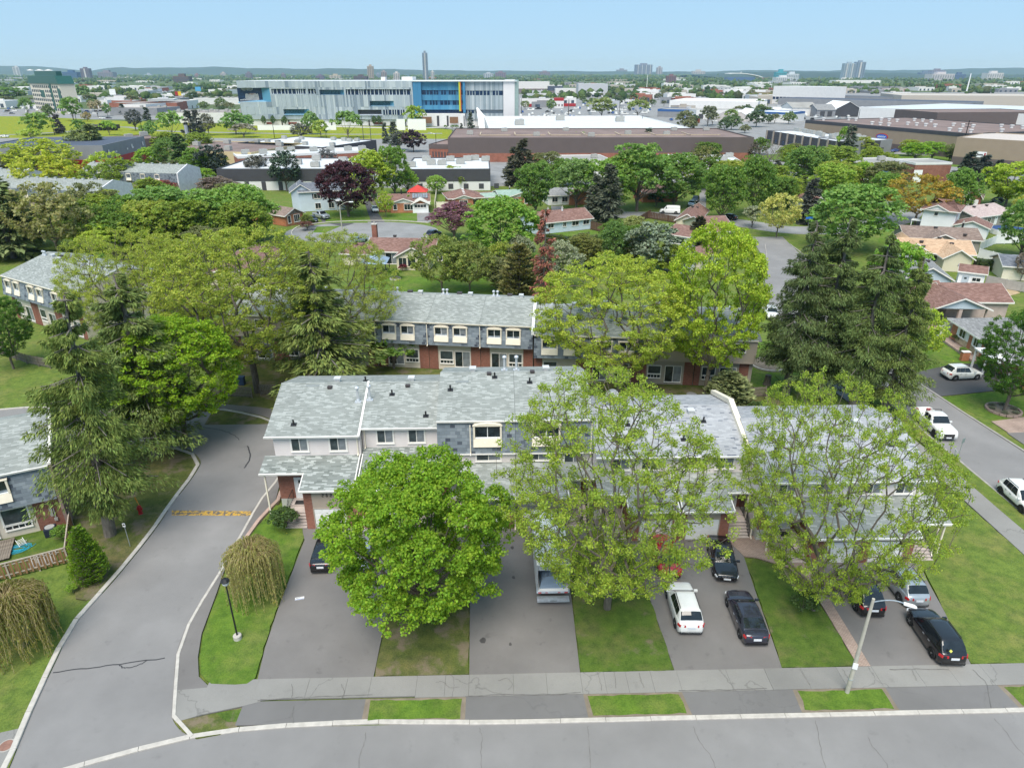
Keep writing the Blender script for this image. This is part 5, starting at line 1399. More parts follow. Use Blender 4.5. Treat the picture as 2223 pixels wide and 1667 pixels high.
MID=[('fir',30,560,378,115,SPR,'dark spruce at the left edge above the diagonal roof'),('spread',130,560,398,165,(0.17,0.18,0.06),'wide olive tree with visible limbs left of the white gable'),('spread',236,560,486,120,YG,'flat-topped yellow green tree above the end of the diagonal roof'),('spread',290,525,425,110,MG,'thin green tree in front of the parked white car on the left'),('broad_0',370,520,405,135,(0.10,0.19,0.04),'round green tree below the reddish bush'),('broad_2',470,530,410,130,(0.12,0.21,0.04),'wide green tree left of the brown-roofed orange brick house'),('broad_1',545,525,400,120,(0.13,0.22,0.04),'bright green tree touching the orange brick house roof'),('broad_1',236,660,553,85,MG,'deep green maple at the end of the diagonal roof'),('broad_2',472,425,384,80,(0.13,0.11,0.08),'brownish grey bush below the black pine on the left'),('broad_0',438,408,366,55,LG,'small light green tree beside the bare tree on the left'),('broad_2',350,430,391,70,(0.17,0.065,0.045),'reddish brown round bush in front of the white gable'),('bare',385,412,345,80,OL,'leafless tree in front of the white gable end at left'),('spread',118,445,338,135,(0.24,0.28,0.03),'bright yellow locust in front of the pale roofs at left'),('spread',106,390,302,145,(0.22,0.27,0.03),'yellow green locust in front of the dark grey building'),('spread',236,395,330,75,YG,'sparse yellow green tree in front of the red gabled building'),('pine',182,360,281,55,SPR,'left dark olive pine before the red gabled building'),('fir',213,360,268,52,SPR,'taller olive pine before the red gabled building'),('fir',266,345,302,20,SPD,'narrow dark fir against the red gable wall'),('pine',305,350,316,50,(0.07,0.05,0.04),'dark brownish bush beside the brown brick block'),('broad_0',332,368,320,66,LG,'light green tree left of the cream walled hall'),('broad_3',375,372,300,60,(0.07,0.14,0.03),'green tree with dark fir beside the cream walled hall'),('fir',402,385,290,52,DG,'dark fir left of the black pine by the cream walled hall'),('broad_2',432,396,322,60,MG,'mid green tree beneath the black pine'),('pine',466,396,315,66,(0.025,0.04,0.025),'very dark pine in front of the white flat roofs at left'),('pine',563,405,338,56,(0.05,0.055,0.035),'dark umbrella pine before the long black and white building'),('pine',623,415,328,62,(0.03,0.06,0.03),'dark green pine right of the umbrella pine'),('pine',714,378,324,42,(0.09,0.1,0.08),'greyish pine above the long black wall'),('broad_0',757,470,351,112,PUR,'large purple maple at the top of the cul-de-sac'),('broad_1',812,430,326,88,(0.2,0.27,0.03),'yellow green tree behind the purple maple'),('broad_0',858,425,318,66,MG,'dark green tree behind the yellow green tree by the cul-de-sac'),('broad_2',886,420,372,50,LG,'green tree behind the red-tented bungalow'),('thuja',916,412,375,28,DG,'dark cedar behind the red tent canopy'),('broad_0',948,420,382,40,(0.17,0.27,0.05),'pale green tree before the black and white wall'),('broad_1',1015,408,388,26,LG,'small round tree at the foot of the black and white wall'),('spread',838,472,416,38,YG,'young yellow green tree in front of the porch bungalow'),('thuja',889,455,424,16,LG,'slim bright tree beside the bay window'),('broad_2',986,520,440,96,PNK,'dusky pink crabapple right of the cul-de-sac'),('broad_0',1090,572,433,150,(0.085,0.21,0.03),'big round bright green tree above the rear row'),('spread',960,640,512,130,(0.13,0.17,0.035),'spreading olive green tree behind the rear row roof'),('spread',1020,638,525,110,(0.12,0.15,0.035),'second spreading olive tree, right of its twin behind the rear roof'),('thuja',1127,650,530,72,(0.10,0.105,0.03),'olive cedar left of the dead reddish fir'),('dead_fir',1180,672,455,46,(0.13,0.055,0.032),'dead reddish brown fir behind the rear row'),('broad_2',1218,628,525,90,GRY,'silvery leafed tree right of the dead fir'),('broad_0',1128,590,512,60,GRY,'silvery leafed tree left of the dead fir'),('broad_3',1270,585,512,70,(0.10,0.115,0.025),'olive hedge-like tree beside the clipped hedge'),('broad_1',1333,580,482,66,(0.05,0.15,0.035),'dense emerald tree left of the grey pine'),('pine',1412,590,482,105,(0.085,0.115,0.06),'soft grey green pine in front of the brown roofed houses'),('broad_2',1372,520,470,60,(0.17,0.2,0.06),'pale bushy tree at the wooden striped fence'),('thuja',1513,535,470,40,(0.055,0.06,0.025),'dark olive cedar between two brown roofs'),('broad_3',1162,470,350,74,(0.065,0.16,0.03),'green tree right of the sage roofed house'),('fir',1135,405,300,50,(0.055,0.06,0.03),'dark spruce above the sage roofed house'),('fir',1118,402,318,44,(0.05,0.06,0.03),'shorter dark spruce left of its taller twin'),('broad_2',1250,458,345,104,(0.11,0.18,0.05),'wide grey green tree before the flat grey roof'),('broad_0',1320,462,348,105,(0.10,0.2,0.03),'bright green tree behind the pair of spruces'),('fir',1292,478,378,44,(0.06,0.075,0.04),'shorter of the two grey spruces by the white bungalow'),('fir',1320,482,355,56,(0.06,0.075,0.04),'taller of the two grey spruces by the white bungalow'),('broad_2',1382,458,312,140,(0.10,0.18,0.035),'very large green tree behind the white van'),('broad_0',1462,450,335,118,(0.075,0.155,0.03),'large dark green tree above the white van'),('bush',1424,448,420,36,(0.03,0.06,0.02),'dark clipped shrub on the lawn behind the white van'),('spread',1522,405,318,80,(0.14,0.16,0.045),'olive tree in front of the long brown roofed building'),('broad_3',1552,340,300,76,(0.14,0.12,0.09),'brownish budding tree against the brown wall'),('broad_0',1565,480,360,88,(0.06,0.16,0.025),'round deep green maple beside the side street'),('broad_1',1632,468,343,88,(0.055,0.15,0.025),'taller deep green maple right of its round neighbour'),('broad_0',1690,455,385,60,(0.06,0.145,0.025),'green tree between the tall maple and the dark spruce'),('spread',1685,515,421,86,PAL,'pale willow-like tree on the street corner'),('bush',1632,494,448,44,GRY,'silvery round bush left of the pale willow-like tree'),('fir',1752,486,386,46,(0.05,0.06,0.04),'dark spruce with a blue street sign before it'),('broad_3',1800,452,357,80,(0.15,0.23,0.03),'yellow green tree behind the dark spruce'),('broad_1',1866,418,352,58,LG,'bright green tree in front of the brick works'),('broad_0',1916,450,376,64,(0.08,0.19,0.03),'green tree left of the golden tree'),('fir',1903,450,405,24,(0.05,0.06,0.035),'small dark spruce left of the golden tree'),('broad_0',1838,545,402,165,(0.095,0.2,0.04),'huge round green tree above the right spruce clump'),('spread',1985,487,380,140,YEL,'golden yellow tree beside the white two-storey house'),('broad_1',2076,462,366,72,(0.09,0.18,0.03),'green tree right of the golden tree'),('broad_3',2182,448,352,92,YG,'large yellow green tree at right before the brick gable'),('spread',2215,470,425,40,(0.25,0.27,0.04),'golden green tree at the right edge'),('broad_0',2212,560,430,96,(0.08,0.19,0.04),'green tree at the right edge over the white fence'),('broad_0',1932,660,527,105,(0.12,0.24,0.03),'bright green maple beside the tan roofed house'),('fir',2094,398,328,44,(0.035,0.05,0.03),'left dark fir of the right pair near the trailers'),('fir',2126,398,336,40,(0.035,0.05,0.035),'right dark fir of the pair near the trailers'),('fir',2160,392,346,30,(0.05,0.06,0.045),'greyish fir right of the dark fir pair'),('bush',2160,452,428,26,(0.02,0.04,0.04),'small dark blue spruce beside the brick gable house'),('thuja',2105,455,432,8,DG,'slim cedar beside the pale garage drive'),('broad_2',2190,585,575,10,OL,'thin bush at the clipped hedge end'),('spread',2215,610,545,40,(0.15,0.13,0.09),'budding brown tree at the right edge by the cream garage'),('broad_0',1740,402,318,82,(0.085,0.165,0.035),'green tree below the grey strip of shops'),('broad_2',1812,390,318,88,(0.13,0.19,0.03),'yellow green tree below the grey strip of shops'),('fir',1838,342,272,30,(0.05,0.07,0.03),'dark fir before the end of the grey strip of shops'),('broad_1',1824,340,274,26,LG,'light green tree beside the dark fir of the shops'),('broad_2',1985,352,310,60,(0.11,0.23,0.02),'bright round tree left in the pair before the tan warehouse'),('broad_2',2022,348,308,58,(0.10,0.22,0.02),'bright round tree right in the pair before the tan warehouse'),('broad_3',2064,352,314,34,(0.12,0.15,0.05),'grey green tree by the leaning pole'),('bare',1665,370,306,52,OL,'leafless tree before the grey strip of shops'),('pine',1628,350,308,30,(0.08,0.075,0.045),'dark olive tree left of the leafless tree'),('thuja',1681,398,348,26,(0.09,0.1,0.07),'grey cedar under the leafless tree'),('broad_0',1769,284,262,32,(0.11,0.19,0.04),'small green tree behind the grey strip of shops'),('broad_0',1257,334,287,54,(0.075,0.2,0.03),'round bright tree on the left of the long brown wall'),('broad_2',1192,332,300,44,(0.085,0.19,0.03),'lower round tree on the left of the long brown wall'),('broad_0',1358,332,294,56,(0.09,0.2,0.03),'light green tree in front of the long brown wall'),('fir',1303,328,288,24,(0.05,0.055,0.035),'dark fir between round trees at the long brown wall'),('fir',1380,312,283,12,SPD,'thin dark spire fir at the brown roof'),('fir',1405,332,278,26,SPD,'twin-topped dark fir at the brown roof'),('broad_1',1306,254,212,52,(0.15,0.19,0.05),'pale olive tree beyond the white flat roof'),('broad_2',1384,254,216,50,(0.14,0.19,0.04),'yellow olive tree beyond the white flat roof, right'),('broad_1',1196,242,215,22,(0.105,0.165,0.045),'small tree before the red topped hall'),('broad_1',1140,238,219,20,(0.12,0.16,0.05),'small tree beside the white tower end'),('broad_3',1586,264,237,30,(0.12,0.18,0.04),'young tree beside the gravel mound'),('broad_1',2034,256,231,28,(0.16,0.19,0.07),'lone pale tree before the huge white warehouse'),('broad_1',1078,338,300,42,(0.12,0.23,0.04),'light tree before the brick base of the brown hall'),('broad_1',1029,342,308,34,(0.11,0.2,0.05),'small round tree before the brown hall'),('broad_0',898,330,282,52,(0.035,0.016,0.02),'dark purple maple before the brown hall'),('pine',868,326,284,34,(0.045,0.055,0.03),'dark olive pine left of the dark purple maple'),('fir',837,312,266,14,SPD,'left narrow spruce by the dark purple maple'),('fir',856,316,264,22,SPD,'right spruce by the dark purple maple'),('broad_3',901,278,229,44,(0.17,0.25,0.03),'vase shaped tree before the blue facade entrance'),('broad_2',756,300,240,62,(0.11,0.19,0.04),'large green tree before the silver facade'),('broad_1',678,292,241,38,(0.11,0.19,0.045),'green tree before the silver facade left of the large one'),('broad_0',697,298,260,34,(0.17,0.24,0.03),'yellow green tree beside the field before the silver facade'),('pine',655,304,268,42,(0.075,0.085,0.04),'dark olive tree on the field edge'),('broad_0',513,292,240,60,(0.085,0.17,0.035),'green tree at the left corner of the silver facade'),('broad_1',540,280,249,26,(0.1,0.19,0.04),'small tree at the left corner of the silver facade'),('broad_2',530,299,268,54,(0.17,0.17,0.12),'greyish budding bush near the silver facade'),('fir',1022,284,244,14,SPD,'slim ragged spruce before the pale facade'),('fir',1002,284,268,8,SPD,'little fir left of the slim ragged spruce'),('broad_0',376,304,241,62,(0.12,0.21,0.03),'large green tree on the museum field'),('fir',416,299,240,28,(0.05,0.06,0.035),'left dark conifer on the museum field'),('fir',432,297,238,24,(0.055,0.065,0.04),'middle dark conifer on the museum field'),('pine',454,294,247,30,(0.08,0.085,0.045),'right olive conifer on the museum field'),('broad_1',331,299,262,28,(0.1,0.19,0.035),'green tree left of the large one on the museum field'),('broad_0',310,290,272,16,LG,'small round tree beside the curved park path'),('pine',295,284,238,34,(0.045,0.055,0.04),'dark pine in the park behind the red gable'),('fir',321,262,233,16,SPD,'dark fir by the parking of the park'),('fir',268,250,225,14,SPD,'dark fir before the long brown shed'),('broad_3',213,254,217,34,(0.2,0.19,0.10),'pale budding tree before the long brown shed'),('broad_1',234,252,223,18,(0.1,0.18,0.04),'green narrow tree right of the pale budding tree'),('broad_0',160,262,211,46,(0.10,0.18,0.035),'large green tree in front of the green topped offices'),('broad_1',62,250,212,30,(0.10,0.18,0.04),'green tree below the green topped offices'),('broad_2',108,260,227,26,(0.075,0.11,0.035),'dark olive tree on the meadow below the offices'),('broad_0',88,294,244,56,(0.12,0.2,0.035),'large round green tree on the meadow at left'),('fir',130,290,248,20,(0.045,0.04,0.035),'dark fir beside the round meadow tree'),('broad_1',190,264,243,20,(0.2,0.17,0.07),'small orange brown tree by the meadow'),('broad_0',174,290,260,28,MG,'green tree left of the black locomotive'),('broad_2',238,294,262,32,LG,'light green tree right of the black locomotive'),('broad_2',68,302,279,46,YG,'yellow green bush at the meadow edge'),('broad_0',22,222,189,60,(0.075,0.15,0.03),'green trees in front of the grey tower block at left'),('broad_2',180,222,184,40,(0.10,0.17,0.05),'green tree right of the green topped offices'),]
for i,(k,u,vb,vt,w_,c,l)in enumerate(MID):
 if vb<345 and k.startswith('broad'):k='far_%d'%(i%3)
 elif vb<345 and k=='fir':k='far_fir'
 c=tuple(min(.6,a*(1.32 if a>0 and sum(c)>.2 and c not in(YG,LG,MG,DG,OL,YEL)else 1.0))for a in c)
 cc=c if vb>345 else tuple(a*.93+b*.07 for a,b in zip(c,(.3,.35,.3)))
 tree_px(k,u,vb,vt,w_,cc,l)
GR=random.Random(77)
for(u0,u1,v0,v1,n,w0,w1)in((-20,420,395,560,22,8,13),(860,1120,395,412,6,5,8),(1180,1500,385,420,10,8,12),(1500,2080,395,450,14,7,12),(1240,1480,530,620,7,5,8),(1090,1180,600,640,4,4,7),(250,540,470,620,9,8,12),(1500,1980,330,385,10,7,11),(0,480,330,395,14,7,12)):
 where='in the gardens at left below the pale rows' if u1<560 else('before the long charcoal and white building' if v1<415 and u1<1130 else('among the bungalows right of centre' if u1>1470 else 'in the gardens behind the rear row'))
 for i in range(n):
  u,v=GR.uniform(u0,u1),GR.uniform(v0,v1);w=GR.uniform(w0,w1);x,y=G(u,v)
  c,cn=GR.choice((((.2,.29,.04),'mid green'),((.27,.34,.05),'yellow green'),((.13,.23,.035),'deep green'),((.17,.2,.07),'olive'),((.24,.33,.04),'light green')))
  tree(GR.choice(('broad_0','broad_1','broad_2','broad_3','spread')),x,y,w,w*GR.uniform(.75,1.0),tuple(a*.8 for a in c),'%s %s garden tree %s'%('small' if w<8 else 'wide',cn,where),group='garden trees between the houses')
for u in(574,594,619,813,824,1113,1124):
 if u<900:tree_px('far_2',u,274,251,11,(0.08,0.15,0.05),'young street tree before the silver facade',group='young trees along the silver facade')
for u in(874,968,982,992):
 tree_px('bush',u,280,272,9,MG,'low shrub on the plaza of the blue facade',group='plaza shrubs')
def hedge(label,pts,w,h,color):
 V,F,n0=[],[],0
 C=[]
 for a,b in zip(pts[:-1],pts[1:]):
  a,b=Vector(a),Vector(b);L=(b-a).length;u=(b-a)/L;nrm=Vector((-u.y,u.x))
  n=int(L*w*h*5)
  for i in range(n):
   s,t,z=random.uniform(0,L),random.uniform(-w/2,w/2),random.uniform(.1,h)
   if abs(t)<w/2-.35 and z<h-.35:t=math.copysign(w/2-random.uniform(0,.2),t)
   p=a+u*s+nrm*t;C.append((p.x-pts[0][0],p.y-pts[0][1],z))
 V,F=leaf_quads(C,8,.28,.2,.8,.6,5)
 o=place('hedge',np_mesh('hedge',V,F,LEAF),None,(*pts[0],0),color=color)
 tag(o,label,'hedge')
 m=MB()
 for a,b in zip(pts[:-1],pts[1:]):
  A,B=offset_line([a,b],w/2-.25),offset_line([a,b],-(w/2-.25))
  m.prism_z([(p[0]-pts[0][0],p[1]-pts[0][1])for p in(B[0],B[1],A[1],A[0])],0,h-.2)
 m.build('core',M('hedge twigs',(0.03,0.045,0.015),.95),o)
hedge('long clipped dark hedge below the white panel fence at right',[G(2113,585),G(2235,592)],2.2,2.2,(0.06,0.11,0.02))
hedge('clipped olive hedge behind the blue white bungalow lawn',[G(1188,528),G(1235,536),G(1290,540)],2.0,2.3,(0.12,0.16,0.02))
tree_px('bush',858,605,584,30,(0.08,0.17,0.02),'round clipped shrub in a ring on the rear lawn')
tree_px('bush',874,588,574,18,(0.13,0.03,0.035),'dark red shrub before the white bay of the gazebo house')
tree_px('bush',820,592,582,14,(0.12,0.03,0.035),'dark red shrub below the blue gazebo')
tree_px('bush',671,494,466,28,(0.11,0.15,0.03),'cone shaped green shrub beside the silver pickup')
tree_px('bush',668,500,480,30,(0.14,0.075,0.05),'reddish low shrub before the cone shaped shrub')
tree_px('bush',627,487,476,18,YG,'yellow green shrub by the orange brick house')
tree_px('bush',693,454,444,12,DG,'dark green shrub before the blue grey house')
tree_px('bush',700,456,446,10,PUR,'purple shrub before the blue grey house')
if not bpy.app.background or __import__('os').environ.get('TREELOG'):print(_log)
# vehicles
TYRE=M('tyre rubber',(0.02,0.02,0.021),0.85,0.1)
RIM=M('alloy',(0.42,0.43,0.45),0.3,0.05,metal=0.7)
RIM_D=M('dark alloy',(0.09,0.09,0.1),0.35,0.05,metal=0.5)
CARGLASS=glass_mat('car glass',(0.014,0.018,0.022),0.04,0.7,0.3)
REDLT=paint_mat('red lamp',(0.42,0.012,0.015),0.2)
CLEARLT=paint_mat('clear lamp',(0.62,0.63,0.65),0.15)
TRIM=M('black plastic trim',(0.025,0.025,0.028),0.55,0.1)
PLATE=M('licence plate',(0.7,0.72,0.76),0.4,0.05,10)
P_BLACK=paint_mat('black car paint',(0.008,0.008,0.01),0.22)
P_WHITE=paint_mat('white car paint',(0.74,0.74,0.72),0.3)
P_NAVY=paint_mat('dark blue grey car paint',(0.035,0.037,0.055),0.22,0.3)
P_RED=paint_mat('red car paint',(0.42,0.015,0.02),0.25)
P_SILVER=paint_mat('silver car paint',(0.42,0.45,0.48),0.28,0.5)
P_BLUE=paint_mat('blue car paint',(0.03,0.09,0.28),0.25)
KINDS_={'sedan':dict(L=4.85,W=1.84,H=1.45,r=.33,wx=(.19,.81),top=[(0,.72),(.015,.9),(.05,1.0),(.2,1.03),(.35,.99),(.7,.96),(.8,.93),(.93,.82),(.985,.7),(1,.5)],gh=(.10,.30,.57,.745),wid=[(0,.8),(.03,.9),(.12,.97),(.3,1),(.75,1),(.9,.95),(.97,.86),(1,.72)],sw=((.30,.43),(.45,.58)),sideq=(.22,.29)),'suv':dict(L=4.7,W=1.9,H=1.68,r=.36,wx=(.19,.81),top=[(0,.62),(.012,.92),(.04,1.06),(.12,1.13),(.35,1.08),(.7,1.0),(.77,1.0),(.88,.93),(.95,.84),(.985,.72),(1,.5)],gh=(.04,.17,.55,.75),wid=[(0,.74),(.025,.86),(.08,.95),(.2,1),(.78,1),(.88,.96),(.95,.88),(1,.66)],sw=((.285,.419),(.424,.60)),sideq=(.175,.281)),'pickup':dict(L=5.8,W=2.02,H=1.9,r=.41,wx=(.19,.81),top=[(0,1.15),(.01,1.22),(.38,1.22),(.7,1.2),(.78,1.2),(.95,1.12),(.99,.95),(1,.65)],gh=(.375,.40,.59,.70),wid=[(0,.94),(.02,.97),(.3,.98),(.4,1),(.9,1),(.97,.95),(1,.86)],sw=((.41,.50),(.51,.61)),sideq=None,bed=(.02,.36,.75)),'van':dict(L=5.5,W=2.0,H=2.15,r=.37,wx=(.2,.83),top=[(0,.9),(.01,1.2),(.05,1.25),(.7,1.25),(.82,1.2),(.95,1.05),(.99,.85),(1,.6)],gh=(.008,.025,.68,.84),wid=[(0,.95),(.03,1),(.8,1),(.93,.95),(1,.8)],sw=((.66,.75),),sideq=None),}
_vm={}
def car_meshes(kind):
 if kind in _vm:return _vm[kind]
 K=KINDS_[kind];L,W,H=K['L'],K['W']/2,K['H']
 tx,tz=zip(*K['top']);wx,ww=zip(*K['wid'])
 fs=sorted(set([i/44 for i in range(45)]+[.005,.012,.025,.975,.99]+([K['bed'][0],K['bed'][0]+.004,K['bed'][1],K['bed'][1]-.004]if 'bed' in K else[])))
 ra=K['r']+.07
 top=lambda f:float(np.interp(f,tx,tz));wid=lambda f:float(np.interp(f,wx,ww))*W
 b=MB();rings=[]
 for f in fs:
  x=(f-.5)*L;w=wid(f);zt=top(f)
  zb=.24 if.03<f<.97 else.34
  if 'bed' not in K and kind!='van':zb-=.03
  for c in K['wx']:
   d=abs(f-c)*L
   if d<ra:zb=max(zb,K['r']+math.sqrt(ra*ra-d*d)-.02)
  zb=min(zb,zt-.12)
  zm=max(zb+.04,min(.62,zt-.1));zs=max(zm+.03,zt-.2)
  cz=zt;bw=.93
  P=[(w*.96,zb),(w,zb+.03),(w,zm),(w*.99,min(zs,zt-.03)),(w*bw,zt-.02),(w*.84,zt+.005),(w*.45,zt+.03),(0,zt+.035)]
  if 'bed' in K and K['bed'][0]<f<K['bed'][1]:
   zf=K['bed'][2];P[5]=(w*.86,zt-.01);P[6]=(w*.855,zf);P[7]=(0,zf)
   P[4]=(w*.95,zt)
  elif 'bed' in K and f<=K['bed'][1]+.02:P[6]=(w*.45,zt);P[7]=(0,zt)
  ring=[(x,-y,z)for y,z in P]+[(x,y,z)for y,z in reversed(P[:-1])]
  rings.append(ring)
 n=len(rings[0])
 V=[p for r_ in rings for p in r_]
 F=[]
 for i in range(len(rings)-1):
  for j in range(n-1):
   F.append((i*n+j,(i+1)*n+j,(i+1)*n+j+1,i*n+j+1))
  F.append((i*n+n-1,(i+1)*n+n-1,(i+1)*n,i*n))
 F.append(tuple(range(n)));F.append(tuple(reversed(range((len(rings)-1)*n,len(rings)*n))))
 b.add(V,F)
 r0,r1,r2,r3=K['gh']
 st=[]
 roofw=.80 if kind in('van','pickup')else.71
 for f,k in[(r0,0),(r0+(r1-r0)*.5,.55),(r1,.95),(r1+(r2-r1)*.15,1),(r1+(r2-r1)*.5,1.02),(r1+(r2-r1)*.85,1),(r2,.955),(r2+(r3-r2)*.5,.52),(r3,0)]:
  zt=top(f)-.03;z=zt+(H-zt)*k;wb=wid(f)*.93;wr=wb+(W*roofw-wb)*min(1,k**.8)
  st.append([((f-.5)*L,y,zz)for y,zz in((wb,zt),(wb+(wr-wb)*.55,zt+(z-zt)*.6),(wr,z-.045*k),(wr*.9,z-.008),(wr*.5,z+.012*k),(0,z+.018*k))])
 V=[];F=[];m_=len(st[0]);n=2*m_-1
 for s in st:V+=[(x,-y,z)for x,y,z in s]+[(x,y,z)for x,y,z in reversed(s[:-1])]
 for i in range(len(st)-1):
  for j in range(n-1):F.append((i*n+j,(i+1)*n+j,(i+1)*n+j+1,i*n+j+1))
 b.add(V,F)
 out={'body':b.mesh('body',P_BLACK,smooth=True)}
 def surf(f,t,side=1):
  xs=[s[0][0]for s in st];x=(f-.5)*L
  def at(k):return(x,float(np.interp(x,xs,[s[k][1]for s in st])),float(np.interp(x,xs,[s[k][2]for s in st])))
  a,c,d=at(0),at(1),at(2)
  p=[a[i]+(c[i]-a[i])*(t/.6)for i in range(3)]if t<.6 else[c[i]+(d[i]-c[i])*((t-.6)/.4)for i in range(3)]
  return(p[0],(p[1]+.03)*side,p[2])
 side=[]
 sw=list(K['sw'])+([K['sideq']]if K['sideq']else[])
 for s in(-1,1):
  for f0,f1 in sw:
   g_=MB();nn=4
   ftop0=max(f0,r1+.012)if f0<r1+.03 else f0;ftop1=min(f1,r2-.0)
   if f1>r2:ftop1=r2-.012
   for i in range(nn):
    for(ta,tb)in((.1,.55),(.55,.93)):
     q=[]
     for(ii,t)in((i,ta),(i+1,ta),(i+1,tb),(i,tb)):
      e=ii/nn;fa=f0+(f1-f0)*e;fb=ftop0+(ftop1-ftop0)*e;k=(t-.1)/.83
      q.append(surf(fa+(fb-fa)*k,t,s))
     g_.quad(*(q if s<0 else q[::-1]))
   side.append(g_.mesh('side_window',CARGLASS,smooth=True))
 out['side']=side
 def screen(i0,i1,a,c,name,off):
  g_=MB();S0,S1=st[i0],st[i0+(1 if i1>i0 else-1)]
  idx=list(range(i0,i1+(1 if i1>i0 else-1),1 if i1>i0 else-1))
  rows=[]
  for q,i in enumerate(idx):
   s=st[i];rows.append([(s[5][0],0,s[5][2]),s[4],s[3],tuple(s[2])])
  R=[]
  for tt in(a,(a+c)/2,c):
   k=tt*(len(rows)-1);i=min(int(k),len(rows)-2);fr=k-i
   R.append([tuple(rows[i][j][d]*(1-fr)+rows[i+1][j][d]*fr for d in range(3))for j in range(4)])
  for u_ in range(2):
   for s in(-1,1):
    for j in range(3):
     sc_=.97
     q=[R[u_][j],R[u_][j+1],R[u_+1][j+1],R[u_+1][j]]
     q=[(x+off[0],s*y*sc_,z+off[1])for x,y,z in q]
     g_.quad(*q)
  return g_.mesh(name,CARGLASS,smooth=True)
 out['windshield']=screen(8,6,.08,.9,'windshield',(.02,.015))
 out['rear']=screen(0,2,.2,.88,'rear_window',(-.025,.012))if kind!='van' else None
 m=MB()
 m.lathe([(K['r']*.62,-.11),(K['r']*.95,-.115),(K['r'],-.08),(K['r'],.08),(K['r']*.95,.115),(K['r']*.62,.11)],n=20)
 out['tyre']=m.mesh('tyre',TYRE,smooth=False)
 m=MB();m.lathe([(K['r']*.64,-.09),(K['r']*.6,.07),(K['r']*.64,.105)],n=16)
 for i in range(5):
  a=i*2*math.pi/5
  m.obox((K['r']*.34*math.cos(a),K['r']*.34*math.sin(a),.095),(K['r']*.6,.07,.03),Matrix.Rotation(a,3,'Z'))
 m.lathe([(.07,.07),(.06,.12)],n=8)
 out['rim']=m.mesh('rim',RIM)
 out['K']=K;out['top']=top;out['wid']=wid;out['surf']=surf
 _vm[kind]=out
 return out
PT={}
def setmat(o,mt):
 o.material_slots[0].link='OBJECT';o.material_slots[0].material=mt
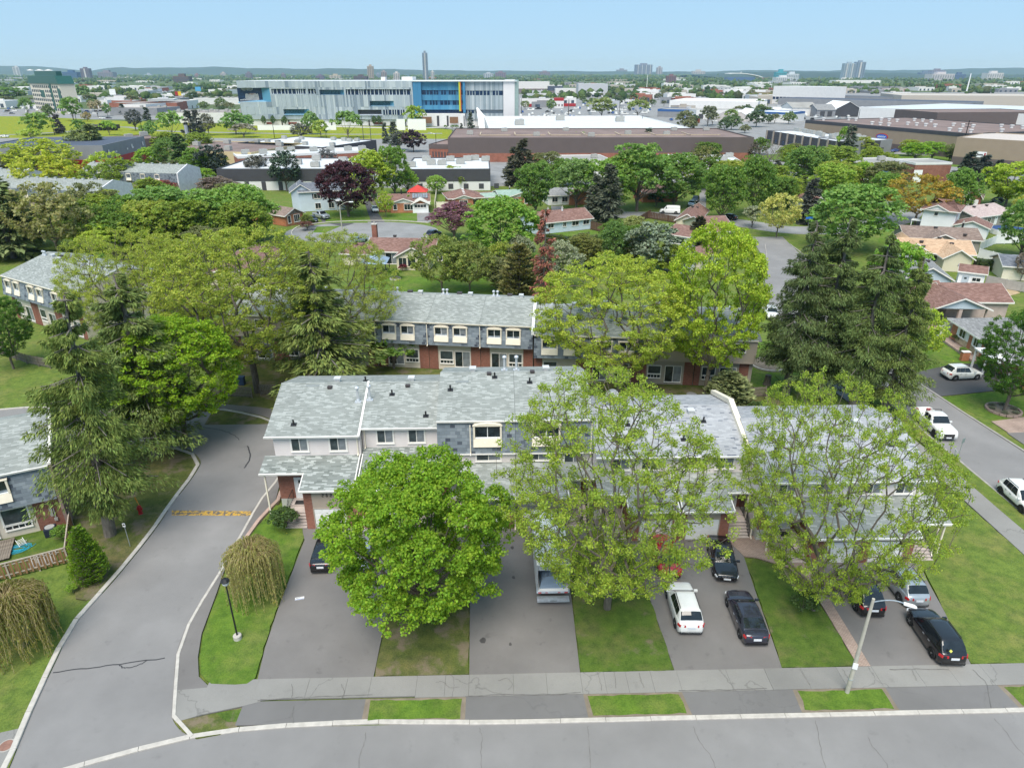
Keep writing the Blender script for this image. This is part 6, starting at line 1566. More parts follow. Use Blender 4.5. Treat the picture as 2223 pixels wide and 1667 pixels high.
def car(kind,label,x,y,heading,paint,rim=None,name=None,cat=None,detail=True,rails=False,cladding=False,z=0.09,scale=1.0,tail=True):
 D=car_meshes(kind);K=D['K'];L,W,H=K['L'],K['W']/2,K['H']
 nm=name or{'sedan':'parked_car','suv':'parked_car','pickup':'pickup_truck','van':'parked_van'}[kind]
 t=thing(nm,label,cat or{'sedan':'car','suv':'car','pickup':'pickup truck','van':'van'}[kind],(x,y,z),heading,scale=(scale,)*3)
 b=place('body',D['body'],t);setmat(b,paint)
 for s in D['side']:place('side_window',s,t)
 place('windshield',D['windshield'],t)
 if D['rear']:place('rear_window',D['rear'],t)
 for f in K['wx']:
  for s in(-1,1):
   w=place('tyre',D['tyre'],t,((f-.5)*L,s*(W-.1),K['r']),(math.pi/2*-s,0,0))
   w.name='wheel'
   q=place('rim',D['rim'],w)
   if rim:setmat(q,rim)
 top,wid=D['top'],D['wid']
 key=(kind,'bits')
 if key not in PT:
  d={}
  zf=top(.95)*.8;m=MB()
  m.add([(.46*L,0,0)],[])
  def lamp(f,sgn,z,w,h,wrap,mt,nm_):
   g_=MB();xo=(f-.5)*L
   e=1 if f>.5 else-1
   g_.add([(L/2*e*.995,sgn*W*(1-wrap)*.6,z),(L/2*e*.97,sgn*W*.86,z),((L/2-.28)*e,sgn*(W*.985),z+.02),((L/2-.3)*e,sgn*(W*.98),z+h),(L/2*e*.955,sgn*W*.86,z+h),(L/2*e*.98,sgn*W*(1-wrap)*.6,z+h),((L/2-.4)*e,sgn*W*.5,z),((L/2-.4)*e,sgn*W*.5,z+h)],[(0,1,4,5),(1,2,3,4),(5,4,3,7),(0,6,2,1),(2,6,7,3),(0,5,7,6)])
   return g_.mesh(nm_,mt)
  zr=top(.03)*.78
  hl={'sedan':.54,'suv':.62,'pickup':.82,'van':.74}[kind]
  d['lamps']=[lamp(1,s,hl,.3,.11,.08,CLEARLT,'headlight')for s in(-1,1)]+[lamp(0,s,zr,.3,.17,.3,REDLT,'taillight')for s in(-1,1)]
  g_=MB();g_.box(L/2-.2,L/2-.0,-W*.55,W*.55,.36,hl+.04);d['grille']=g_.mesh('grille',TRIM)
  g_=MB();g_.box(-L/2-.0,-L/2+.3,-W*.8,W*.8,.24,.42);g_.box(-L/2-.0,-L/2+.02,-.3,.3,.5,.51);d['bumper']=g_.mesh('bumper',TRIM)
  g_=MB();g_.box(-L/2-.035,-L/2-.0,-.26,.26,.62 if kind=='sedan' else.7,.77 if kind=='sedan' else.85);d['plate']=g_.mesh('licence_plate',PLATE)
  g_=MB();g_.box(L/2-.02,L/2+.035,-.26,.26,.4,.53);d['plate2']=g_.mesh('licence_plate',PLATE)
  fm=K['gh'][3]-.05
  for s in(-1,1):
   g_=MB();zz=top(fm)+.04;yy=wid(fm)
   g_.box((fm-.5)*L-.05,(fm-.5)*L+.09,s*(yy-.08),s*(yy+.17),zz,zz+.14)
   d['mirror%d'%s]=g_.mesh('mirror',P_BLACK)
   g_=MB()
   for f in(K['sw'][0][0]+.01,(K['sw'][1][0]+.01)if len(K['sw'])>1 else K['sw'][0][0]+.02):
    g_.box((f-.5)*L,(f-.5)*L+.2,s*(W*.985),s*(W+.025),top(f)-.22,top(f)-.18)
   d['handle%d'%s]=g_.mesh('door_handle',RIM)
   g_=MB();r1,r2=K['gh'][1]+.03,K['gh'][2]-.03
   a=D['surf'](r1,1.0,s);c=D['surf'](r2,1.0,s)
   g_.tube((a[0],a[1]*.93,a[2]+.08),(c[0],c[1]*.93,c[2]+.08),.022,n=5)
   for e in(a,c):g_.tube((e[0],e[1]*.93,e[2]),(e[0],e[1]*.93,e[2]+.08),.02,n=4)
   d['rail%d'%s]=g_.mesh('roof_rail',TRIM)
   g_=MB()
   for f0,f1 in((K['wx'][0]+.09,K['wx'][1]-.09),):g_.box((f0-.5)*L,(f1-.5)*L,s*W*.96,s*(W+.012),.22,.42)
   for c_ in K['wx']:
    prof=[]
    for i in range(9):
     a=math.pi*i/8;prof.append(((c_-.5)*L+(K['r']+.13)*math.cos(a),K['r']+(K['r']+.13)*math.sin(a)-.1))
    for i in range(8,-1,-1):
     a=math.pi*i/8;prof.append(((c_-.5)*L+(K['r']+.05)*math.cos(a),K['r']+(K['r']+.05)*math.sin(a)-.08))
    g_.prism_y(prof,min(s*W*.97,s*(W+.015)),max(s*W*.97,s*(W+.015)))
   d['clad%d'%s]=g_.mesh('wheel_arch_trim',TRIM)
  PT[key]=d
 d=PT[key]
 for l in d['lamps']:place(l.name.split('.')[0],l,t)
 for k in('grille','bumper','plate','plate2'):
  if k=='plate' and not tail:continue
  place(d[k].name.split('.')[0],d[k],t)
 for s in(-1,1):
  o=place('mirror',d['mirror%d'%s],t);setmat(o,paint)
  if detail:place('door_handle',d['handle%d'%s],t)
  if rails:place('roof_rail',d['rail%d'%s],t)
  if cladding:place('wheel_arch_trim',d['clad%d'%s],t)
 return t
def car_px(kind,label,rear,front,paint,**kw):
 a,b=Vector(G(*rear)),Vector(G(*front))
 h=math.atan2(b.y-a.y,b.x-a.x)
 L=KINDS_[kind]['L']
 c=a+(b-a).normalized()*L/2
 return car(kind,label,c.x,c.y,h,paint,**kw)
UP=math.pi/2
car('sedan','black sedan parked in front of the garage numbered 2621',-13.6,43.9,UP+.02,P_BLACK)
car('sedan','grey sedan hidden under the bright green maple',-10.6,43.9,UP,P_SILVER)
car_px('sedan','red car parked nose-in under the left honey locust',(1455,1262),(1425,1170),P_RED)
car_px('suv','white crossover with roof rails on the third driveway',(1499,1384),(1462,1262),P_WHITE,rails=True,rim=RIM)
car_px('sedan','dark blue grey sedan with sunroof, rear to the street, on the third driveway',(1641,1408),(1590,1285),P_NAVY)
car_px('sedan','black car nose to the street behind the dark blue grey sedan',(1556,1182),(1578,1275),P_BLACK)
car_px('suv','black crossover nearest the paver strip on the fourth driveway',(1893,1346),(1835,1248),P_BLACK,rails=True)
car_px('suv','silver crossover under the right honey locust on the fourth driveway',(1990,1325),(1915,1228),P_SILVER,rails=True)
b_=car_px('suv','black crossover at the pavement end of the fourth driveway, yellow sticker on its rear window',(2066,1452),(1985,1335),P_BLACK,rails=True)
m=MB();m.obox((0,0,0),(.02,.16,.16),Matrix.Rotation(rad(45),3,'X'));m.build('sticker',M('yellow sticker',(0.6,0.6,0.12),.5),b_,loc=(-2.22,.35,1.32),rot=(0,rad(25),0))
w_=car_px('pickup','white crew cab pickup parked on the cross street',(1995,905),(2063,966),P_WHITE,rim=TRIM)
m=MB();m.tube((-.75,-.8,1.2),(-.75,-.8,1.95),.03);m.tube((-.75,.8,1.2),(-.75,.8,1.95),.03);m.tube((-.75,-.8,1.95),(-.75,.8,1.95),.03);m.build('headache_rack',BLACKM,w_)
m=MB()
for k in range(7):m.box(-.55+k*.2,-.43+k*.2,-1.02,-1.013,.82+.02*(k%2),.96)
m.build('door_print',M('dark door print',(0.12,0.12,0.13),.5),w_)
car_px('suv','white crossover with black wheels on the cross street at right edge',(2178,1062),(2240,1118),P_WHITE,rim=RIM_D,cladding=True,rails=True)
car_px('suv','pearl white crossover on the driveway right of the cross street',(2047,822),(2136,818),paint_mat('pearl white',(0.66,0.65,0.6),.3),rails=True)
car_px('suv','white car behind the ring-bedded maple at the right edge',(2250,818),(2185,832),P_WHITE)
car_px('sedan','white hatchback parked on the cross street beyond the spruces',(1668,676),(1684,712),P_WHITE)
car_px('pickup','silver pickup on the driveway by the blue grey house',(685,471),(726,481),P_SILVER)
car_px('sedan','dark sedan beside the silver pickup',(672,478),(694,489),P_NAVY)
car_px('sedan','white sedan on the steep driveway at the cul-de-sac',(812,456),(822,472),P_WHITE)
car_px('suv','dark blue crossover at the right of the cul-de-sac',(930,519),(955,510),P_NAVY,rails=True)
car_px('sedan','pale blue car behind the brick chimney',(762,532),(792,524),paint_mat('pale blue paint',(0.3,0.4,0.48),.3,.4))
vn=car_px('van','white work van parked on the crescent',(1476,465),(1428,463),P_WHITE)
m=MB();m.box(-1.9,-.3,-1.03,-1.005,.9,1.6);m.build('side_print',M('pale side print',(0.5,0.53,0.6),.5,.3,6),vn)
m=MB();m.box(-2.5,-1.95,-1.035,-1.005,.8,1.7);m.build('side_print',M('yellow side print',(0.6,0.55,0.2),.5,.3,6),vn)
car_px('sedan','silver car at the foot of the side street',(1504,444),(1490,460),P_SILVER)
car_px('suv','black car above the silver car on the side street',(1512,436),(1500,448),P_BLACK)
car_px('sedan','black sedan parked across the crescent',(1600,479),(1561,474),P_BLACK)
car_px('suv','white car among the trees before the white gable',(297,446),(320,450),P_WHITE)
car_px('sedan','white car before the long black and white building at left',(536,404),(556,404),P_WHITE)
car_px('suv','black van before the black and white building',(988,398),(988,406),P_BLACK)
car_px('sedan','white car beside the black van at the white wall',(1003,400),(1002,407),P_WHITE)
car_px('sedan','black car driving past the brick end of the brown hall',(927,344),(947,345),P_BLACK)
car_px('sedan','blue car beyond the grey end wall of the shops',(1936,331),(1946,330),P_BLUE)
cols=(P_WHITE,P_WHITE,P_SILVER,P_BLACK,P_WHITE,P_WHITE,P_WHITE,P_BLACK,P_BLACK,P_NAVY)
for i in range(10):
 u=1655+i*9.5;v=306+i*2.2
 car_px('sedan','car in the row parked along the grey strip of shops',(u,v),(u+8,v-4),cols[i],detail=False)['group']='cars parked at the grey shops'
for i,(u,v,c)in enumerate(((8,299,P_WHITE),(27,248,P_NAVY),(245,246,P_WHITE),(237,258,P_NAVY),(222,259,P_WHITE),(282,262,P_SILVER),(140,246,P_NAVY))):
 car_px('sedan',['white car at the left edge by the dark grey building','dark car on the road past the meadow','white and blue car before the long brown shed','dark car on the park entrance','white car on the park entrance','silver car by the park lawn','dark car by the green topped offices'][i],(u-6,v),(u+6,v),c,detail=False)
bt=thing('box_truck','white box truck backed from the street with open load bay on the second driveway','truck',(3.95,38.1,0.09),0)
m=MB();z0,z1,hw,Lb=0.95,3.35,1.2,6.4
m.box(-hw,hw,0,Lb,z1-.06,z1);m.box(-hw,-hw+.05,0,Lb,z0,z1-.061);m.box(hw-.05,hw,0,Lb,z0,z1-.061);m.box(-hw+.051,hw-.051,Lb-.05,Lb,z0,z1-.061);m.box(-hw+.051,hw-.051,0,Lb-.051,z0,z0+.08)
m.build('cargo_box',BRIGHT,bt)
m=MB()
for x in(-hw,hw-.1):m.box(x,x+.1,-.04,-.002,z0-.1,z1)
m.box(-hw+.1,hw-.1,-.04,-.002,z1-.14,z1);m.box(-hw+.1,hw-.1,-.04,-.002,z0-.12,z0+.04);m.build('door_frame',GALV,bt)
m=MB();m.box(-hw+.12,hw-.12,.02,.06,z1-.5,z1-.16)
for k in range(3):m.box(-hw+.12,hw-.12,.0,.02,z1-.47+k*.1,z1-.45+k*.1)
m.build('roller_door',GALV,bt)
m=MB();m.box(-hw+.05,hw-.05,-.62,-.05,.52,.6);m.box(-hw+.1,-hw+.2,-.3,-.05,.3,.52);m.box(hw-.2,hw-.1,-.3,-.05,.3,.52);m.build('tail_lift',GALV,bt)
for s in(-1,1):
 m=MB();m.box(s*.95-.12,s*.95+.12,-.06,-.04,z0-.1,z0+.0);m.build('taillight',REDLT,bt)
 m=MB();m.box(s*.45-.1,s*.45+.1,-.055,-.04,z0-.08,z0-.02);m.build('reflector',REDLT,bt)
m=MB();m.box(-.25,.25,-.6,-.58,.62,.64);m.box(-1.0,1.0,.3,Lb-.3,.55,.94);m.build('chassis',TRIM,bt)
for y in(1.3,7.6):
 for s in(-1,1):
  m=MB();m.lathe([(.25,-.14),(.42,-.14),(.45,-.1),(.45,.1),(.42,.14),(.25,.14)],n=18);w0=m.build('wheel',TYRE,bt,loc=(s*1.02,y,.45),rot=(0,math.pi/2,0))
  m=MB();m.lathe([(.26,-.1),(.2,.1),(.08,.12)],n=14);m.build('rim',BRIGHT,w0)
m=MB();m.prism_x([(6.55,.5),(8.9,.5),(8.9,1.25),(7.9,1.45),(7.45,2.3),(6.55,2.35)],-1.0,1.0);m.build('cab',BRIGHT,bt,bevel=.08)
m=MB();m.quad((-.85,7.93,1.5),(.85,7.93,1.5),(.8,7.5,2.22),(-.8,7.5,2.22));m.build('windshield',CARGLASS,bt)
ld=thing('wrapped_load','grey blue quilted load inside the open box truck','load',(3.95,38.35,1.12))
m=MB();n_=14
for i in range(n_):
 for j in range(10):
  def hgt(a,c):return 1.25*(1-abs(a/n_*2-1)**3.2)**.5*(1-.35*abs(c/10-.35))+.06*math.sin(a*2.1+c)+.02
  q=[(-.95+1.9*a/n_,.05+.33*c,max(.0,hgt(a,c)))for a,c in((i,j),(i+1,j),(i+1,j+1),(i,j+1))]
  m.quad(*q)
m.prism_y([(-.95+1.9*a/n_,1.25*(1-abs(a/n_*2-1)**3.2)**.5*.88+.02)for a in range(n_+1)][::1]+[(.95,0),(-.95,0)],.0,.05)
m.build('blanket',paint_mat('blue grey cover',(0.2,0.27,0.36),.35,.2,.3),ld)
m=MB();m.box(-.9,-.5,1.5,3,0,1.9);m.box(.4,.85,1.8,3,0,1.7);m.build('boxes',M('dark boxes',(0.05,0.055,0.07),.6),ld)
# street furniture
c=G(1838,1504)
sl_=thing('street_lamp','tall concrete street lamp with white cobra head over the fourth driveway','street lamp',(*c,0.1),rad(-20))
top_h=PW(1902,1302,c[1])[1]
m=MB();m.tube((0,0,-.2),(0,0,top_h),.14,.085,12);m.build('pole',M('weathered concrete pole',(0.42,0.4,0.34),.9,.12,2),sl_)
m=MB();prev=(0,0,top_h-.25)
for i in range(1,9):
 t=i/8;p=(1.6*t,0,top_h-.25+.42*math.sin(t*2.2));m.tube(prev,p,.035,n=6,cap=False);prev=p
m.build('arm',GALV,sl_)
m=MB();m.prism_y([(1.5,prev[2]-.05),(2.1,prev[2]-.14),(2.25,prev[2]-.09),(2.1,prev[2]+.0),(1.55,prev[2]+.06)],-.13,.13);m.build('luminaire',BRIGHT,sl_,bevel=.05)
m=MB();m.box(-.02,.02,-.14,.14,0,.45);m.build('notice',BRIGHT,sl_,loc=(.0,-.16,2.1),rot=(0,0,math.pi/2))
m=MB();m.lathe([(.15,0),(.15,.06)],n=12);m.build('band',GALV,sl_,loc=(0,0,1.1))
c=G(517,1388)
lp=thing('street_lamp','black lamp post with lantern head on the corner lawn','lamp post',(*c,0.1))
hh=PW(491,1262,c[1])[1]
m=MB();m.lathe([(.28,-.1),(.28,.3),(.24,.34)],n=16);m.build('footing',CONCRETE,lp)
m=MB();m.tube((0,0,.3),(0,0,hh-.45),.06,.05,10);m.build('post',BLACKM,lp)
m=MB();m.lathe([(.08,hh-.45),(.2,hh-.3),(.24,hh-.1)],n=8);m.build('globe',M('frosted lamp glass',(0.6,0.62,0.65),.3),lp)
m=MB();m.lathe([(.28,hh-.1),(.3,hh-.04),(.2,hh+.08),(.05,hh+.14),(.05,hh+.22)],n=8);m.build('cap',BLACKM,lp)
c=G(745,522)
cl=thing('street_lamp','pale street lamp with curved arm in the cul-de-sac','street lamp',(*c,0),rad(10))
hh=PW(738,446,c[1])[1]
m=MB();m.tube((0,0,0),(0,0,hh),.16,.1,10);m.build('pole',M('weathered concrete pole',(0.5,0.48,0.42),.9),cl)
m=MB();prev=(0,0,hh-.2)
for i in range(1,8):
 t=i/7;p=(2.2*t,0,hh-.2+.9*math.sin(t*1.7));m.tube(prev,p,.06,n=6,cap=False);prev=p
m.build('arm',M('weathered concrete pole',(0,0,0)),cl)
m=MB();m.box(2.1,3.1,-.18,.18,prev[2]-.14,prev[2]+.06);m.build('luminaire',BRIGHT,cl,bevel=.05)
for u,v,l in((1702,905-28,'black garden lamp post by the brown soil behind the grey fence'),(1675,850-58,'black lamp post beside the stone ring bed by the spruces')):
 c=G(u,v);q=thing('lamp_post',l,'lamp post',(*c,0))
 m=MB();m.tube((0,0,0),(0,0,1.9),.05,.05,8);m.build('post',BLACKM,q);m=MB();m.lathe([(.05,1.9),(.17,2.0),(.2,2.25),(.05,2.4)],n=8);m.build('lantern',BLACKM,q)
def sign(label,u,v,h,w,sh,mat,post=None,name='street_sign',rz=0.0,cat='sign',disc=False,text=None):
 c=G(u,v);q=thing(name,label,cat,(*c,0.05),rz)
 m=MB();m.tube((0,0,0),(0,0,h),.03,n=6);m.build('post',post or GALV,q)
 m=MB();m.box(-w/2,w/2,-.04,-.025,h-sh,h);pl=m.build('plate',mat,q)
 if text:letters(pl,text[0],0,-.045,h-sh/2,sh*text[2],text[1],(math.pi/2,0,0),.002)
 return q
sg=sign('small white sign on a thin post beside the big left spruce',283,1187,2.3,.22,.34,BRIGHT)
m=MB();m.lathe([(.08,-.01),(.08,0.0)],n=14);m.build('mark',BLACKM,sg,loc=(0,-.046,2.15),rot=(math.pi/2,0,0))
sign('white sign above the weeping shrub beside the lane',512,1262,2.7,.45,.35,BRIGHT,rz=.9)
sign('green back of a sign on the verge by the white pickup',2078,978+20,2.4,.5,.5,M('sign grey green',(0.2,0.25,0.23),.6),rz=.5)
sign('white sign leaning at the cross street kerb',2068,1000,1.2,.6,.2,BRIGHT,rz=1.3)
sign('blue street name sign before the dark spruce',1753,500,3.2,1.9,.5,M('sign blue',(0.02,0.15,0.55),.5))
hy=thing('hydrant_marker','red hydrant with an orange flag under the big left spruce','hydrant',(*G(306,1116),.08))
m=MB();m.lathe([(.2,0),(.16,.05),(.15,.6),(.19,.62),(.17,.75),(.08,.85)],n=12);m.obox((0,0,.48),(.46,.14,.14));m.build('body',M('hydrant red',(0.42,0.02,0.02),.5),hy)
m=MB();m.tube((.1,0,.6),(-.12,0,1.7),.03,n=5);m.obox((-.08,0,1.4),(.12,.02,.55),Matrix.Rotation(rad(-12),3,'Y'));m.build('marker',M('marker orange',(0.7,0.3,0.05),.5),hy)
c=G(651,1301)
lf=thing('newspaper','white folded newspaper with blue stripe lying on the first driveway','newspaper',(*c,.1),rad(12))
m=MB();m.box(-.32,.32,-.13,.13,0,.03);m.build('sheet',BRIGHT,lf)
m=MB();m.box(-.31,.31,-.12,-.07,.031,.034);m.build('stripe',M('print blue',(0.03,0.08,0.3),.5),lf)
m=MB()
for k in range(5):m.box(-.27+.07*k,-.22+.07*k+.01,.02,.08,.031,.034)
m.build('print',M('print grey',(0.12,0.12,0.12),.6),lf)
for i,(u,v,l,k)in enumerate(((522,835,'blue barbecue cover behind the grey picket fence',(0.03,0.06,0.13)),(960,862-20,'dark bin beside the multi-stemmed locust',(0.03,0.03,0.03)),(1388,850,'black wheeled bin at the brick rear wall',(0.02,0.02,0.025)))):
 c=G(u,v);q=thing('covered_barbecue' if i==0 else 'bin',l,'barbecue' if i==0 else 'bin',(*c,0))
 m=MB();m.box(-.6 if i==0 else-.3,.6 if i==0 else.3,-.35,.35,0,1.0);m.build('body',M('dark cover %d'%i,k,.6),q,bevel=.08)
 m=MB();m.box(-.62 if i==0 else-.33,.62 if i==0 else.33,-.38,.38,1.0,1.1);m.build('lid',M('dark cover %d'%i,k,.6),q,bevel=.03)
c=G(1500,868);q=thing('garden_table','round grey patio table beside the board fence in the rear yard','table',(*c,0))
m=MB();m.lathe([(.6,.7),(.62,.74)],n=18);m.build('top',GREYP,q)
for a in range(3):
 m=MB();m.tube((.5*math.cos(a*2.1),.5*math.sin(a*2.1),0),(0,0,.7),.03);m.build('leg',GREYP,q)
q=thing('tree_stump','cut tree stump on the lawn right of the rear row','stump',(*G(1665,835),0));m=MB();m.lathe([(.55,0),(.4,.3),(.36,1.3)],n=14);m.build('stump',BARK,q)
for(cx_,cy_,r_,lab,mt)in((*G(1668,793),2.2,'pale stone ring bed by the lamp post',CONCRETE),(*G(2178,891),1.7,'brick ring bed round the right maple',PAVER),(*G(858,606),.9,'stone ring round the clipped shrub on the rear lawn',CONCRETE)):
 q=thing('ring_bed',lab,'garden bed',(cx_,cy_,0))
 n_=int(r_*10)
 for i in range(n_):
  a=2*math.pi*i/n_
  m=MB();m.box(-math.pi*r_/n_+.02,math.pi*r_/n_-.02,-.12,.12,0,.22);m.build('stone',mt,q,loc=(r_*math.cos(a),r_*math.sin(a),0),rot=(0,0,a+math.pi/2))
 m=MB();m.lathe([(r_-.1,0),(r_-.1,.1)],n=18);m.build('soil',DIRT,q)
c=G(2083,792)
q=thing('brick_pillar','low orange brick pillar with white cap at the edge of the brick patio','pillar',(*G(2092,782),0));m=MB();m.box(-.5,.5,-.25,.25,0,1.2);m.build('shaft',BRICK_O,q);m=MB();m.box(-.55,.55,-.3,.3,1.2,1.28);m.build('cap',WHITE,q)
# bungalows and other houses beyond the rows
def gable(mb,x0,x1,y0,y1,z,rise,axis='x',over=.45,t=.18,mid=None):
 x0-=over;x1+=over;y0-=over;y1+=over
 if axis=='x':
  m_=(y0+y1)/2 if mid is None else mid
  mb.slab((x0,y0,z),(x1,y0,z),(x1,m_,z+rise),(x0,m_,z+rise),t);mb.slab((x0,m_+.002,z+rise),(x1,m_+.002,z+rise),(x1,y1,z),(x0,y1,z),t)
 else:
  m_=(x0+x1)/2 if mid is None else mid
  mb.slab((x0,y0,z),(m_,y0,z+rise),(m_,y1,z+rise),(x0,y1,z),t);mb.slab((m_+.002,y0,z+rise),(x1,y0,z),(x1,y1,z),(m_+.002,y1,z+rise),t)
def hip(mb,x0,x1,y0,y1,z,rise,over=.45,t=.18):
 x0-=over;x1+=over;y0-=over;y1+=over
 k=(y1-y0)/2;ym=(y0+y1)/2
 a,b=(x0+k,ym,z+rise),(x1-k,ym,z+rise)
 c=[(x0,y0,z),(x1,y0,z),(x1,y1,z),(x0,y1,z)]
 lo=[(p[0],p[1],z-t)for p in c]
 mb.add(c+[a,b]+lo,[(0,1,5,4),(1,2,5),(2,3,4,5),(3,0,4),(6,7,1,0),(7,8,2,1),(8,9,3,2),(9,6,0,3),(9,8,7,6)])
def wing(t,x0,x1,y0,y1,h,rise,axis,wallm,roofm,gablem=None,over=.45,rtype='gable',z0=0.0,brick_h=0,brickm=None,mid=None,closed=True):
 if closed:
  m=MB();m.box(x0,x1,y0,y1,z0+brick_h,h);m.build('wall',wallm,t)
 if brick_h:
  m=MB();m.box(x0-.003,x1+.003,y0-.003,y1+.003,z0,z0+brick_h);m.build('brick_base',brickm or BRICK,t)
 m=MB()
 if rtype=='gable':
  r2=rise*(1-over/((y1-y0 if axis=='x' else x1-x0)/2+over))
  if axis=='x':m.prism_x([(y0,h),(y1,h),((y0+y1)/2 if mid is None else mid,h+r2-.04)],x0+.002,x1-.002)
  else:m.prism_y([(x0,h),(x1,h),((x0+x1)/2 if mid is None else mid,h+r2-.04)],y0+.002,y1-.002)
  m.build('gable_wall',gablem or wallm,t)
  z=h-rise*over/((y1-y0 if axis=='x' else x1-x0)/2+over)+.14
  m=MB();gable(m,x0,x1,y0,y1,z,rise,axis,over,mid=mid)
 else:
  z=h+.02
  hip(m,x0,x1,y0,y1,z,rise,over)
 m.build('roof',roofm,t)
 m=MB();o=over+.03
 if rtype=='hip' or axis=='x':
  m.box(x0-o,x1+o,y0-o-.03,y0-o,z-.2,z+.02);m.box(x0-o,x1+o,y1+o,y1+o+.03,z-.2,z+.02)
 if rtype=='hip':
  m.box(x0-o-.03,x0-o,y0-o,y1+o,z-.2,z+.02);m.box(x1+o,x1+o+.03,y0-o,y1+o,z-.2,z+.02)
 elif axis=='x':
  ym=(y0+y1)/2 if mid is None else mid
  for xx in(x0-o,x1+over):
   m.prism_x([(y0-o,z-.18),(ym,z+rise-.18),(ym,z+rise+.04),(y0-o,z+.04)],xx,xx+.03);m.prism_x([(ym,z+rise-.18),(y1+o,z-.18),(y1+o,z+.04),(ym,z+rise+.04)],xx,xx+.03)
 else:
  m.box(x0-o-.03,x0-o,y0-o,y1+o,z-.2,z+.02);m.box(x1+o,x1+o+.03,y0-o,y1+o,z-.2,z+.02)
  xm=(x0+x1)/2 if mid is None else mid
  for yy in(y0-o,y1+over):
   m.prism_y([(x0-o,z-.18),(xm,z+rise-.18),(xm,z+rise+.04),(x0-o,z+.04)],yy,yy+.03);m.prism_y([(xm,z+rise-.18),(x1+o,z-.18),(x1+o,z+.04),(xm,z+rise+.04)],yy,yy+.03)
 m.build('fascia',WHITE,t)
 return z
def chimney(t,x,y,z0,z1,w=.7,mat=None):
 m=MB();m.box(x-w/2,x+w/2,y-w/2,y+w/2,z0,z1);c=m.build('chimney',mat or BRICK,t)
 m=MB();m.box(x-w/2-.08,x+w/2+.08,y-w/2-.08,y+w/2+.08,z1,z1+.15);m.lathe([(.15,z1+.15),(.15,z1+.5)],(x,y,0),8);m.build('cap',CONCRETE,c)
def site(label,name,cat,uvL,uvR,h=0.0):
 a,b=Vector(G(*uvL,h)),Vector(G(*uvR,h))
 rz=math.atan2(b.y-a.y,b.x-a.x)
 return thing(name,label,cat,(a.x,a.y,0),rz),(b-a).length
def win(t,x,y,z,w,h,rz=0,g_=None,n=2,frame=None):return window(t,x,y-.01 if rz==0 else y,z,w,h,rz,n,g_ or GLASS,frame or WHITE,.1)
t,W=site('pale blue grey two-storey house with charcoal roof beside the purple maple','house','house',(655,460),(750,455))
wing(t,0,W,0,8,5.4,1.9,'x',SID_BLUE,SH_CHAR,brick_h=0)
wing(t,-2.2,3.2,.5,8.5,5.4,2.1,'y',SID_BLUE,SH_CHAR)
for x in(4.6,8.2):win(t,x,0,3.4,1.7,1.2);win(t,x,0,.7,1.4,1.4)
for x in(3.5,5.7,7.1,9.3):
 m=MB();m.box(x-.2,x+.2,-.06,0,3.35,4.65);m.build('shutter',TRIM,t)
turtle_vent(t,1.2,5,7.4);turtle_vent(t,7,5.5,6.6)
m=MB();m.box(9.5,W+2,-1.8,0,2.5,2.7);m.box(9.6,9.8,-1.7,-1.5,0,2.5);m.box(W+1.7,W+1.9,-1.7,-1.5,0,2.5);m.build('porch',WHITE,t);door(t,11,0,.2,mat=WHITE)
t,W=site('brown-roofed house with orange brick gable end and white fence left of the silver pickup','house','house',(622,492),(660,484))
wing(t,0,W,0,14,2.7,1.6,'y',BRICK_O,SH_TAUPE,gablem=SH_TAUPE);win(t,W*.62,0,.7,1.7,1.7,n=3);win(t,W*.2,0,.7,.8,1.7,n=1)
for y in(4,8):turtle_vent(t,W*.3,y,3.9)
t2,W=site('low brown roof beside the reddish shrub at lower left of the cul-de-sac','house','house',(600,560),(618,545),2.8)
wing(t2,-12,W,0,9,2.8,1.5,'x',SID_CREAM,SH_BROWN)
t,W=site('brown roofed bungalow with bay window and white gabled porch at the top of the cul-de-sac','house','house',(847,462),(936,460))
wing(t,-3,W-.5,1.5,10,2.7,1.5,'x',BRICK_O,SH_BROWN,WHITE);wing(t,.2,7.4,-.6,6,2.6,1.3,'y',BRICK_O,SH_BROWN,WHITE)
win(t,1.5,-.6,.9,.9,1.4,n=1);win(t,5.2,-.6,.8,2.4,1.5,n=3)
wing(t,W-5,W-.7,-1.5,2.5,2.5,1.2,'y',BRIGHT,M('pale porch roof',(.6,.57,.5),.7),BRICK_O);win(t,W-2.9,-1.5,1.5,3.2,.8,n=4)
m=MB()
for i in range(6):m.slab((W-5+i*.72,2.4,3.5),(W-4.4+i*.72,2.4,3.5),(W-4.4+i*.72,5.2,4.3),(W-5+i*.72,5.2,4.3),.05)
m.build('skylight',GLASS_B,t)
chimney(t,3.2,5.5,3.5,5.4,.35,BLACKM)
q=thing('canopy_tent','red pointed canopy tent behind the porch bungalow','canopy',(*G(908,432),0));m=MB();m.add([(-3,-3,2.4),(3,-3,2.4),(3,3,2.4),(-3,3,2.4),(0,0,4.2)],[(0,1,4),(1,2,4),(2,3,4),(3,0,4),(3,2,1,0)]);m.build('canopy',M('red canvas',(.5,.05,.04),.8),q)
for a in(-2.9,2.9):
 for b in(-2.9,2.9):
  m=MB();m.tube((a,b,0),(a,b,2.4),.06);m.build('pole',BRIGHT,q)
t,W=site('brown-roofed brick bungalow left of the sage roofed one','house','house',(978,452),(1046,449))
wing(t,0,W,0,9.5,2.7,1.9,'x',BRICK_O,SH_BROWN,over=.8,rtype='hip');wing(t,W,W+4,3,9,2.4,.8,'x',SID_GREY,SH_BROWN)
wing(t,1,6.5,-.8,4,2.6,1.0,'y',BRICK_O,SH_BROWN,WHITE);win(t,3.7,-.8,.8,2.2,1.3);win(t,W-2,0,.8,1.6,1.3)
for i in range(4):turtle_vent(t,W*.48,2.0+i*.8,3.4+i*.3,BRIGHT)
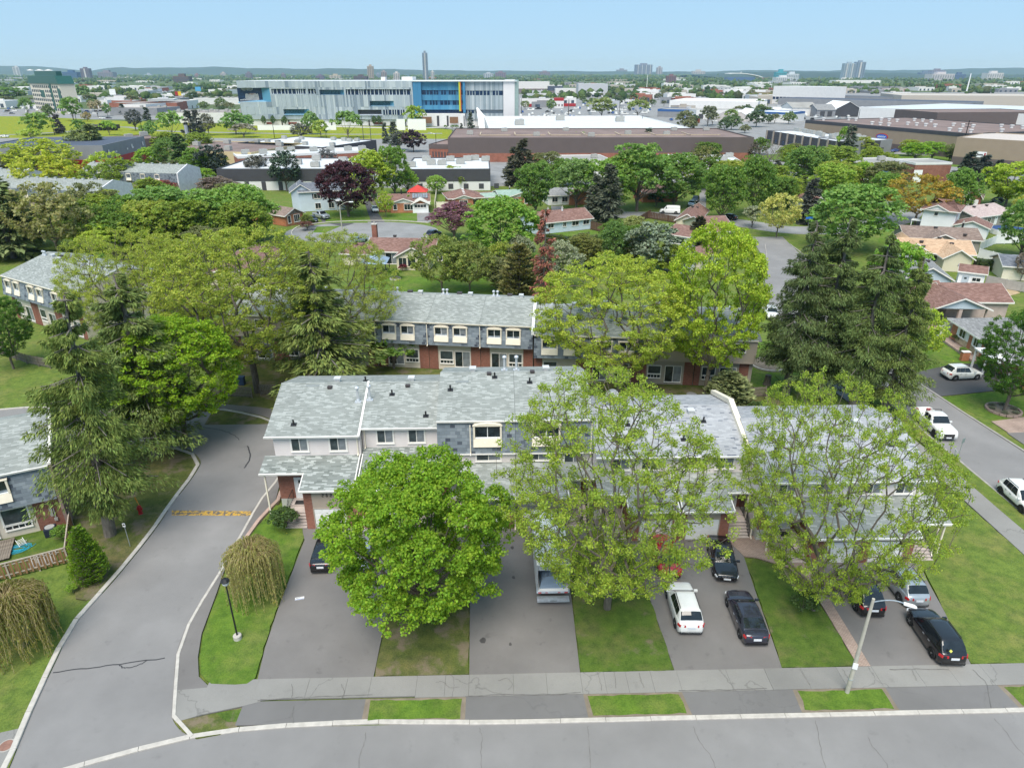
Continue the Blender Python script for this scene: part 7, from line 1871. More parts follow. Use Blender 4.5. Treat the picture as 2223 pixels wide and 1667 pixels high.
t,W=site('bungalow with pale sage green roof and orange brick piers','house','house',(1087,448),(1150,445))
wing(t,0,W,0,9,2.6,1.3,'x',BRIGHT,SH_SAGE);wing(t,2,9.5,-1,4,2.6,1.2,'y',BRICK_O,SH_SAGE,BRIGHT);win(t,4,-1,.7,1.8,1.5);win(t,7.8,-1,.7,1.8,1.5);chimney(t,4,5,3.4,4.4,.3,BLACKM)
wing(t,-4.5,-.4,3,8,2.3,.8,'x',BRIGHT,SH_SAGE)
t,W=site('white bungalow with brown hipped roofs, brick chimney and blue gazebo behind the rear row','house','house',(745,580),(935,584))
wing(t,4.5,W,3,10.5,2.7,1.9,'x',SID_CREAM,SH_BROWN);wing(t,-.5,5.2,1.5,9,2.4,1.3,'x',SID_CREAM,SH_BROWN,rtype='hip')
wing(t,11.2,17.6,-1.2,6,2.7,2.0,'y',SID_CREAM,SH_BROWN,SID_CREAM)
for x in(12.4,14.2,16.2):win(t,x,-1.2,.7,1.5,1.7,n=2,frame=CREAMT)
patio_door(t,9.2,2.98,.1,2.4,2.1);win(t,19.5,3,1,1.6,1.2);chimney(t,4.3,9.5,2.5,6.6,1.0);chimney(t,16,5.5,4.0,5.0,.5,M('steel',(.5,.5,.5),.3,metal=.6))
turtle_vent(t,9,7.5,4.6);turtle_vent(t,14.5,2,4.0);turtle_vent(t,17,7.5,4.6)
q=thing('gazebo','garden gazebo with blue grey metal roof on the rear patio','gazebo',(*G(815,592),0))
m=MB();s=2.6;m.add([(-s,-s,2.3),(s,-s,2.3),(s,s,2.3),(-s,s,2.3),(-.6,-.6,3.5),(.6,-.6,3.5),(.6,.6,3.5),(-.6,.6,3.5)],[(0,1,5,4),(1,2,6,5),(2,3,7,6),(3,0,4,7),(4,5,6,7),(3,2,1,0)]);m.build('roof',M('blue grey metal',(.25,.33,.43),.4),q)
for a in(-1,1):
 for b in(-1,1):
  m=MB();m.box(a*2.4-.08,a*2.4+.08,b*2.4-.08,b*2.4+.08,0,2.3);m.build('post',TRIM,q)
q2=thing('garden_table','dark dining table under the blue gazebo','table',(*G(813,593),0));m=MB();m.box(-1,1,-.5,.5,.7,.75);m.build('top',GREYP,q2)
for a in(-.8,.8):
 m=MB();m.box(a-.04,a+.04,-.04,.04,0,.7);m.build('leg',GREYP,q2)
t,W=site('long pale blue bungalow with brown roof in front of the spruce pair','house','house',(1165,510),(1283,497))
wing(t,0,W,0,8.5,2.7,1.9,'x',SID_BLUE,SH_BROWN)
for x,w_ in((W*.25,1.5),(W*.5,.8),(W*.7,1.8),(W*.9,1.6)):win(t,x,0,1.3,w_,1.2)
for x in(5,9):chimney(t,x,3.6,4.3,5.0,.3,BRIGHT)
fence('dark brown board fence right of the pale blue bungalow',[G(1282,499),G(1320,508)],2.0,.3,.02,M('dark fence brown',(.12,.07,.05),.9))
fn=fence('long dark fence of horizontal boards before the white van',[G(1405,474),G(1482,488)],1.7,.45,.05,M('dark fence brown',(0,0,0)))
fence('brown fence beside the wood striped fence, running towards the yard',[G(1383,487),G(1412,470)],1.7,.3,.03,M('dark fence brown',(0,0,0)))
t,W=site('brown-roofed house with cream gable behind the olive cedar','house','house',(1466,502),(1502,505));wing(t,0,W+1,0,16,2.8,1.7,'y',SID_CREAM,SH_BROWN);turtle_vent(t,2,10,4.3);turtle_vent(t,W-1,11,4.0)
t,W=site('broad dusty brown roof between the cedar and the tall yellow green tree','house','house',(1530,530),(1590,528));wing(t,0,W,0,13,2.8,2.2,'x',SID_CREAM,SH_BROWN)
t,W=site('brown roofed house below the cream gable','house','house',(1445,534),(1492,542));wing(t,0,W,0,9,2.8,1.4,'x',SID_W,SH_BROWN);win(t,W*.6,0,1,2.4,1.2)
t,W=site('little house with red brown roof and grey lean-to behind the large locust','house','house',(1462,582),(1486,588));wing(t,0,W+2,2,9,2.9,1.4,'y',SID_CREAM,SH_BROWN);wing(t,-.5,W+1,-2.5,2,2.2,.8,'y',SID_W,SH_GREY)
t,W=site('white trimmed brick house half hidden by the wide grey green tree','house','house',(1190,446),(1246,444));wing(t,0,W,0,8,2.8,1.6,'x',BRIGHT,SH_GREY);wing(t,W*.8,W+5,-1,7,3,1.4,'y',BRICK_O,SH_BROWN)
for x in(2,5,8):win(t,x,0,.9,1.6,1.3)
t,W=site('pinkish brown house between the two big green trees by the side street','house','house',(1395,440),(1470,438));wing(t,0,W,0,9,2.8,1.6,'x',BRICK_O,SH_BROWN)
t,W=site('house with brown gable glimpsed right of the dark spruce','house','house',(1762,462),(1785,460));wing(t,0,W,0,8,2.8,1.6,'y',BRIGHT,SH_BROWN)
t,W=site('white two-storey house with brown roof and brick base beside the golden tree','house','house',(1994,502),(2065,510))
wing(t,0,W,0,10.5,5.4,1.9,'x',SID_W,SH_BROWN,brick_h=.9,brickm=BRICK_O,over=.7,rtype='hip');wing(t,.6,W-2,-.6,3,5.5,1.2,'y',SID_W,SH_BROWN,BRIGHT,over=.3,closed=False)
win(t,W*.4,0,4.1,.7,.7,n=1,g_=GLASS_C)
for y in(3,7.5):window(t,W+.01,y,3.6,.9,1.5,math.pi/2,1,GLASS,WHITE,.12)
wing(t,W+.3,W+7,-1.5,5,2.6,1.4,'y',SID_W,SH_BROWN);win(t,W+3,-1.5,1.0,1.1,.8,n=1)
for x in(W*.45,W*.7):turtle_vent(t,x,5.3,6.9)
turtle_vent(t,1.6,-.06,.5,TRIM)
m=MB();m.box(-2.2,-.1,.5,3,2.3,2.45);m.box(-2.1,-1.95,.6,.75,0,2.3);m.build('porch',BRIGHT,t)
t,W=site('bungalow with pale pinkish roof and beige walls behind the white two-storey house','house','house',(2118,496),(2190,486))
wing(t,-1,W,0,10.5,2.8,1.6,'x',SID_GREY,SH_PINK)
for x in(1.5,4.5,W-3):win(t,x,0,.9,1.3,1.3)
door(t,W-6,0,.3,mat=BRIGHT)
for x in(4,9):turtle_vent(t,x,4.2,4.2)
t,W=site('long house with dark taupe roof in front of the white two-storey house','house','house',(1960,541),(2122,549))
wing(t,0,W,0,9,2.7,1.7,'x',SID_GREY,SH_TAUPE);wing(t,W*.22,W*.68,-2.6,4,2.6,1.6,'y',SID_GREY,SH_TAUPE,SID_GREY);turtle_vent(t,W*.45,3.6,4.2);turtle_vent(t,W*.8,1.0,3.4);chimney(t,W*.85,5.5,3.5,5.2,.3,BLACKM)
t,W=site('house with tan sandy roof and cream gable in front of the taupe roofed one','house','house',(1958,578),(2112,586))
wing(t,0,W,1.5,10,2.7,1.9,'x',BRICK_O,SH_TAN);wing(t,W*.50,W*.88,-2.4,8,2.7,1.8,'y',SID_CREAM,SH_TAN,SID_CREAM);wing(t,W*.02,W*.36,2.0,12.5,2.75,1.7,'y',SID_CREAM,SH_TAN,SID_CREAM)
for x,y,z in((W*.3,4.2,4.1),(W*.3,2.6,3.5),(W*.62,7,4.4),(W*.7,3,4.2)):turtle_vent(t,x,y,z)
win(t,W*.42,1.5,.9,2.2,1.2);door(t,W*.95,1.4,.3,mat=BRIGHT)
m=MB();m.box(W*.9,W+.5,-1.2,1.4,0,.5);m.build('porch',BRICK,t)
t,W=site('house with grey hipped roof and pale blue gable wall beside the white shed','house','house',(1985,636),(2056,641))
wing(t,-1.5,W,0,15,2.8,2.0,'y',SID_BLUE,SH_GREY,SID_BLUE)
for y in(5,9.5):turtle_vent(t,W*.45,y,4.5)
turtle_vent(t,W*.4,-.1,.9,TRIM)
t,W=site('small white shed with brown patchy roof, grey door and window','shed','shed',(2074,624),(2130,631))
wing(t,0,W,0,4,3.0,.9,'x',BRIGHT,SH_BROWN,over=.3);door(t,W*.28,0,.1,.9,2.1,M('grey door',(.45,.5,.54),.5));win(t,W*.7,0,1.5,1.2,.6,n=2,g_=GLASS)
q=thing('bench','white garden bench in front of the white shed','bench',(*G(2112,633),0));m=MB();m.box(-.8,.8,-.25,.25,.4,.46);m.build('seat',BRIGHT,q);m=MB();m.box(-.8,.8,.2,.25,.46,1.0);m.build('backrest',BRIGHT,q)
for a in(-.7,.7):
 m=MB();m.box(a-.04,a+.04,-.2,.2,0,.4);m.build('leg',BRIGHT,q)
q=thing('garden_table','white garden table on the pale patio by the shed','table',(*G(2088,637),0));m=MB();m.lathe([(.9,.68),(.9,.74)],n=16);m.build('top',BRIGHT,q);m=MB();m.tube((0,0,0),(0,0,.68),.08);m.build('leg',BRIGHT,q)
for i,(u,l)in enumerate(((2074,'left white chair at the white garden table'),(2102,'right white chair at the white garden table'))):
 q=thing('garden_chair',l,'chair',(*G(u,638),0),rad(90-180*i),'chairs on the pale patio');m=MB();m.box(-.28,.28,-.25,.25,.4,.45);m.build('seat',BRIGHT,q);m=MB();m.box(-.28,.28,.2,.25,.45,.95);m.build('backrest',BRIGHT,q);m=MB()
 for a in(-.25,.25):m.box(a-.03,a+.03,-.23,.23,0,.4)
 m.build('leg',BRIGHT,q)
t,W=site('cream garage with dark blue grey roof at the right edge','garage','garage',(2172,606),(2240,611))
wing(t,0,W,0,7,2.6,1.4,'x',SID_CREAM,SH_CHAR);garage_door(t,W*.55,-.02,0,5.5,2.2,4,4,CREAMT)
t,W=site('long brown-roofed house with open carport below a pale gable','house','house',(2003,700),(2202,703))
wing(t,W*.33,W,2.5,10,2.8,1.9,'x',M('pinkish render',(.45,.36,.33),.9),SH_BROWN);wing(t,0,W*.34,4,11,2.8,1.9,'x',M('pinkish render',(0,0,0)),SH_BROWN)
wing(t,0.2,W*.6,-1.5,6.2,2.75,1.8,'y',SID_BLUE,SH_BROWN,SID_BLUE,closed=False)
m=MB();m.box(.3,.6,-1.4,-1.1,0,2.7);m.box(W*.3,W*.3+.5,-1.4,-1.0,0,2.7);m.box(W*.59,W*.6,-1.4,-1.1,0,2.7);m.build('pier',M('pinkish render',(0,0,0)),t)
t,W=site('orange brick corner house with grey roof, white window bays and flower bed','house','house',(2062,737),(2128,783))
wing(t,-.3,W+9,0,9,2.9,2.0,'x',BRICK_O,SH_GREY,over=.6,rtype='hip')
for x,w_ in((W*.34,2.0),(W*.78,1.5)):
 m=MB();m.box(x-w_*.75,x+w_*.75,-.05,-.004,0.3,1.2);m.build('stone_panel',BRICK_T,t)
 m=MB();m.box(x-w_*.75,x+w_*.75,-.05,-.004,1.2,2.8);m.build('white_panel',BRIGHT,t);win(t,x,-.06,1.35,w_*.7,1.2)
m=MB();m.box(W+2.2,W+7,-2.6,-.02,2.5,2.7);m.box(W+2.3,W+2.5,-2.5,-2.3,0,2.5);m.box(W+4.8,W+5,-2.5,-2.3,0,2.5);m.build('porch',BRIGHT,t);door(t,W+3.6,0,.2)
m=MB();m.box(-.3,W+.4,-1.5,-1.35,0,.3);m.box(-.3,W+.4,-1.36,-.02,0,.2);m.build('flower_bed',PAVER,t)
q=thing('gate','white vinyl side gate left of the orange brick corner house','gate',(*G(2048,730),0),rad(-20));m=MB();m.box(-.9,.9,-.05,.05,0,2.1);m.build('panel',BRIGHT,q);m=MB();m.box(.9,1.05,-.08,.08,0,2.25);m.build('post',BRIGHT,q)
solid_fence('white vinyl panel fence behind the clipped dark hedge',[G(2122,560),G(2180,574),G(2250,580)],1.9)
solid_fence('white vinyl panel fence on the pool yard higher up at right',[G(2125,545),G(2160,530),G(2240,528)],1.9)
solid_fence('grey panel fence behind the sandy yard at right',[G(2138,618),G(2180,627),G(2250,640)],1.7,M('grey vinyl',(.36,.34,.32),.7))
solid_fence('cream fence between the porch bungalow and the brown-roofed brick bungalow',[G(944,452),G(948,420)],1.7,CREAMT)
solid_fence('beige fence before the brown-roofed brick bungalow yard',[G(948,452),G(976,452)],1.7,CREAMT)
fence('weathered board fence beside the steep driveway',[G(818,455),G(801,432)],1.7,.3,.03,M('pale wood',(.35,.3,.26),.9))
t,W=site('pale brick gable end house with white garage door at upper right','house','house',(2090,452),(2124,455));wing(t,0,W,0,12,3.4,3.2,'y',BRICK,SH_TAUPE,BRICK);garage_door(t,W*.5,-.02,0,W*.72,2.6,4,4)
sheet('house_driveway',px((2088,455),(2122,458),(2124,474),(2082,470)),-.01,PAVER,.05)
q=thing('pool_cover','blue covered pool behind the white fence at right','pool',(*G(2190,508),0));m=MB();m.lathe([(4,0),(4,1.2)],n=20);m.build('wall',BRIGHT,q);m=MB();m.lathe([(3.9,1.2),(3.9,1.25)],n=20);m.build('cover',M('pool blue',(.02,.05,.16),.5),q)
GAB=M('white gable render',(.62,.61,.64),.8)
def pale_row(label,uL,uR,ve,h,depth,rz_off=0.0,mans=True,vr=None,units=4):
 t,W=site(label,'townhouse_row','townhouses',uL,uR,h)
 sl=.3;d=depth/2
 m=MB();m.slab((0,-.3,h),(W,-.3,h),(W,d,h+2),(0,d,h+2),.15);m.slab((0,d+.002,h+2),(W,d+.002,h+2),(W,depth,h+.6),(0,depth,h+.6),.15);m.build('roof',SH_GREEN,t)
 m=MB();m.prism_x([(0,0),(depth,0),(depth,h+.5),(d,h+1.9),(0,h-.1)],.05,W-.05);m.build('wall',SID_BEIGE,t)
 m=MB();m.box(0,W-.3,-.35,-.003,h-2.8,h-.1);m.build('mansard',SH_MANS,t)
 m=MB();m.prism_x([(-.5,h-2.9),(-.1,0),(depth+.2,0),(depth+.5,h-2.6),(depth+.2,h+.5),(d,h+2.2),(-.3,h+.1)],W-.3,W+.1);m.build('party_wall',GAB,t)
 for i in range(int(W/5)):mansard_window(t,2.6+i*5,-.3,h-1.7,1.4,1.1)
 for i in range(int(W/3)):box_vent(t,1.5+i*3,d*.95,h+1.9)
 return t
pale_row('pale townhouse row with white end wall behind the bare tree at upper left',(172,371),(386,377),0,7.0,11)
pale_row('pale townhouse row with white clipped end wall left of the reddish bush',(-60,404),(212,416),0,7.0,12)
pale_row('pale townhouse roof behind the yellow locusts at the left edge',(-70,385),(38,388),0,7.0,10)
# works, warehouses and the far city
PX={}
ROOF_W=M('white membrane roof',(.56,.58,.60),.8,.07,.15)
ROOF_B=M('brown gravel roof',(.20,.145,.13),.9,.22,.09)
ROOF_G=M('grey gravel roof',(.3,.29,.27),.9,.15,.12)
ROOF_D=M('dark roof',(.07,.085,.12),.8,.1,.1)
WALL_BR=M('dark brown cladding',(.115,.09,.085),.7,.06,.3)
WALL_BLK=M('charcoal cladding',(.06,.06,.068),.6,.1,.4)
WALL_TAN=M('tan wall',(.30,.235,.17),.8,.05,.3)
WALL_W=M('white wall',(.68,.67,.66),.7,.05,.3)
WALL_GR=M('grey wall',(.23,.235,.25),.7,.08,.3)
YELL=M('cream yellow wall',(.52,.43,.25),.8,.05,.3)
RED=M('red cladding',(.36,.025,.03),.5,.06,.5)
REDBR=brick_mat('far red brick',(.26,.085,.055),(.32,.115,.075),(.28,.18,.14),.6,.2,.02)
def hvac(t,x,y,z,s=1.0,n='rooftop_unit',mat=None):
 m=MB();m.box(-1.3*s,1.3*s,-.8*s,.8*s,.25,1.6*s);m.box(-1.5*s,-1.3*s,-.5*s,.5*s,.3,1.1*s)
 m.box(-1.2*s,1.2*s,-.7*s,.7*s,0,.25);m.lathe([(.5*s,1.6*s),(.5*s,1.75*s)],(.4*s,0,0),10)
 return m.build(n,mat or M('rooftop metal',(.36,.36,.34),.5,.1),t,loc=(x,y,z))
def flat(label,uL,uR,h,vback=None,depth=None,wall=None,roof=None,band=None,name='warehouse',cat='building',base=None,units=0,parapet=.35,ground=False,wins=None,unit_s=1.0,seed=0,roofw=None):
 r=random.Random(hash(label)%9999 if False else sum(map(ord,label)))
 a,b=Vector(G(*uL,0 if ground else h)),Vector(G(*uR,0 if ground else h))
 rz=math.atan2(b.y-a.y,b.x-a.x);W=(b-a).length
 if depth is None:
  m_=G((uL[0]+uR[0])/2,vback,h);mid=(a+b)/2
  n_=Vector((-math.sin(rz),math.cos(rz)));ry=Vector(m_)-mid;depth=max(6.0,ry.dot(n_))
 t=thing(name,label,cat,(a.x,a.y,0),rz)
 wall=wall or WALL_W;roof=roof or ROOF_G
 m=MB();m.box(0,W,0,depth,0,h-.02);m.build('wall',wall,t)
 m=MB();m.box(.3,W-.3,.3,depth-.3,h-.02,h+.02);m.build('roof',roof,t)
 pm=band[1]if band else(roofw or wall)
 m=MB();m.box(0,W,0,.3,h-.02,h+parapet);m.box(0,W,depth-.3,depth,h-.02,h+parapet);m.box(0,.3,.3,depth-.3,h-.02,h+parapet);m.box(W-.3,W,.3,depth-.3,h-.02,h+parapet);m.build('parapet',pm,t)
 if band:
  m=MB();m.box(-.08,W+.08,-.08,-.003,h-band[0],h+parapet);m.box(-.08,-.003,0,depth,h-band[0],h+parapet);m.box(W+.003,W+.08,0,depth,h-band[0],h+parapet);m.build('cladding',band[1],t)
 if base:
  m=MB();m.box(-.06,W+.06,-.06,-.003,0,base[0]);m.box(-.06,-.003,0,depth,0,base[0]);m.box(W+.003,W+.06,0,depth,0,base[0]);m.build('base_wall',base[1],t)
 for i in range(units):
  hvac(t,W*(i+.5+r.uniform(-.25,.25))/units,depth*r.uniform(.15,.85),h,unit_s)
 if wins:
  n,z,w,hh,mt=wins
  for i in range(n):
   window(t,W*(i+.5)/n,-.1,z,w,hh,0,1,mt,frame=pm,fw=.06)
 return t,W,depth
SILV=[M('silver panel %d'%i,c,.45,.04,.2)for i,c in enumerate(((.40,.455,.52),(.33,.385,.45),(.50,.55,.60),(.22,.27,.34),(.44,.49,.54)))]
SILV2=[M('zinc panel %d'%i,c,.45,.04,.2)for i,c in enumerate(((.27,.32,.34),(.33,.38,.41),(.42,.46,.48),(.24,.29,.32)))]
BLU=[M('blue panel %d'%i,c,.4,.04,.2)for i,c in enumerate(((.055,.20,.36),(.07,.24,.40),(.045,.16,.30),(.10,.28,.43)))]
DBLUE=glass_mat('deep blue glass',(.012,.03,.075),.12,.5)
TEAL=glass_mat('teal glass',(.05,.13,.17),.15,.5)
BX0,BY0=G(527,273);BX1,_=G(1119,273)
bt_rz=math.atan2(G(1119,273.5)[1]-BY0,BX1-BX0)
big=thing('campus_building','huge silver panelled building with blue central bay and colour stripe','building',(BX0,BY0,0),bt_rz)
bW=BX1-BX0
bH=PW(820,176,BY0)[1]
U=lambda u:PW(u,230,BY0)[0]-BX0
Zv=lambda v:PW(820,v,BY0)[1]
def UX(u,v):return PW(u,v,BY0)[0]-BX0
zs=Zv(259)
m=MB();m.box(0,bW,1.0,70,0,bH-.5);m.build('core',M('inner wall',(.3,.33,.36),.7),big)
m=MB();m.box(-1,bW+1,-3.2,70,bH-.4,bH);m.build('roof',M('pale roof',(.62,.64,.66),.7),big)
m=MB();m.box(2,UX(900,259),-.1,1,0,zs);m.box(UX(1012,259),UX(1093,259),-.2,1,0,zs);m.build('base_wall',WALL_W,big)
rec=[(516,590,191,221,'corner'),(697,752,195,206,'r'),(806,860,219,230,'r'),(619,674,237,248,'r'),(780,832,238,249,'dark')]
winrows=[(592,670,193,204),(674,688,193,204),(754,897,194,206),(834,879,238,249)]
rr=random.Random(4)
ub=0.0
x_l,x_r=UX(523,220),UX(900,220)
panels=MB()
nstr=150
rows_v=[(259,248),(248,232),(232,206),(206,190),(190,176)]
zr_=[(Zv(a),Zv(b))for a,b in rows_v]
xs=x_l
while xs<x_r-.1:
 wdt=rr.choice((1.0,1.3,1.6,2.4))
 xe=min(xs+wdt,x_r)
 xm_=(xs+xe)/2;f=(xm_-x_l)/(x_r-x_l)
 cont=rr.random()
 mi0=0 if rr.random()>min(.62,f*1.3)else rr.choice((1,2,3,4))
 for(z0,z1)in zr_:
  mi=mi0 if rr.random()<.62 else(0 if rr.random()>min(.6,f*1.3)else rr.choice((1,2,3,4)))
  cuts=[(z0,z1)]
  for(ua,ub_,va,vb,kd)in rec+[(a,b,c,d,'w')for a,b,c,d in winrows]:
   zb_,za_=Zv(vb),Zv(va)
   vm=(va+vb)/2
   if UX(ua,vm)-.05<xm_<UX(ub_,vm)+.05:
    new=[]
    for(c0,c1)in cuts:
     if za_<=c0 or zb_>=c1:new.append((c0,c1));continue
     if c0<zb_:new.append((c0,zb_))
     if za_<c1:new.append((za_,c1))
    cuts=new
  for(c0,c1)in cuts:
   lean0,lean1=-1.0-2.2*(c0-zs)/(bH-zs),-1.0-2.2*(c1-zs)/(bH-zs)
   pr=rr.uniform(0,.18)
   panels.add([(xs,lean0-pr,c0),(xe-.06,lean0-pr,c0),(xe-.06,lean1-pr,c1),(xs,lean1-pr,c1),(xs,1.2,c0),(xe-.06,1.2,c0),(xe-.06,1.2,c1),(xs,1.2,c1)],[(0,1,2,3),(0,4,5,1),(1,5,6,2),(2,6,7,3),(3,7,4,0)],mi)
 xs=xe
o=panels.build('facade_panels',SILV,big);o['kind']='stuff'
for(ua,ub_,va,vb,kd)in rec:
 vm=(va+vb)/2;x0,x1,z0,z1=UX(ua,vm),UX(ub_,vm),Zv(vb),Zv(va)
 if kd=='corner':
  m=MB();m.box(x0,x1-6,.2,.6,z0,z1);q=m.build('recess_glass',DBLUE,big)
  m=MB();m.quad((x0,.2,z0-.1),(x1-7,.2,z0+1.2),(x1,-2.0,z0-1),(x0,-2.0,z0-.8));m.quad((x1-7,.3,z0+1),(x1-7,.3,z1),(x1,-2.4,z1),(x1,-2.0,z0-.8));m.build('reveal',BLU[3],big)
  m=MB();k=rr.random
  cxm=(x0+x1)/2-2
  for i in range(17):
   xx=x0+1+i*(x1-x0-10)/17;hh=1.2+(3.2 if abs(xx-cxm)<5.5 else 0)*(1)-abs(xx-cxm)*.12+rr.uniform(0,.8)
   m.add([(xx,.15,z0+.8),(xx+.35,.15,z0+.8),(xx+.35+(cxm-xx)*.08,.15,z0+.8+max(.7,hh)),(xx+(cxm-xx)*.08,.15,z0+.8+max(.7,hh))],[(0,1,2,3)])
  for i in range(10):m.add([(x0+3+i*.9,.15,z1-1.2-(i%4)*.4),(x0+3.3+i*.9,.15,z1-1.2-(i%3)*.5),(x0+3.3+i*.9,.15,z1-.2),(x0+3+i*.9,.15,z1-.2)],[(0,1,2,3)])
  m.build('mural_stripes',WALL_W,big)
  m=MB();m.add([(cxm-3,.12,z0+6),(cxm,.12,z0+4.6),(cxm+3,.12,z0+6),(cxm,.12,z0+5.2)],[(0,1,2,3)]);m.lathe([(1.3,0),(1.3,.05)],(0,0,0),8);m.build('mural_mark',M('mural brown',(.25,.13,.1),.7),big,loc=(0,0,0))
  continue
 m=MB();m.box(x0,x1,.7,1.0,z0,z1);m.build('recess_glass',TEAL if kd=='r' else WALL_BLK,big)
 m=MB();m.quad((x1-4,.7,z0),(x1-4,.7,z1),(x1,-2.2,z1),(x1,-2.0,z0))if kd=='r' else None;m.quad((x0,.65,z0+.4),(x1,.65,z0+.4),(x1,-2.0,z0-.4),(x0,-2.0,z0-.4));m.build('reveal',BLU[3]if kd=='r' else SILV[0],big)
fine={}
def slit(parent,x,y,z,w,h,mt):
 key=(round(w,1),round(h,1),mt.name)
 if key not in fine:
  m=MB();m.box(0,w,0,.3,0,h);fine[key]=m.mesh('window',mt)
 return place('window',fine[key],parent,(x,y,z))
for ua,ub_,va,vb in winrows:
 vm=(va+vb)/2;x=UX(ua,vm);xe=UX(ub_,vm);z0,z1=Zv(vb),Zv(va)
 while x<xe-1:
  w_=rr.choice((1.0,1.0,1.7,2.2))
  slit(big,x,-1.4,z0,w_,z1-z0,DBLUE)
  m=MB();m.box(x+w_,x+w_+.5,-2.0,.5,z0,z1);m.build('fin',SILV[2],big);x+=w_+rr.choice((.6,.6,.9))
bx0,bx1=UX(900,215),UX(1012,215);zb0,zb1=Zv(238),bH-.4
m=MB();x=bx0
while x<bx1:
 w_=rr.choice((1.2,1.8,2.4));xe=min(bx1,x+w_);mi=0 if x<UX(911,215)else(1 if rr.random()<.6 else rr.choice((0,2,3)))
 yy=-2.6 if(x<UX(911,215)or x>UX(1003,215))else-.2
 if yy>-1:
  for(c0,c1)in((zb0,Zv(228)),(Zv(218),Zv(206)),(Zv(196),zb1)):m.box(x,xe-.05,yy,1,c0,c1,mi)
 else:m.box(x,xe-.05,yy,1,zb0-(2 if x>UX(1003,215)else 8),zb1,0)
 x=xe
o=m.build('blue_panels',BLU,big);o['kind']='stuff'
for va,vb in((196,206),(218,228)):
 x=UX(912,215);xe=UX(998,215);z0,z1=Zv(vb),Zv(va)
 m=MB();m.box(x-.8,xe+1,.4,1,z0,z1,0);m.build('window_band',BLU[2],big)
 while x<xe:
  w_=rr.choice((1.2,1.2,2.0,2.8));slit(big,x,.0,z0,w_,z1-z0,DBLUE);x+=w_+rr.choice((.7,.9,2.2))
for k,(c_,a,b)in enumerate((((.35,.5,.05),998,999.6),((.6,.42,.03),999.6,1001.3),((.45,.1,.04),1001.3,1003))):
 m=MB();m.box(UX(a,215),UX(b,215),-2.7+k*.02,1,Zv(241),bH-.2);m.build('colour_stripe',M('stripe %d'%k,c_,.5),big)
m=MB();m.box(UX(924,241),UX(1012,241),.6,1,Zv(245.5),Zv(238));m.build('glass_band',DBLUE,big)
m=MB();m.box(UX(906,258),UX(1012,258),-6,1,0,Zv(246));m.build('white_podium',WALL_W,big)
for a,b in((906,921),(952,957),(973,977),(1009,1011)):
 m=MB();m.box(UX(a,260),UX(b,260),-6.1,-6.0,.2,Zv(250 if a!=906 else 252));m.build('entrance_glass',TEAL if a==906 else WALL_BLK,big)
for a,b in((579,591),(627,646),(814,833)):
 m=MB();m.box(UX(a,266),UX(b,266),-.2,-.1,1,zs-2);m.build('timber_panel',M('rust red panel',(.2,.05,.035),.7),big)
for a,b in((922,942),(980,998)):
 m=MB();m.box(UX(a,266),UX(b,266),-8.2,-8,2.2,6.5);m.build('timber_panel',M('timber brown panel',(.2,.11,.06),.7),big)
for a in(612,627,720,802,881):
 m=MB();m.box(UX(a,266),UX(a+3,266),-.15,-.1,0,zs-.5);m.build('door',WALL_BLK,big)
gx0,gx1=UX(1012,215),UX(1093,215)
m=MB();x=gx0
while x<gx1:
 w_=rr.choice((1.0,1.4,2.0));xe=min(gx1,x+w_);mi=rr.choice((0,0,1,1,2,3))
 for(c0,c1)in((zs,Zv(246)),(Zv(238),Zv(207)),(Zv(197),bH-.4)):m.box(x,xe-.05,-1-rr.uniform(0,.2),1,c0,c1,mi)
 x=xe
o=m.build('grey_panels',SILV2,big);o['kind']='stuff'
for va,vb,a,b in((197,207,1016,1038),(197,207,1043,1064),(197,207,1070,1088),(238,246,1018,1030)):
 x=UX(a,215);m=MB();m.box(x-1,UX(b,215)+1,-.6,1,Zv(vb),Zv(va));m.build('window_band',SILV2[0],big)
 while x<UX(b,215):w_=rr.choice((1.2,1.8,2.6));slit(big,x,-.85,Zv(vb),w_,Zv(va)-Zv(vb),DBLUE);x+=w_+.8
m=MB();m.box(gx0+28 if False else gx0-.0,gx0+.01,-.9,1,zs,Zv(250));m.build('seam',SILV2[0],big)
m=MB();m.box(gx1,UX(1117,215),-2,60,0,bH+.4);m.build('white_tower',M('white cassette',(.62,.6,.6),.6,.03,.2),big)
m=MB();m.box(UX(1117,215)+.01,UX(1125,215),-1.5,60,0,bH+.2);m.build('green_return',M('green grey cladding',(.25,.33,.31),.6),big)
m=MB();m.box(UX(824,180),UX(833,180),10,16,bH,bH+2.5);m.box(UX(855,180),UX(880,180),40,60,bH,bH+2.5);m.build('penthouse',WALL_W,big)
for a,b in((560,640),(706,730),(862,880),(886,925)):
 x0,y0=G(a,283);x1,_=G(b,283)
 q=thing('low_wall','long low white wall at the field edge, part between column %s'%('the left trees' if a==560 else 'the lone trees')if False else{560:'long white low wall on the meadow edge at left of the silver facade',706:'short white low wall behind the yellow green tree',862:'white hoarding left of the grey kiosk',886:'white hoarding right of the grey kiosk'}[a],'wall',(x0,y0,0))
 m=MB();m.box(0,x1-x0,0,.6,0,3.0 if a<800 else 7);m.build('wall',BRIGHT,q)
c0=G(1073,279)
k=lambda u,v,dy=0.0:(PW(u,v,c0[1]+dy)[0]-c0[0],dy,PW(u,v,c0[1]+dy)[1])
fold=thing('folded_pavilion','white folded pavilion roof in front of the pale end tower','building',(*c0,0))
A_,B_,C_,D_,E_,F_,H_=k(1036,233,25),k(1061,238,60),k(1085,233,70),k(1106,236,70),k(1112,256,60),k(1050,252,22),k(1073,279,0)
gA=k(1040,279,2)
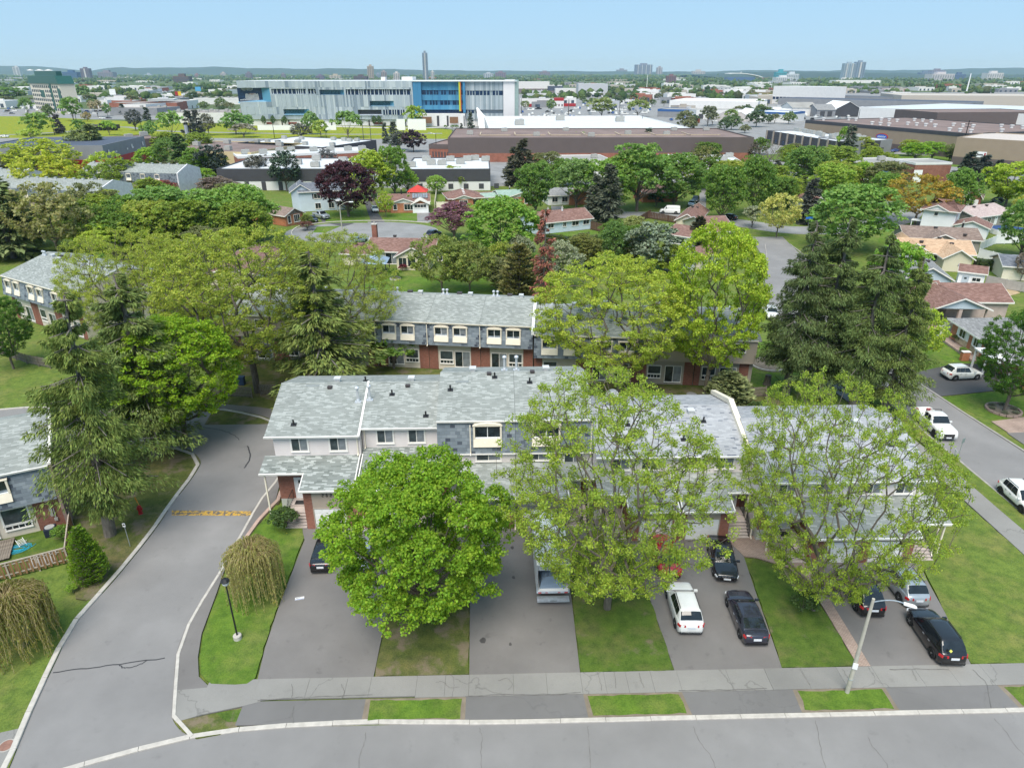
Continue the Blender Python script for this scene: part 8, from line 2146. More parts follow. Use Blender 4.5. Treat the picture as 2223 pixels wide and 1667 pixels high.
m=MB();m.add([A_,B_,C_,D_,E_,F_,H_,gA],[(0,1,5),(1,2,5),(2,4,5),(2,3,4),(0,5,6),(0,6,7)]);me=m.build('folded_roof',M('pure white skin',(.8,.8,.8),.5),fold)
sm=me.modifiers.new('thickness','SOLIDIFY');sm.thickness=-1.0
flat('vast white flat roofed hall with grey edge stripes right of the pavilion',(1062,283),(1504,281),7,vback=253,roof=ROOF_W,wall=WALL_W,units=3,unit_s=2,name='warehouse')
t,W,D=flat('long brown roofed works hall with dark brown wall and brick base',(972,302),(1637,301),9.5,vback=281,roof=ROOF_B,wall=WALL_BR,base=(3.6,REDBR),units=9,unit_s=1.05,parapet=.5)
for i in range(22):
 slit(t,W*.62+i*1.9,-.12,1.0,.7,2.3,WALL_BLK)
m=MB()
for i in range(7):
 m.box(W*(.1+.12*i),W*(.1+.12*i)+14,D*.3,D*.3+.5,9.55,9.9);m.box(W*(.1+.12*i),W*(.1+.12*i)+.5,D*.3,D*.6,9.55,9.9)
m.build('roof_pipes',M('pale roof pipe',(.45,.36,.26),.7),t)
t,W,D=flat('low brown roofed brick annex with narrow windows beside the brown works hall',(931,315),(974,316),6,vback=300,roof=ROOF_B,wall=REDBR,band=(1.6,WALL_BR),units=1)
for i in range(7):slit(t,1.5+i*1.4,-.1,1,.6,2.2,WALL_BLK)
t,W,D=flat('long charcoal banded building with white ground floor and pale roof, right wing',(878,370),(1064,369),6.5,vback=344,roof=ROOF_W,wall=WALL_W,band=(3.6,WALL_BLK),units=9,unit_s=1.1)
for i in range(6):slit(t,4+i*5,-.1,.6,1.6,1.6,WALL_BLK)
t,W,D=flat('long charcoal banded building with white ground floor and pale roof, left wing',(470,369),(760,369),6.5,vback=345,roof=ROOF_W,wall=WALL_W,band=(3.6,WALL_BLK),units=9,unit_s=1.1)
for i in range(9):slit(t,3+i*5.5,-.1,0,1.4,2.8,WALL_BLK)
m=MB();m.prism_x([(8,6.5),(14,6.5),(11,8.2)],8,18);m.build('skylight',ROOF_W,t)
t,W,D=flat('red brick fronted building with pale roof running up to the right',(516,342),(806,328),6,depth=16,roof=ROOF_W,wall=REDBR,units=8,unit_s=1.1,band=(.5,WALL_W))
for i in range(14):
 m=MB();m.lathe([(.45,0),(.3,.3)],n=8);m.build('wall_light',WALL_W,t,loc=(3+i*3.4,-.3,3.8))
flat('black walled building with crowded pale roof behind the red brick one',(516,312),(700,322),6.5,depth=38,roof=ROOF_W,wall=WALL_BLK,units=13,unit_s=.9)
flat('cream walled hall with brown roof beside the brick block',(330,326),(545,333),6.5,depth=40,roof=ROOF_B,wall=YELL,units=5,unit_s=1.1,parapet=.3)
flat('brown brick block between red gable and cream walled hall',(272,306),(366,300),7,depth=26,roof=ROOF_B,wall=WALL_BR,units=2,unit_s=1.3)
flat('low dark brown annex left of the cream walled hall',(318,304),(368,303),6,depth=12,roof=ROOF_B,wall=REDBR)
t,W,D=flat('dark grey hall with grey roof at the left edge',(-60,321),(222,318),10,depth=42,roof=ROOF_D,wall=WALL_GR,units=0)
m=MB();m.box(W-.0,W+.3,0,D,0,5.2);m.box(W-25,W,-.3,0,0,5.2);m.build('red_panel',RED,t)
m=MB();m.box(W+.3,W+.4,D*.25,D*.36,0,4.3);m.box(W+.3,W+.4,D*.7,D*.8,0,4.3);m.build('door',M('blue grey door',(.12,.16,.2),.5),t)
for i,y in enumerate((.08,.2,.24,.5,.62,.64,.9)):
 m=MB();m.box(W+.3,W+.36,D*y,D*y+1,6.8,8.4 if i in(0,6,4)else 7.4);m.build('window',WALL_W,t)
t,W,D=flat('low grey roofed building with pale edge among the big green trees',(1200,352),(1330,350),5.5,vback=338,roof=ROOF_G,wall=WALL_W,units=2,unit_s=.9)
flat('white roofed building with units glimpsed between trees right of centre',(1462,352),(1612,354),5.5,vback=338,roof=ROOF_W,wall=WALL_W,units=6,unit_s=1.05)
t,W,D=flat('grey strip of shops with pale roof and parking in front',(1666,285),(1818,309),6.0,depth=22,roof=ROOF_W,wall=WALL_BLK,units=16,unit_s=1.1,wins=(9,.3,2.4,2.2,DBLUE))
for i in range(10):
 m=MB();m.box(W*i/9-.5,W*i/9+.5,-.5,-.01,0,6.6);m.build('buttress',M('taupe pier',(.32,.28,.24),.8),t)
t,W,D=flat('grey office end of the shops with entrance canopy',(1856,308),(1938,305),6.2,depth=24,roof=ROOF_W,wall=WALL_GR,units=5,unit_s=.9)
m=MB();m.box(W*.3,W*.75,-1.2,-.01,0,3.2);m.build('entrance',WALL_BLK,t);m=MB();m.box(W*.42,W*.55,-1.3,-1.2,.2,2.8);m.build('door',DBLUE,t)
t,W,D=flat('huge tan warehouse with brown roof, dark base and oval sign',(1749,262),(2104,292),10.5,depth=75,roof=ROOF_B,wall=WALL_TAN,base=(3.2,WALL_BR),band=(1.3,WALL_BLK),units=0)
for i in range(26):
 m=MB();m.lathe([(.7,0),(.7,1.0),(1.0,1.1),(1.0,1.5)],n=8);m.build('roof_vent',WALL_W,t,loc=(W*((i*.618)%1)*.95+4,D*(.12+.2*(i%4)),10.5))
sgn=MB();sgn.prism_y([(3.8*math.cos(a),1.5*math.sin(a))for a in[i*math.pi/10 for i in range(20)]],-.35,-.1);s_=sgn.build('oval_sign',M('sign red',(.45,.05,.04),.5),t,loc=(W*.545,0,6.0))
sgn=MB();sgn.prism_y([(3.3*math.cos(a),1.1*math.sin(a))for a in[i*math.pi/10 for i in range(20)]],-.42,-.36);sgn.build('sign_face',M('sign blue',(.02,.05,.3),.5),s_)
sgn=MB()
for i in range(8):sgn.add([(-2.6+i*.62,-.45,-.35),(-2.2+i*.62,-.45,-.35),(-1.95+i*.62,-.45,.3+.1*(i%2)),(-2.3+i*.62,-.45,.3+.1*(i%2))],[(0,1,2,3)])
sgn.build('sign_print',BRIGHT,s_)
t2,W,D=flat('tan warehouse annex with pale roof and white sign at the right edge',(2078,300),(2320,314),10.5,depth=40,roof=M('pale pink roof',(.5,.44,.4),.8),wall=WALL_TAN,base=(3.2,WALL_BR))
m=MB();m.box(W*.22,W*.32,-.3,-.1,3.6,5.8);m.build('sign',BRIGHT,t2);m=MB();m.box(W*.30,W*.315,-.34,-.3,4.2,5.4);m.build('sign_mark',RED,t2);m=MB();m.box(W*.235,W*.29,-.33,-.3,4.3,4.9);m.build('sign_print',M('print grey',(0,0,0)),t2)
tr0=thing('semi_trailer','white box trailer at the loading dock','trailer',(0,0,0))
m=MB();m.box(0,2.6,0,13,1.2,4.0);m.build('box',BRIGHT,tr0);m=MB();m.box(.3,2.3,.5,12.5,.9,1.19);m.build('chassis',TRIM,tr0)
for y in(2,3.3,11):
 m=MB();m.lathe([(.5,-.2),(.5,2.2)],n=10);m.build('wheel',TYRE,tr0,loc=(.3,y,.5),rot=(0,math.pi/2,0))
for i,(u,v,l)in enumerate(((1955,330,'left white trailer at the tan warehouse below the oval sign'),(1968,331,'right white trailer at the tan warehouse below the oval sign'),(2080,341,'white trailer behind the leaning pole'),(2092,341,'white trailer right of the one behind the leaning pole'),(2116,343,'first white trailer below the white sign'),(2128,344,'second white trailer below the white sign'),(2140,345,'third white trailer with a red mark below the white sign'))):
 if i==0:tr0.location=(*G(u,v),0);tr0['label']=l;tr0.rotation_euler=(0,0,rad(-25));tr0['group']='trailers at the docks'
 else:dup(tr0,l,G(u,v),rad(-25),'trailers at the docks')
t,W,D=flat('red brick workshop with blue and white roller doors',(1862,357),(1988,355),5.5,vback=344,roof=ROOF_G,wall=BRICK,units=1,band=(.4,WALL_W))
for a,b,c in((.14,.34,BRIGHT),(.44,.64,M('door blue',(.12,.28,.45),.5))):
 garage_door(t,W*(a+b)/2,-.1,0,W*(b-a),3.4,5,1,c)
door(t,W*.78,-.1,0,1.2,2.4,BRIGHT,lite=False)
t,W,D=flat('taller red brick block right of the blue roller door',(1988,356),(2067,355),6.3,vback=346,roof=ROOF_G,wall=BRICK,band=(.4,WALL_W));garage_door(t,W*.12,-.1,0,3.2,4.2,5,1,BRIGHT)
q=thing('skip','blue waste skip beside the brick workshop','skip',(*G(1968,384),0));m=MB();m.prism_x([(0,0),(2,0),(2.3,1.5),(-.3,1.5)],0,4);m.build('body',M('skip blue',(.02,.1,.4),.5),q)
flat('dark brown hall with brown side wall far right',(2036,246),(2280,244),13,depth=40,roof=ROOF_B,wall=WALL_BR)
flat('enormous white warehouse with pale blue roof at right',(1866,234),(2300,252),12,depth=120,roof=M('pale blue roof',(.50,.56,.60),.7),wall=WALL_W)
flat('dark blue roofed hall strip behind the enormous white warehouse',(1690,214),(2110,224),9,depth=50,roof=ROOF_D,wall=WALL_GR)
flat('beige flat building beyond the dark blue roofs',(1958,208),(2300,210),12,depth=90,roof=M('beige roof',(.45,.41,.36),.8),wall=M('beige wall',(.42,.38,.33),.8))
flat('second dark blue roofed strip further left',(1740,207),(2000,214),9,depth=30,roof=ROOF_D,wall=WALL_GR)
flat('olive fronted long low building',(1634,202),(1815,204),8,depth=40,roof=ROOF_B,wall=M('olive wall',(.2,.18,.08),.8))
flat('white office with long blue window bands',(1680,188),(1795,190),20,depth=40,roof=ROOF_W,wall=WALL_W,wins=(14,5,4.5,3,DBLUE),name='office_building')
flat('white roofed hall right of centre beyond the yards',(1454,219),(1646,222),9,depth=80,roof=M('pure white roof',(.75,.75,.74),.7),wall=WALL_W)
flat('blue edged grey workshop beyond the white flat roof',(1428,238),(1512,240),6,depth=30,roof=ROOF_G,wall=WALL_GR,band=(1.5,M('edge blue',(.03,.1,.28),.5)))
flat('grey workshop with dark doors right of the blue edged one',(1512,240),(1620,240),7,depth=30,roof=ROOF_G,wall=WALL_W,wins=(5,.3,4,4,WALL_BLK))
flat('pale workshop with blue edge beside the white tents',(1634,243),(1714,246),7,depth=30,roof=ROOF_W,wall=WALL_W,band=(1.2,M('edge blue',(0,0,0))))
t,W=site('grey gabled workshop left of the black fronted one','workshop','building',(1718,252),(1772,252));wing(t,0,W,0,30,7,4,'x',WALL_W,ROOF_G,over=.5)
t,W=site('grey gabled workshop with two dark doors','workshop','building',(1772,254),(1812,254));wing(t,0,W,0,24,6,4,'x',WALL_GR,SH_GREY,over=.5)
for x in(.3,.7):slit(t,W*x-2,-.2,0,4,4.5,WALL_BLK)
t,W=site('black fronted gable hall with white roof','workshop','building',(1812,254),(1866,254));wing(t,0,W,0,34,6.5,6,'y',WALL_BLK,BRIGHT,WALL_BLK,over=.5)
for i,(u0,u1,v,l,hh)in enumerate(((1618,1652,262,'white peaked tent hall by the gravel mound',8),(1868,1912,252,'long white tunnel tent before the white warehouse',7))):
 x0,y0=G(u0,v);x1,_=G(u1,v);q=thing('storage_tent',l,'tent',(x0,y0,0));w_=x1-x0
 m=MB();m.prism_y([(w_*.5+w_*.5*math.cos(math.pi-math.pi*j/10),hh*math.sin(math.pi*j/10))for j in range(11)][::-1],0,18)if i else m.prism_y([(0,0),(w_,0),(w_,hh*.55),(w_/2,hh*1.1),(0,hh*.55)],0,22);m.build('skin',BRIGHT,q)
for(u,v,r_,h_,l)in((1575,262,13,7.5,'left grey gravel mound in the builders yard'),(1606,263,11,7,'right grey gravel mound in the builders yard'),(2170,262,14,6,'grey stone heap before the brown hall at right')):
 q=thing('gravel_mound',l,'mound',(*G(u,v),0));m=MB();n_=24
 ring=[[(rr_*r_*(1+.12*math.sin(a*3+rr_))*math.cos(a),rr_*r_*(1+.1*math.cos(a*2))*math.sin(a),h_*(1-rr_)**.9+.0)for a in[2*math.pi*i/n_ for i in range(n_)]]for rr_ in(1,.75,.5,.25,.05)]
 V=[p for R_ in ring for p in R_];F=[(j*n_+i,j*n_+(i+1)%n_,(j+1)*n_+(i+1)%n_,(j+1)*n_+i)for j in range(4)for i in range(n_)]+[tuple(range(4*n_,5*n_))]
 m.add(V,F);m.build('heap',M('gravel',(.28,.26,.25),.95,.2,.4,bump=.5),q)
t,W,D=flat('white hall with red corner block beyond the pale end tower',(1130,216),(1206,216),8,depth=24,roof=ROOF_G,wall=WALL_W,wins=(6,.2,4,4.5,BRIGHT));
t,W,D=flat('white block with red top band beside the red containers',(1204,214),(1224,214),10,depth=16,roof=ROOF_G,wall=WALL_W,band=(2.6,RED),wins=(3,2,1.2,2,WALL_BLK))
for i,(u0,u1,v,c_,l)in enumerate(((1147,1168,233,RED,'red container before the white hall'),(1220,1250,232,RED,'long red trailer beside the white block'),(1480,1494,267,BRIGHT,'white container in the yard beyond the white roof'),(1497,1519,268,M('rust container',(.28,.07,.04),.6),'rust red container in the yard beyond the white roof'))):
 x0,y0=G(u0,v);x1,_=G(u1,v);q=thing('container',l,'container',(x0,y0,0));m=MB();m.box(0,x1-x0,0,2.6,.2,3.4)
 for j in range(int((x1-x0)/.8)):m.box(.3+j*.8,.6+j*.8,-.06,0,.4,3.2)
 m.build('box',c_,q)
flat('white ribbed hall on the far left of the distant wood',(1118,178),(1193,178),16,depth=40,roof=ROOF_W,wall=WALL_W)
flat('grey distribution hall beyond the ploughed field',(1256,183),(1320,183),17,depth=50,roof=ROOF_W,wall=M('light grey',(.45,.46,.48),.7))
flat('low navy walled hall left of the ploughed field corner',(1190,188),(1222,188),9,depth=30,roof=ROOF_W,wall=ROOF_D)
flat('pale low hall right of the navy walled one',(1206,193),(1268,193),8,depth=30,roof=ROOF_W,wall=WALL_W)
flat('long brown walled shed before the highway',(236,225),(384,224),8,depth=40,roof=ROOF_G,wall=REDBR)
t,W,D=flat('long white loading shed with dark bays',(316,228),(430,218),8,depth=24,roof=ROOF_G,wall=WALL_W,wins=(10,.3,2.4,3,WALL_BLK))
flat('grey flat roofed store with many vents behind the conifers',(345,247),(520,246),7,depth=46,roof=M('taupe roof',(.27,.24,.22),.9),wall=WALL_W,units=14,unit_s=1.0)
flat('brown low store at left of the taupe roofed one',(236,235),(340,236),6,depth=34,roof=M('taupe roof',(0,0,0)),wall=WALL_GR,units=4)
flat('white low building with blue sign band behind the store',(420,214),(560,214),7,depth=36,roof=ROOF_G,wall=WALL_W,band=(1.5,WALL_W),units=10)
t,W,D=flat('beige office block with green mansard top and arched entrance',(64,181),(128,183),26,depth=13,roof=M('green roof',(.03,.13,.10),.6),wall=M('beige stone',(.6,.55,.46),.8),name='office_building')
sq=MB();sq.box(0,W*.04,0,.3,0,2.3);wm=sq.mesh('window',DBLUE)
for r_ in range(6):
 for c_ in range(15):
  if r_==5 and c_ in(0,14):continue
  if 4<c_<7 and r_ in(3,4):continue
  if c_ in(10,):continue
  place('window',wm,t,(W*(c_+.35)/15,-.15,2.0+r_*4.0))
GRN=M('green glass top',(.02,.085,.075),.3)
m=MB();m.box(W*.68,W*.73,-.6,.5,2,27);m.box(W*.33,W*.45,-.25,0,13.5,20);m.box(W*.9,W*.98,-.25,0,6,22);m.build('green_glass',GRN,t)
m=MB();m.prism_y([(-1,26),(W+1,26),(W-4,33),(3,33)],-1,D);m.box(10,W-16,4,D-4,33,37);m.build('green_top',GRN,t)
m=MB();m.prism_y([(W*.4,0),(W*.52,0),(W*.52,5),(W*.46,8),(W*.4,5)],-.7,-.2);m.build('entrance',GRN,t)
flat('grey slab block at the left edge with pale side',(-60,165),(42,165),40,depth=30,roof=ROOF_W,wall=M('slate wall',(.2,.21,.24),.6),name='office_building',wins=(3,4,2,30,M('pale slot',(.4,.4,.42),.6)))
flat('pale stepped block behind the grey slab',(-60,157),(22,158),60,depth=30,roof=ROOF_W,wall=WALL_W,name='office_building')
lo=thing('steam_locomotive','black steam locomotive on display at the edge of the park','locomotive',(*G(180,284),0),rad(3))
m=MB();m.tube((1,0,2.6),(12,0,2.6),1.25,n=14);m.build('boiler',BLACKM,lo)
m=MB();m.box(12,16,-1.5,1.5,1.2,4.6);m.build('cab',BLACKM,lo);m=MB();m.box(16.4,24,-1.4,1.4,1.2,3.8);m.build('tender',BLACKM,lo);m=MB();m.lathe([(.4,3.6),(.5,4.8)],(2.2,0,0),8);m.lathe([(.5,3.6),(.4,4.4)],(6,0,0),8);m.build('chimney',BLACKM,lo);m=MB();m.box(0,16,-1.2,1.2,.9,1.3);m.build('frame',BLACKM,lo)
for i in range(9):
 for s in(-1,1):
  m=MB();m.lathe([(.8,-.1),(.8,.1)],n=12);m.build('wheel',BLACKM,lo,loc=(1.6+i*2.5,s*1.0,.8),rot=(math.pi/2,0,0))
mc=thing('excavator','orange digger in the row on the plant yard','digger',(0,0,0),0,'orange diggers on the plant yard')
ORG=M('plant orange',(.7,.25,.02),.5)
m=MB();m.box(-1.2,1.2,-1,1,.9,1.8);m.build('body',ORG,mc);m=MB();m.box(-1.3,1.3,-1.2,-.6,0,.8);m.box(-1.3,1.3,.6,1.2,0,.8);m.build('track',TRIM,mc);m=MB();m.box(-.2,.9,-.9,.1,1.8,2.8);m.build('cab',GLASS,mc)
m=MB();m.tube((1,.4,1.6),(2.8,.4,3.4),.2);m.tube((2.8,.4,3.4),(4.2,.4,1.8),.16);m.build('arm',ORG,mc)
for i in range(11):
 c=G(1880+i*4,258+i*.1)
 if i==0:mc.location=(*c,0);mc['label']='orange digger at the left end of the row on the plant yard';mc.rotation_euler=(0,0,rad(-60));mc.scale=(1.2,)*3
 else:dup(mc,'orange digger within the row on the plant yard' if i<10 else 'orange digger at the right end of the row on the plant yard',c,rad(-60)+random.uniform(-.2,.2),None,(1.2,)*3)
q=dup(mc,'large orange excavator with raised arm before the brown hall',G(2002,258),rad(40));q['group']='';q.scale=(2.2,)*3;del q['group']
q=dup(mc,'orange excavator on the stone heap at the far right',G(2196,262),rad(170));q.scale=(1.8,)*3;del q['group']
def tower(label,u0,u1,vt,vb,col,floors=12,cols=4,stripes=None,depth=None,top=None,bal=False):
 x0,y0=G(u0,vb);x1=PW(u1,vb,y0)[0];h=PW(u0,vt,y0)[1];W=x1-x0;D=depth or max(12,W*.6)
 t=thing('tower_block',label,'tower block',(x0,y0,0))
 mt=M('tower %02d%02d%02d'%tuple(int(a*99)for a in col),col,.8,.05,.02)
 m=MB();m.box(0,W,0,D,0,h);m.build('wall',mt,t)
 fh=h/(floors+1)
 wmesh=MB();ww=W/cols*.62;wmesh.box(0,ww,0,.6,0,fh*.5);wm_=wmesh.mesh('window',glass_mat('far glass',(.06,.08,.11),.2,.4))
 for f in range(floors):
  for c_ in range(cols):place('window',wm_,t,(W*(c_+.19)/cols,-.35,fh*(f+.7)))
 if stripes:
  for s_ in range(stripes):
   m=MB();m.box(W*(s_+.42)/stripes,W*(s_+.58)/stripes,-1.0,-.4,0,h*.98);m.build('pier',M('pale pier',(.5,.48,.46),.8),t)
 m=MB();m.box(W*.3,W*.7,D*.3,D*.7,h,h+fh*(1.6 if top is None else top));m.build('plant_room',mt,t)
 return t
TW=[('tall thin dark glass tower on the skyline',919,930,115,176,(.2,.24,.3),22,3,1),('beige apartment tower left of the tall thin one',799,812,144,174,(.38,.31,.25),14,3,None),('grey tower between beige tower and tall thin tower',828,840,156,176,(.3,.26,.27),9,3,None),('pale white tower left of the tall thin tower',855,868,159,178,(.5,.47,.46),8,3,None),('white residential block right beside the tall thin tower',936,943,156,174,(.5,.48,.48),8,2,None),('brown block left of the silver building skyline',534,547,159,172,(.17,.13,.17),6,4,None),('small dark block on the skyline above the silver building',611,620,161,171,(.2,.16,.2),5,3,None),('low purple brown block above the silver building',686,703,165,175,(.17,.13,.2),4,5,None),('beige slab block above the silver building',715,740,164,172,(.4,.35,.28),3,6,4),('wide dark brown hotel block on the skyline',768,797,166,177,(.11,.075,.085),4,8,None),('dark block left of the grey tower',816,826,161,170,(.22,.24,.3),4,4,None),('wide pale office right of the tall tower',1050,1071,160,170,(.4,.42,.46),5,5,None),('purple brown office next to the wide pale one',1075,1098,158,170,(.2,.13,.17),5,5,None),('brown red apartment block over the white tower end',1171,1194,157,168,(.2,.14,.16),5,5,None),('left dark block of the group right of centre',1339,1361,152,164,(.18,.15,.18),6,5,None),('widest dark slab with vertical piers right of centre',1380,1415,141,166,(.16,.16,.22),12,8,4),('slim block right of the widest dark slab',1425,1437,147,166,(.28,.23,.24),10,3,2),('brown red mid-rise below the slim block',1447,1467,165,181,(.2,.11,.12),6,4,None),('pale stepped block between centre group and arena',1504,1530,155,166,(.42,.38,.36),4,5,None),('left tower of the pair of tall glass blocks at right',1829,1852,138,172,(.3,.36,.42),16,5,2),('taller right tower of the pair of glass blocks',1853,1874,135,172,(.2,.25,.33),17,4,1),('white banded office at far right skyline',2022,2070,161,175,(.5,.47,.48),4,9,None),('purple brown slab behind the white banded office',2022,2050,153,166,(.18,.11,.15),5,6,None),('dark glass office left of the white banded one',1997,2020,158,170,(.14,.18,.26),4,5,None),('white terraced office near the right edge',2142,2176,159,173,(.55,.53,.53),4,7,None),('blue glass office beside the white banded one',2072,2095,162,173,(.08,.12,.22),3,6,None),('brown and white striped tower left skyline',178,197,149,172,(.13,.09,.12),12,4,1),('pale narrow tower near the left edge',32,46,146,168,(.45,.46,.48),12,2,None),('blue glass block behind the green topped offices',138,169,157,172,(.03,.08,.2),5,8,None),('brown slab office with white end on the left skyline',214,246,157,170,(.2,.17,.2),4,7,None),('brown horizontal office with white lines above the sheds',377,411,166,180,(.12,.085,.08),3,9,None),('grey slab behind the domed towers',118,140,152,164,(.32,.3,.33),6,6,None),('small blue grey block in the left wood',314,330,162,168,(.3,.34,.4),2,5,None),('red brown block above the left wood',423,432,162,169,(.25,.12,.12),3,3,None),('beige block by the left end of the silver building',479,491,159,168,(.4,.34,.32),5,4,None)]
for a in TW:tower(a[0],a[1],a[2],a[3],a[4],a[5],a[6],a[7],a[8])
for i,u in enumerate((58,78,98)):
 t=tower(['left','middle','right'][i]+' domed tower of the three behind the green topped offices',u,u+16,154,166,(.3,.27,.28),5,4,None,top=.1)
 W=PW(u+16,166,t.location.y)[0]-t.location.x;h=PW(u,154,t.location.y)[1]
 m=MB();m.lathe([(W*.55,h),(W*.45,h+6),(W*.15,h+14),(W*.1,h+18)],(W/2,W*.3,0),12);m.build('dome',WALL_W,t)
ax0,ay=G(1579,176);ax1=PW(1654,176,ay)[0];Wd=ax1-ax0
ar=thing('arena','sports arena with white arched roof on the right skyline','arena',(ax0,ay,0))
za=lambda v:PW(1600,v,ay)[1]
m=MB();m.box(0,Wd*.8,0,60,0,za(168));m.build('glass_wall',glass_mat('arena glass',(.08,.13,.25),.2),ar)
prof=[(Wd*(.02+.98*i/12),za(168)+(za(159)-za(168))*math.sin(math.pi*min(1,.35+.65*i/12))**.8)for i in range(13)]
m=MB();m.prism_y([(x,z-3)for x,z in prof]+prof[::-1],-6,70);m.build('arched_roof',BRIGHT,ar)
m=MB();m.tube((Wd*.35,-5,za(160)),(Wd*.36,-5,za(156)),1.5);m.build('mast',BRIGHT,ar)
tower('teal topped hospital right of the arena',1683,1706,157,176,(.06,.3,.36),4,6);tower('white hospital wing with bands right of the teal one',1706,1733,161,176,(.5,.54,.58),4,7);tower('low white wing before the teal topped hospital',1684,1720,168,178,(.55,.56,.58),3,8)
flat('white podium below the pair of glass towers',(1815,175),(1912,175),10,depth=60,roof=ROOF_W,wall=WALL_W)
def pole(label,u,vb,vt,r=.18,mat=None,arm=0,name='light_pole',cat='pole',group=None,cross=False):
 c=G(u,vb);h=PW(u,vt,c[1])[1];q=thing(name,label,cat,(*c,0),0,group)
 m=MB();m.tube((0,0,0),(0,0,h),r,r*.6,6);m.build('pole',mat or M('pole grey',(.33,.32,.29),.8),q)
 if arm:m=MB();m.tube((0,0,h-.3),(arm,0,h+.4),r*.4,n=5);m.box(arm-.5,arm+.6,-.2,.2,h+.3,h+.5);m.build('arm',mat or GALV,q)
 if cross:m=MB();m.box(-1.6,1.6,-.1,.1,h-1.6,h-1.4);m.box(-1.2,1.2,-.1,.1,h-2.8,h-2.6);m.build('crossarm',M('pole grey',(0,0,0)),q)
 return q
DK=M('dark pole',(.08,.075,.07),.8)
for a in(('white lighting mast over the distant wood',1404,190,163,.9,BRIGHT),('tall white tapering mast far right',2097,204,160,1.4,BRIGHT),('dark pole in front of the white hall right of the pale tower',1132,250,214,.35,DK),('dark pole left over the white flat roof',1196,282,257,.2,DK),('dark pole right over the white flat roof',1393,282,250,.25,DK),('dark utility pole in the boat yard',1234,250,216,.4,DK),('dark pole behind the lone pale trees',1344,250,218,.3,DK),('utility pole before the tan warehouse',2083,345,262,.28,None),('utility pole below the oval sign',1955,322,290,.25,None),('leaning grey pole by the round bright trees',2060,348,312,.25,None),('left utility pole at the meadow before the silver facade',790,312,254,.2,DK),('right utility pole at the meadow before the silver facade',806,310,259,.2,DK),('pale pole in front of the silver facade left',596,300,262,.2,None),('utility pole with crossarms on the museum field',433,297,258,.25,None),('thin pole on the meadow by the dark fir',119,294,250,.2,None),('thin pole before the offices tree',166,262,224,.25,None),('pole near the parking of the grey shops',1748,325,300,.12,None),('pole behind the grey shops',1860,275,238,.25,None),('pole in the plant yard',1924,250,232,.3,None),('pole between plant yard and brown hall',2003,262,230,.3,None),('pole before the brown hall',2062,262,228,.3,None),('pole at the huge white warehouse right',2134,258,230,.25,None),('tall mast in the wood near the right edge',2038,202,170,.7,None),('tall mast in the wood left of it',2042-102,202,176,.6,None),('slender mast on the wood between offices',1928,202,178,.5,None),('slender mast left of the glass towers',1865,194,176,.5,None),('slender mast in the centre wood',1316,190,172,.5,None),('slender mast in the centre wood, left one',1221,184,166,.6,None)):
 pole(*a,cross='utility' in a[0])
pole('pale street lamp left of the purple maple by the meadow',312,299,262,.2,None,3);pole('pale street lamp on the road by the brown annex',948,344,290,.15,None,-3);pole('tall street lamp beside the grey green works trees',1596,346,309,.15,None,3)
pole('street lamp on the front verge of the meadow',709,306,283,.15,None,2.5)
m=MB();cyl=thing('steel_stack','grey steel stack beside the cream walled hall','stack',(*G(410,312),0));m.tube((0,0,0),(0,0,PW(404,272,G(410,312)[1])[1]),1.0,.9,10);m.build('shaft',M('stack grey',(.3,.32,.34),.6),cyl)
q=thing('billboard','white billboard on a mast by the highway','billboard',(*G(249,222),0));m=MB();m.tube((0,0,0),(0,0,9),.3);m.build('mast',DK,q);m=MB();m.box(-4,4,-.2,.2,9,16);m.build('board',BRIGHT,q)
q=thing('billboard','small red and yellow board over the store roofs','billboard',(*G(390,222),0));m=MB();m.box(-4,0,-.2,.2,8,13);m.build('board',RED,q);m=MB();m.box(0,4,-.2,.2,8,13);m.build('board',M('yellow board',(.7,.5,.03),.5),q);m=MB();m.tube((0,0,0),(0,0,8),.3);m.build('mast',DK,q)
q=thing('billboard','blue board at the highway end','billboard',(*G(432,206),0));m=MB();m.box(-5,5,-.2,.2,6,13);m.build('board',M('board blue',(.1,.35,.6),.5),q);m=MB();m.tube((0,0,0),(0,0,6),.3);m.build('mast',DK,q)
hm=MB();hm.box(-2.2,2.2,-.9,.9,.3,.95);hm.box(-1.2,1.0,-.8,.8,.95,1.5);hm.box(-1.0,.8,-.82,.82,1.0,1.4,1)
hme=hm.mesh('car',[P_WHITE,CARGLASS])
HL=smooth_line(px((225,243),(265,228),(300,213),(345,203),(372,199)),14)
k_=0
for off in(-9,-5,4,8):
 for p in offset_line(HL,off)[::2]:
  if random.random()<.25:continue
  k_+=1
  o=place('highway_car',hme,None,(p[0]+random.uniform(-3,3),p[1]+random.uniform(-3,3),0),(0,0,rad(80)))
  setmat(o,random.choice((P_WHITE,P_SILVER,P_BLACK,P_WHITE,P_NAVY)))
  tag(o,'small car in the queue on the distant highway','car','cars queueing on the highway')
YARDS=[(1130,1260,236,262,46),(1265,1420,226,250,34),(1430,1560,240,266,26),(1700,1840,246,262,22),(1930,2060,248,262,14),(0,130,232,246,26),(150,300,238,250,18),(560,680,176,186,0)]
for(u0,u1,v0,v1,n)in YARDS:
 for i in range(n):
  u,v=random.uniform(u0,u1),random.uniform(v0,v1);c=G(u,v)
  o=place('yard_vehicle',hme,None,(*c,0),(0,0,random.choice((.05,1.6,1.65))),(random.uniform(.9,1.6),1.1,random.uniform(1,1.8)))
  setmat(o,random.choice((P_WHITE,P_WHITE,P_WHITE,P_SILVER,P_BLACK,P_BLUE)))
  tag(o,'small vehicle parked in the distant works yards','car','vehicles in the distant yards')
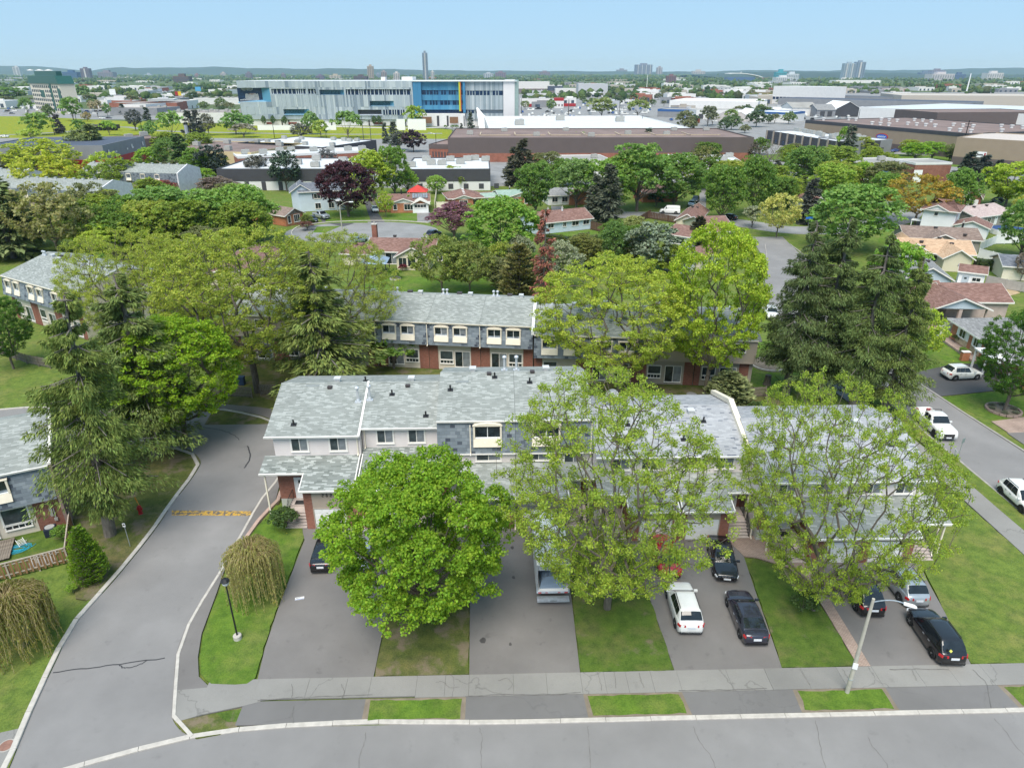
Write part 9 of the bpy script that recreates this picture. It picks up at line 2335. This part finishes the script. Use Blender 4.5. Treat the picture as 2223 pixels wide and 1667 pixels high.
def lowhall(u,v,w,d,h,wm_,rm,rz,wn_='',rn_=''):
 m=MB();m.box(-w/2,w/2,-d/2,d/2,0,h,0);m.box(-w/2+.3,w/2-.3,-d/2+.3,d/2-.3,h,h+.12,1);m.box(-w/2,w/2,-d/2,-d/2+.3,h,h+.5,0)
 nb=max(2,int(w/9))
 for i in range(nb):m.box(-w/2+w*(i+.3)/nb,-w/2+w*(i+.7)/nb,-d/2-.15,-d/2,.5,h*.6,2)
 for i in range(max(1,int(w/18))):m.box(-w/2+w*random.random()*.9,-w/2+w*random.random()*.9+3,-1,1,h,h+1.6,0)
 o=m.build('low_hall',[wm_,rm,glass_mat('far glass',(0,0,0))],None,loc=(*G(u,v),0),rot=(0,0,rz))
 tag(o,'low %s hall, %s roof, %s'%(wn_,rn_,'below the skyline in the far wood' if v<178 else('left of the silver building' if u<540 else('in the yards right of the pale tower end' if u<1650 else 'on the plain at far right'))),'building','small distant flat roofed buildings')
rw=random.Random(12)
WN=['white','white','white','pale grey','beige','grey','red brick'];RN=['pale','pale','grey','brown','bright white']
wm_s=[WALL_W,WALL_W,WALL_W,M('light grey',(0,0,0)),M('beige wall',(0,0,0)),WALL_GR,REDBR];rm_s=[ROOF_W,ROOF_W,ROOF_G,ROOF_B,M('pure white roof',(0,0,0))]
ZONES=[(-40,520,178,240,60),(1120,1700,182,236,64),(1640,2260,178,206,30),(560,1120,168,175,14),(1120,2260,167,177,16),(0,520,168,177,14),(1430,1720,238,258,9)]
for(u0,u1,v0,v1,n)in ZONES:
 for i in range(n):
  u=rw.uniform(u0,u1);v=v0+(v1-v0)*rw.random()**1.3
  if 60<u<150 and v>185 and v<230:continue
  if 1115<u<1290 and 190<v<204:continue
  s=depth_of(*G(u,v))/F_PX
  wpx=rw.uniform(14,60);w=wpx*s;h=rw.uniform(4,9)
  a_,b_=rw.randrange(7),rw.randrange(5)
  lowhall(u,v,min(w,150),min(rw.uniform(20,60),w),h,wm_s[a_],rm_s[b_],rw.uniform(-.35,.25),WN[a_],RN[b_])
def blob_mesh(points,name,color_jit=True,sub=1):
 bm=bmesh.new();bmesh.ops.create_icosphere(bm,subdivisions=sub,radius=1);base=np.array([v.co[:]for v in bm.verts]);fc=np.array([[v.index for v in f.verts]for f in bm.faces]);bm.free()
 g_=np.random.default_rng(3);P=np.array(points);n=len(P)
 V=np.repeat(base[None],n,0)*(1+g_.normal(size=(n,len(base),1))*.17)
 V=V*P[:,None,3:6]+P[:,None,0:3]
 F=(fc[None]+(np.arange(n)*len(base))[:,None,None]).reshape(-1,3)
 return V.reshape(-1,3),F
WOODM=NT('distant foliage')
ge_=WOODM.n('ShaderNodeNewGeometry')
c_=WOODM.ramp(ge_.outputs['Random Per Island'],[(0,(.035,.065,.022)),(.3,(.06,.105,.03)),(.6,(.085,.135,.04)),(.85,(.12,.15,.05)),(1,(.05,.06,.03))])
nn=WOODM.noise(WOODM.coord(),.4,4,.7)
WOODM.base(WOODM.mix(1.0,c_,WOODM.ramp(nn,[(.35,(.55,.6,.55)),(.5,(1,1,1)),(.7,(1.35,1.3,1.1))]),'MULTIPLY'));WOODM.b.inputs['Roughness'].default_value=.95;WOODM.b.inputs['Specular IOR Level'].default_value=.1
WOODM.bump(nn,1.0,2.0)
pts=[]
def noise2(u,v):return math.sin(u*.013+v*.31)+math.sin(u*.031-v*.17+2)+.7*math.sin(u*.071+v*.5+1)
for i in range(16000):
 u=rw.uniform(-250,2480);q=rw.random();v=163.2+14*q**2.0 if i%3 else 166+56*rw.random()**1.5
 if v>176:
  dens=noise2(u,v)
  if 60<u<150 and v>184:continue
  if 1115<u<1290 and 190<v<204:continue
  if dens<(v-176)/30-(1.3 if u>1100 else.8):continue
  if v>196 and 500<u<1130:continue
  if v>205 and u>1650:continue
 x,y=G(u,v);s=depth_of(x,y)/F_PX
 r_=min(rw.uniform(3.2,7.5)*(1+.25*(v<172)),13)*(1.0 if v>170 else 1.8)
 h_=r_*rw.uniform(.75,1.15)
 pts.append((x,y,h_*.65,r_*(2.2 if v<168 else 1),r_,h_))
V,F=blob_mesh(pts,'wood')
wo=place('distant_wood',np_mesh('distant_wood',V,F,WOODM.mat,3,smooth=False));tag(wo,'far-off green wood covering the plain below the blue hills','wood',None,'stuff')
rb=random.Random(31)
BELT=[(1140,1500,205,232,30),(1290,1460,196,216,14),(1520,1700,205,262,24),(1700,2223,184,204,24),(10,240,190,232,26),(230,520,190,232,30),(420,515,190,250,14),(1480,1650,262,290,9),(2090,2223,225,232,6),(1655,1740,256,272,6)]
kk=0
for z_ in BELT:
 u0,u1,v0,v1,n=z_
 for i in range(n):
  u,v=rb.uniform(u0,u1),rb.uniform(v0,v1)
  if 60<u<150 and v>184 and v<226:continue
  x,y=G(u,v);w=rb.uniform(7,14);col,cn=rb.choice((((.08,.14,.035),'green'),((.11,.17,.04),'light green'),((.055,.1,.03),'dark green'),((.14,.16,.06),'pale olive'),((.10,.12,.05),'olive')))
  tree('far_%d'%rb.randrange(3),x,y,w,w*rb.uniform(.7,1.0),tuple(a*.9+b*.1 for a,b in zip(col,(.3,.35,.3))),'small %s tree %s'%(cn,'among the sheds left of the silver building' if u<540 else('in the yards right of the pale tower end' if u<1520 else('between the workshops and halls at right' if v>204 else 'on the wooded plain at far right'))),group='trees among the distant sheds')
HILLM=M('haze tinted hill forest',(.035,.062,.055),.95,.2,.002)  # forest green shifted towards blue, distance haze put into the colour
def hills(name,dist,pts_,floor=-5):
 L=smooth_line([(u,v)for u,v in pts_],5);m=MB();prev=None
 R=[]
 for u,v in L:
  v2=v+.5*math.sin(u*.05)+.35*math.sin(u*.13+1)
  x,z=PW(u,v2,dist)
  R.append((x,z))
 V=[];n=len(R)
 for x,z in R:V+=[(x,dist-1400,floor),(x,dist-500,floor+(z-floor)*.62),(x,dist,z),(x,dist+900,floor+(z-floor)*.6),(x,dist+1500,floor)]
 F=[(i*5+j,(i+1)*5+j,(i+1)*5+j+1,i*5+j+1)for i in range(n-1)for j in range(4)]
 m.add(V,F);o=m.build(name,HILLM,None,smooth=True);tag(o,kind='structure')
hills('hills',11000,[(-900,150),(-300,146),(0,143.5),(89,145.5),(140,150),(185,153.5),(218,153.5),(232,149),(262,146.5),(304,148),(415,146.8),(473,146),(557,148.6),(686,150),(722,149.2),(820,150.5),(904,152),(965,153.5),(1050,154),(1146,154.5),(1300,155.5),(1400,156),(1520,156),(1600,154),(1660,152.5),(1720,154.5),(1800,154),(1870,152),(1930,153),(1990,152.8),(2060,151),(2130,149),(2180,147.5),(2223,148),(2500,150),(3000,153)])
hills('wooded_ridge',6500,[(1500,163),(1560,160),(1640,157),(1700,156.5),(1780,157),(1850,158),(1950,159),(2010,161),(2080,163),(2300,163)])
hz=MB();hz.box(-14000,14000,-200,13500,-1.2,215)
hm_=bpy.data.materials.new('haze');hm_.use_nodes=True;nt=hm_.node_tree;nt.nodes.clear()
pv=nt.nodes.new('ShaderNodeVolumePrincipled');mo=nt.nodes.new('ShaderNodeOutputMaterial');nt.links.new(pv.outputs[0],mo.inputs['Volume'])
pv.inputs['Color'].default_value=(.55,.78,1.0,1);pv.inputs['Density'].default_value=5.0e-5;pv.inputs['Absorption Color'].default_value=(.9,.95,1,1)
pv.inputs['Anisotropy'].default_value=0.3
ho=hz.build('haze',hm_);tag(ho,kind='stuff')
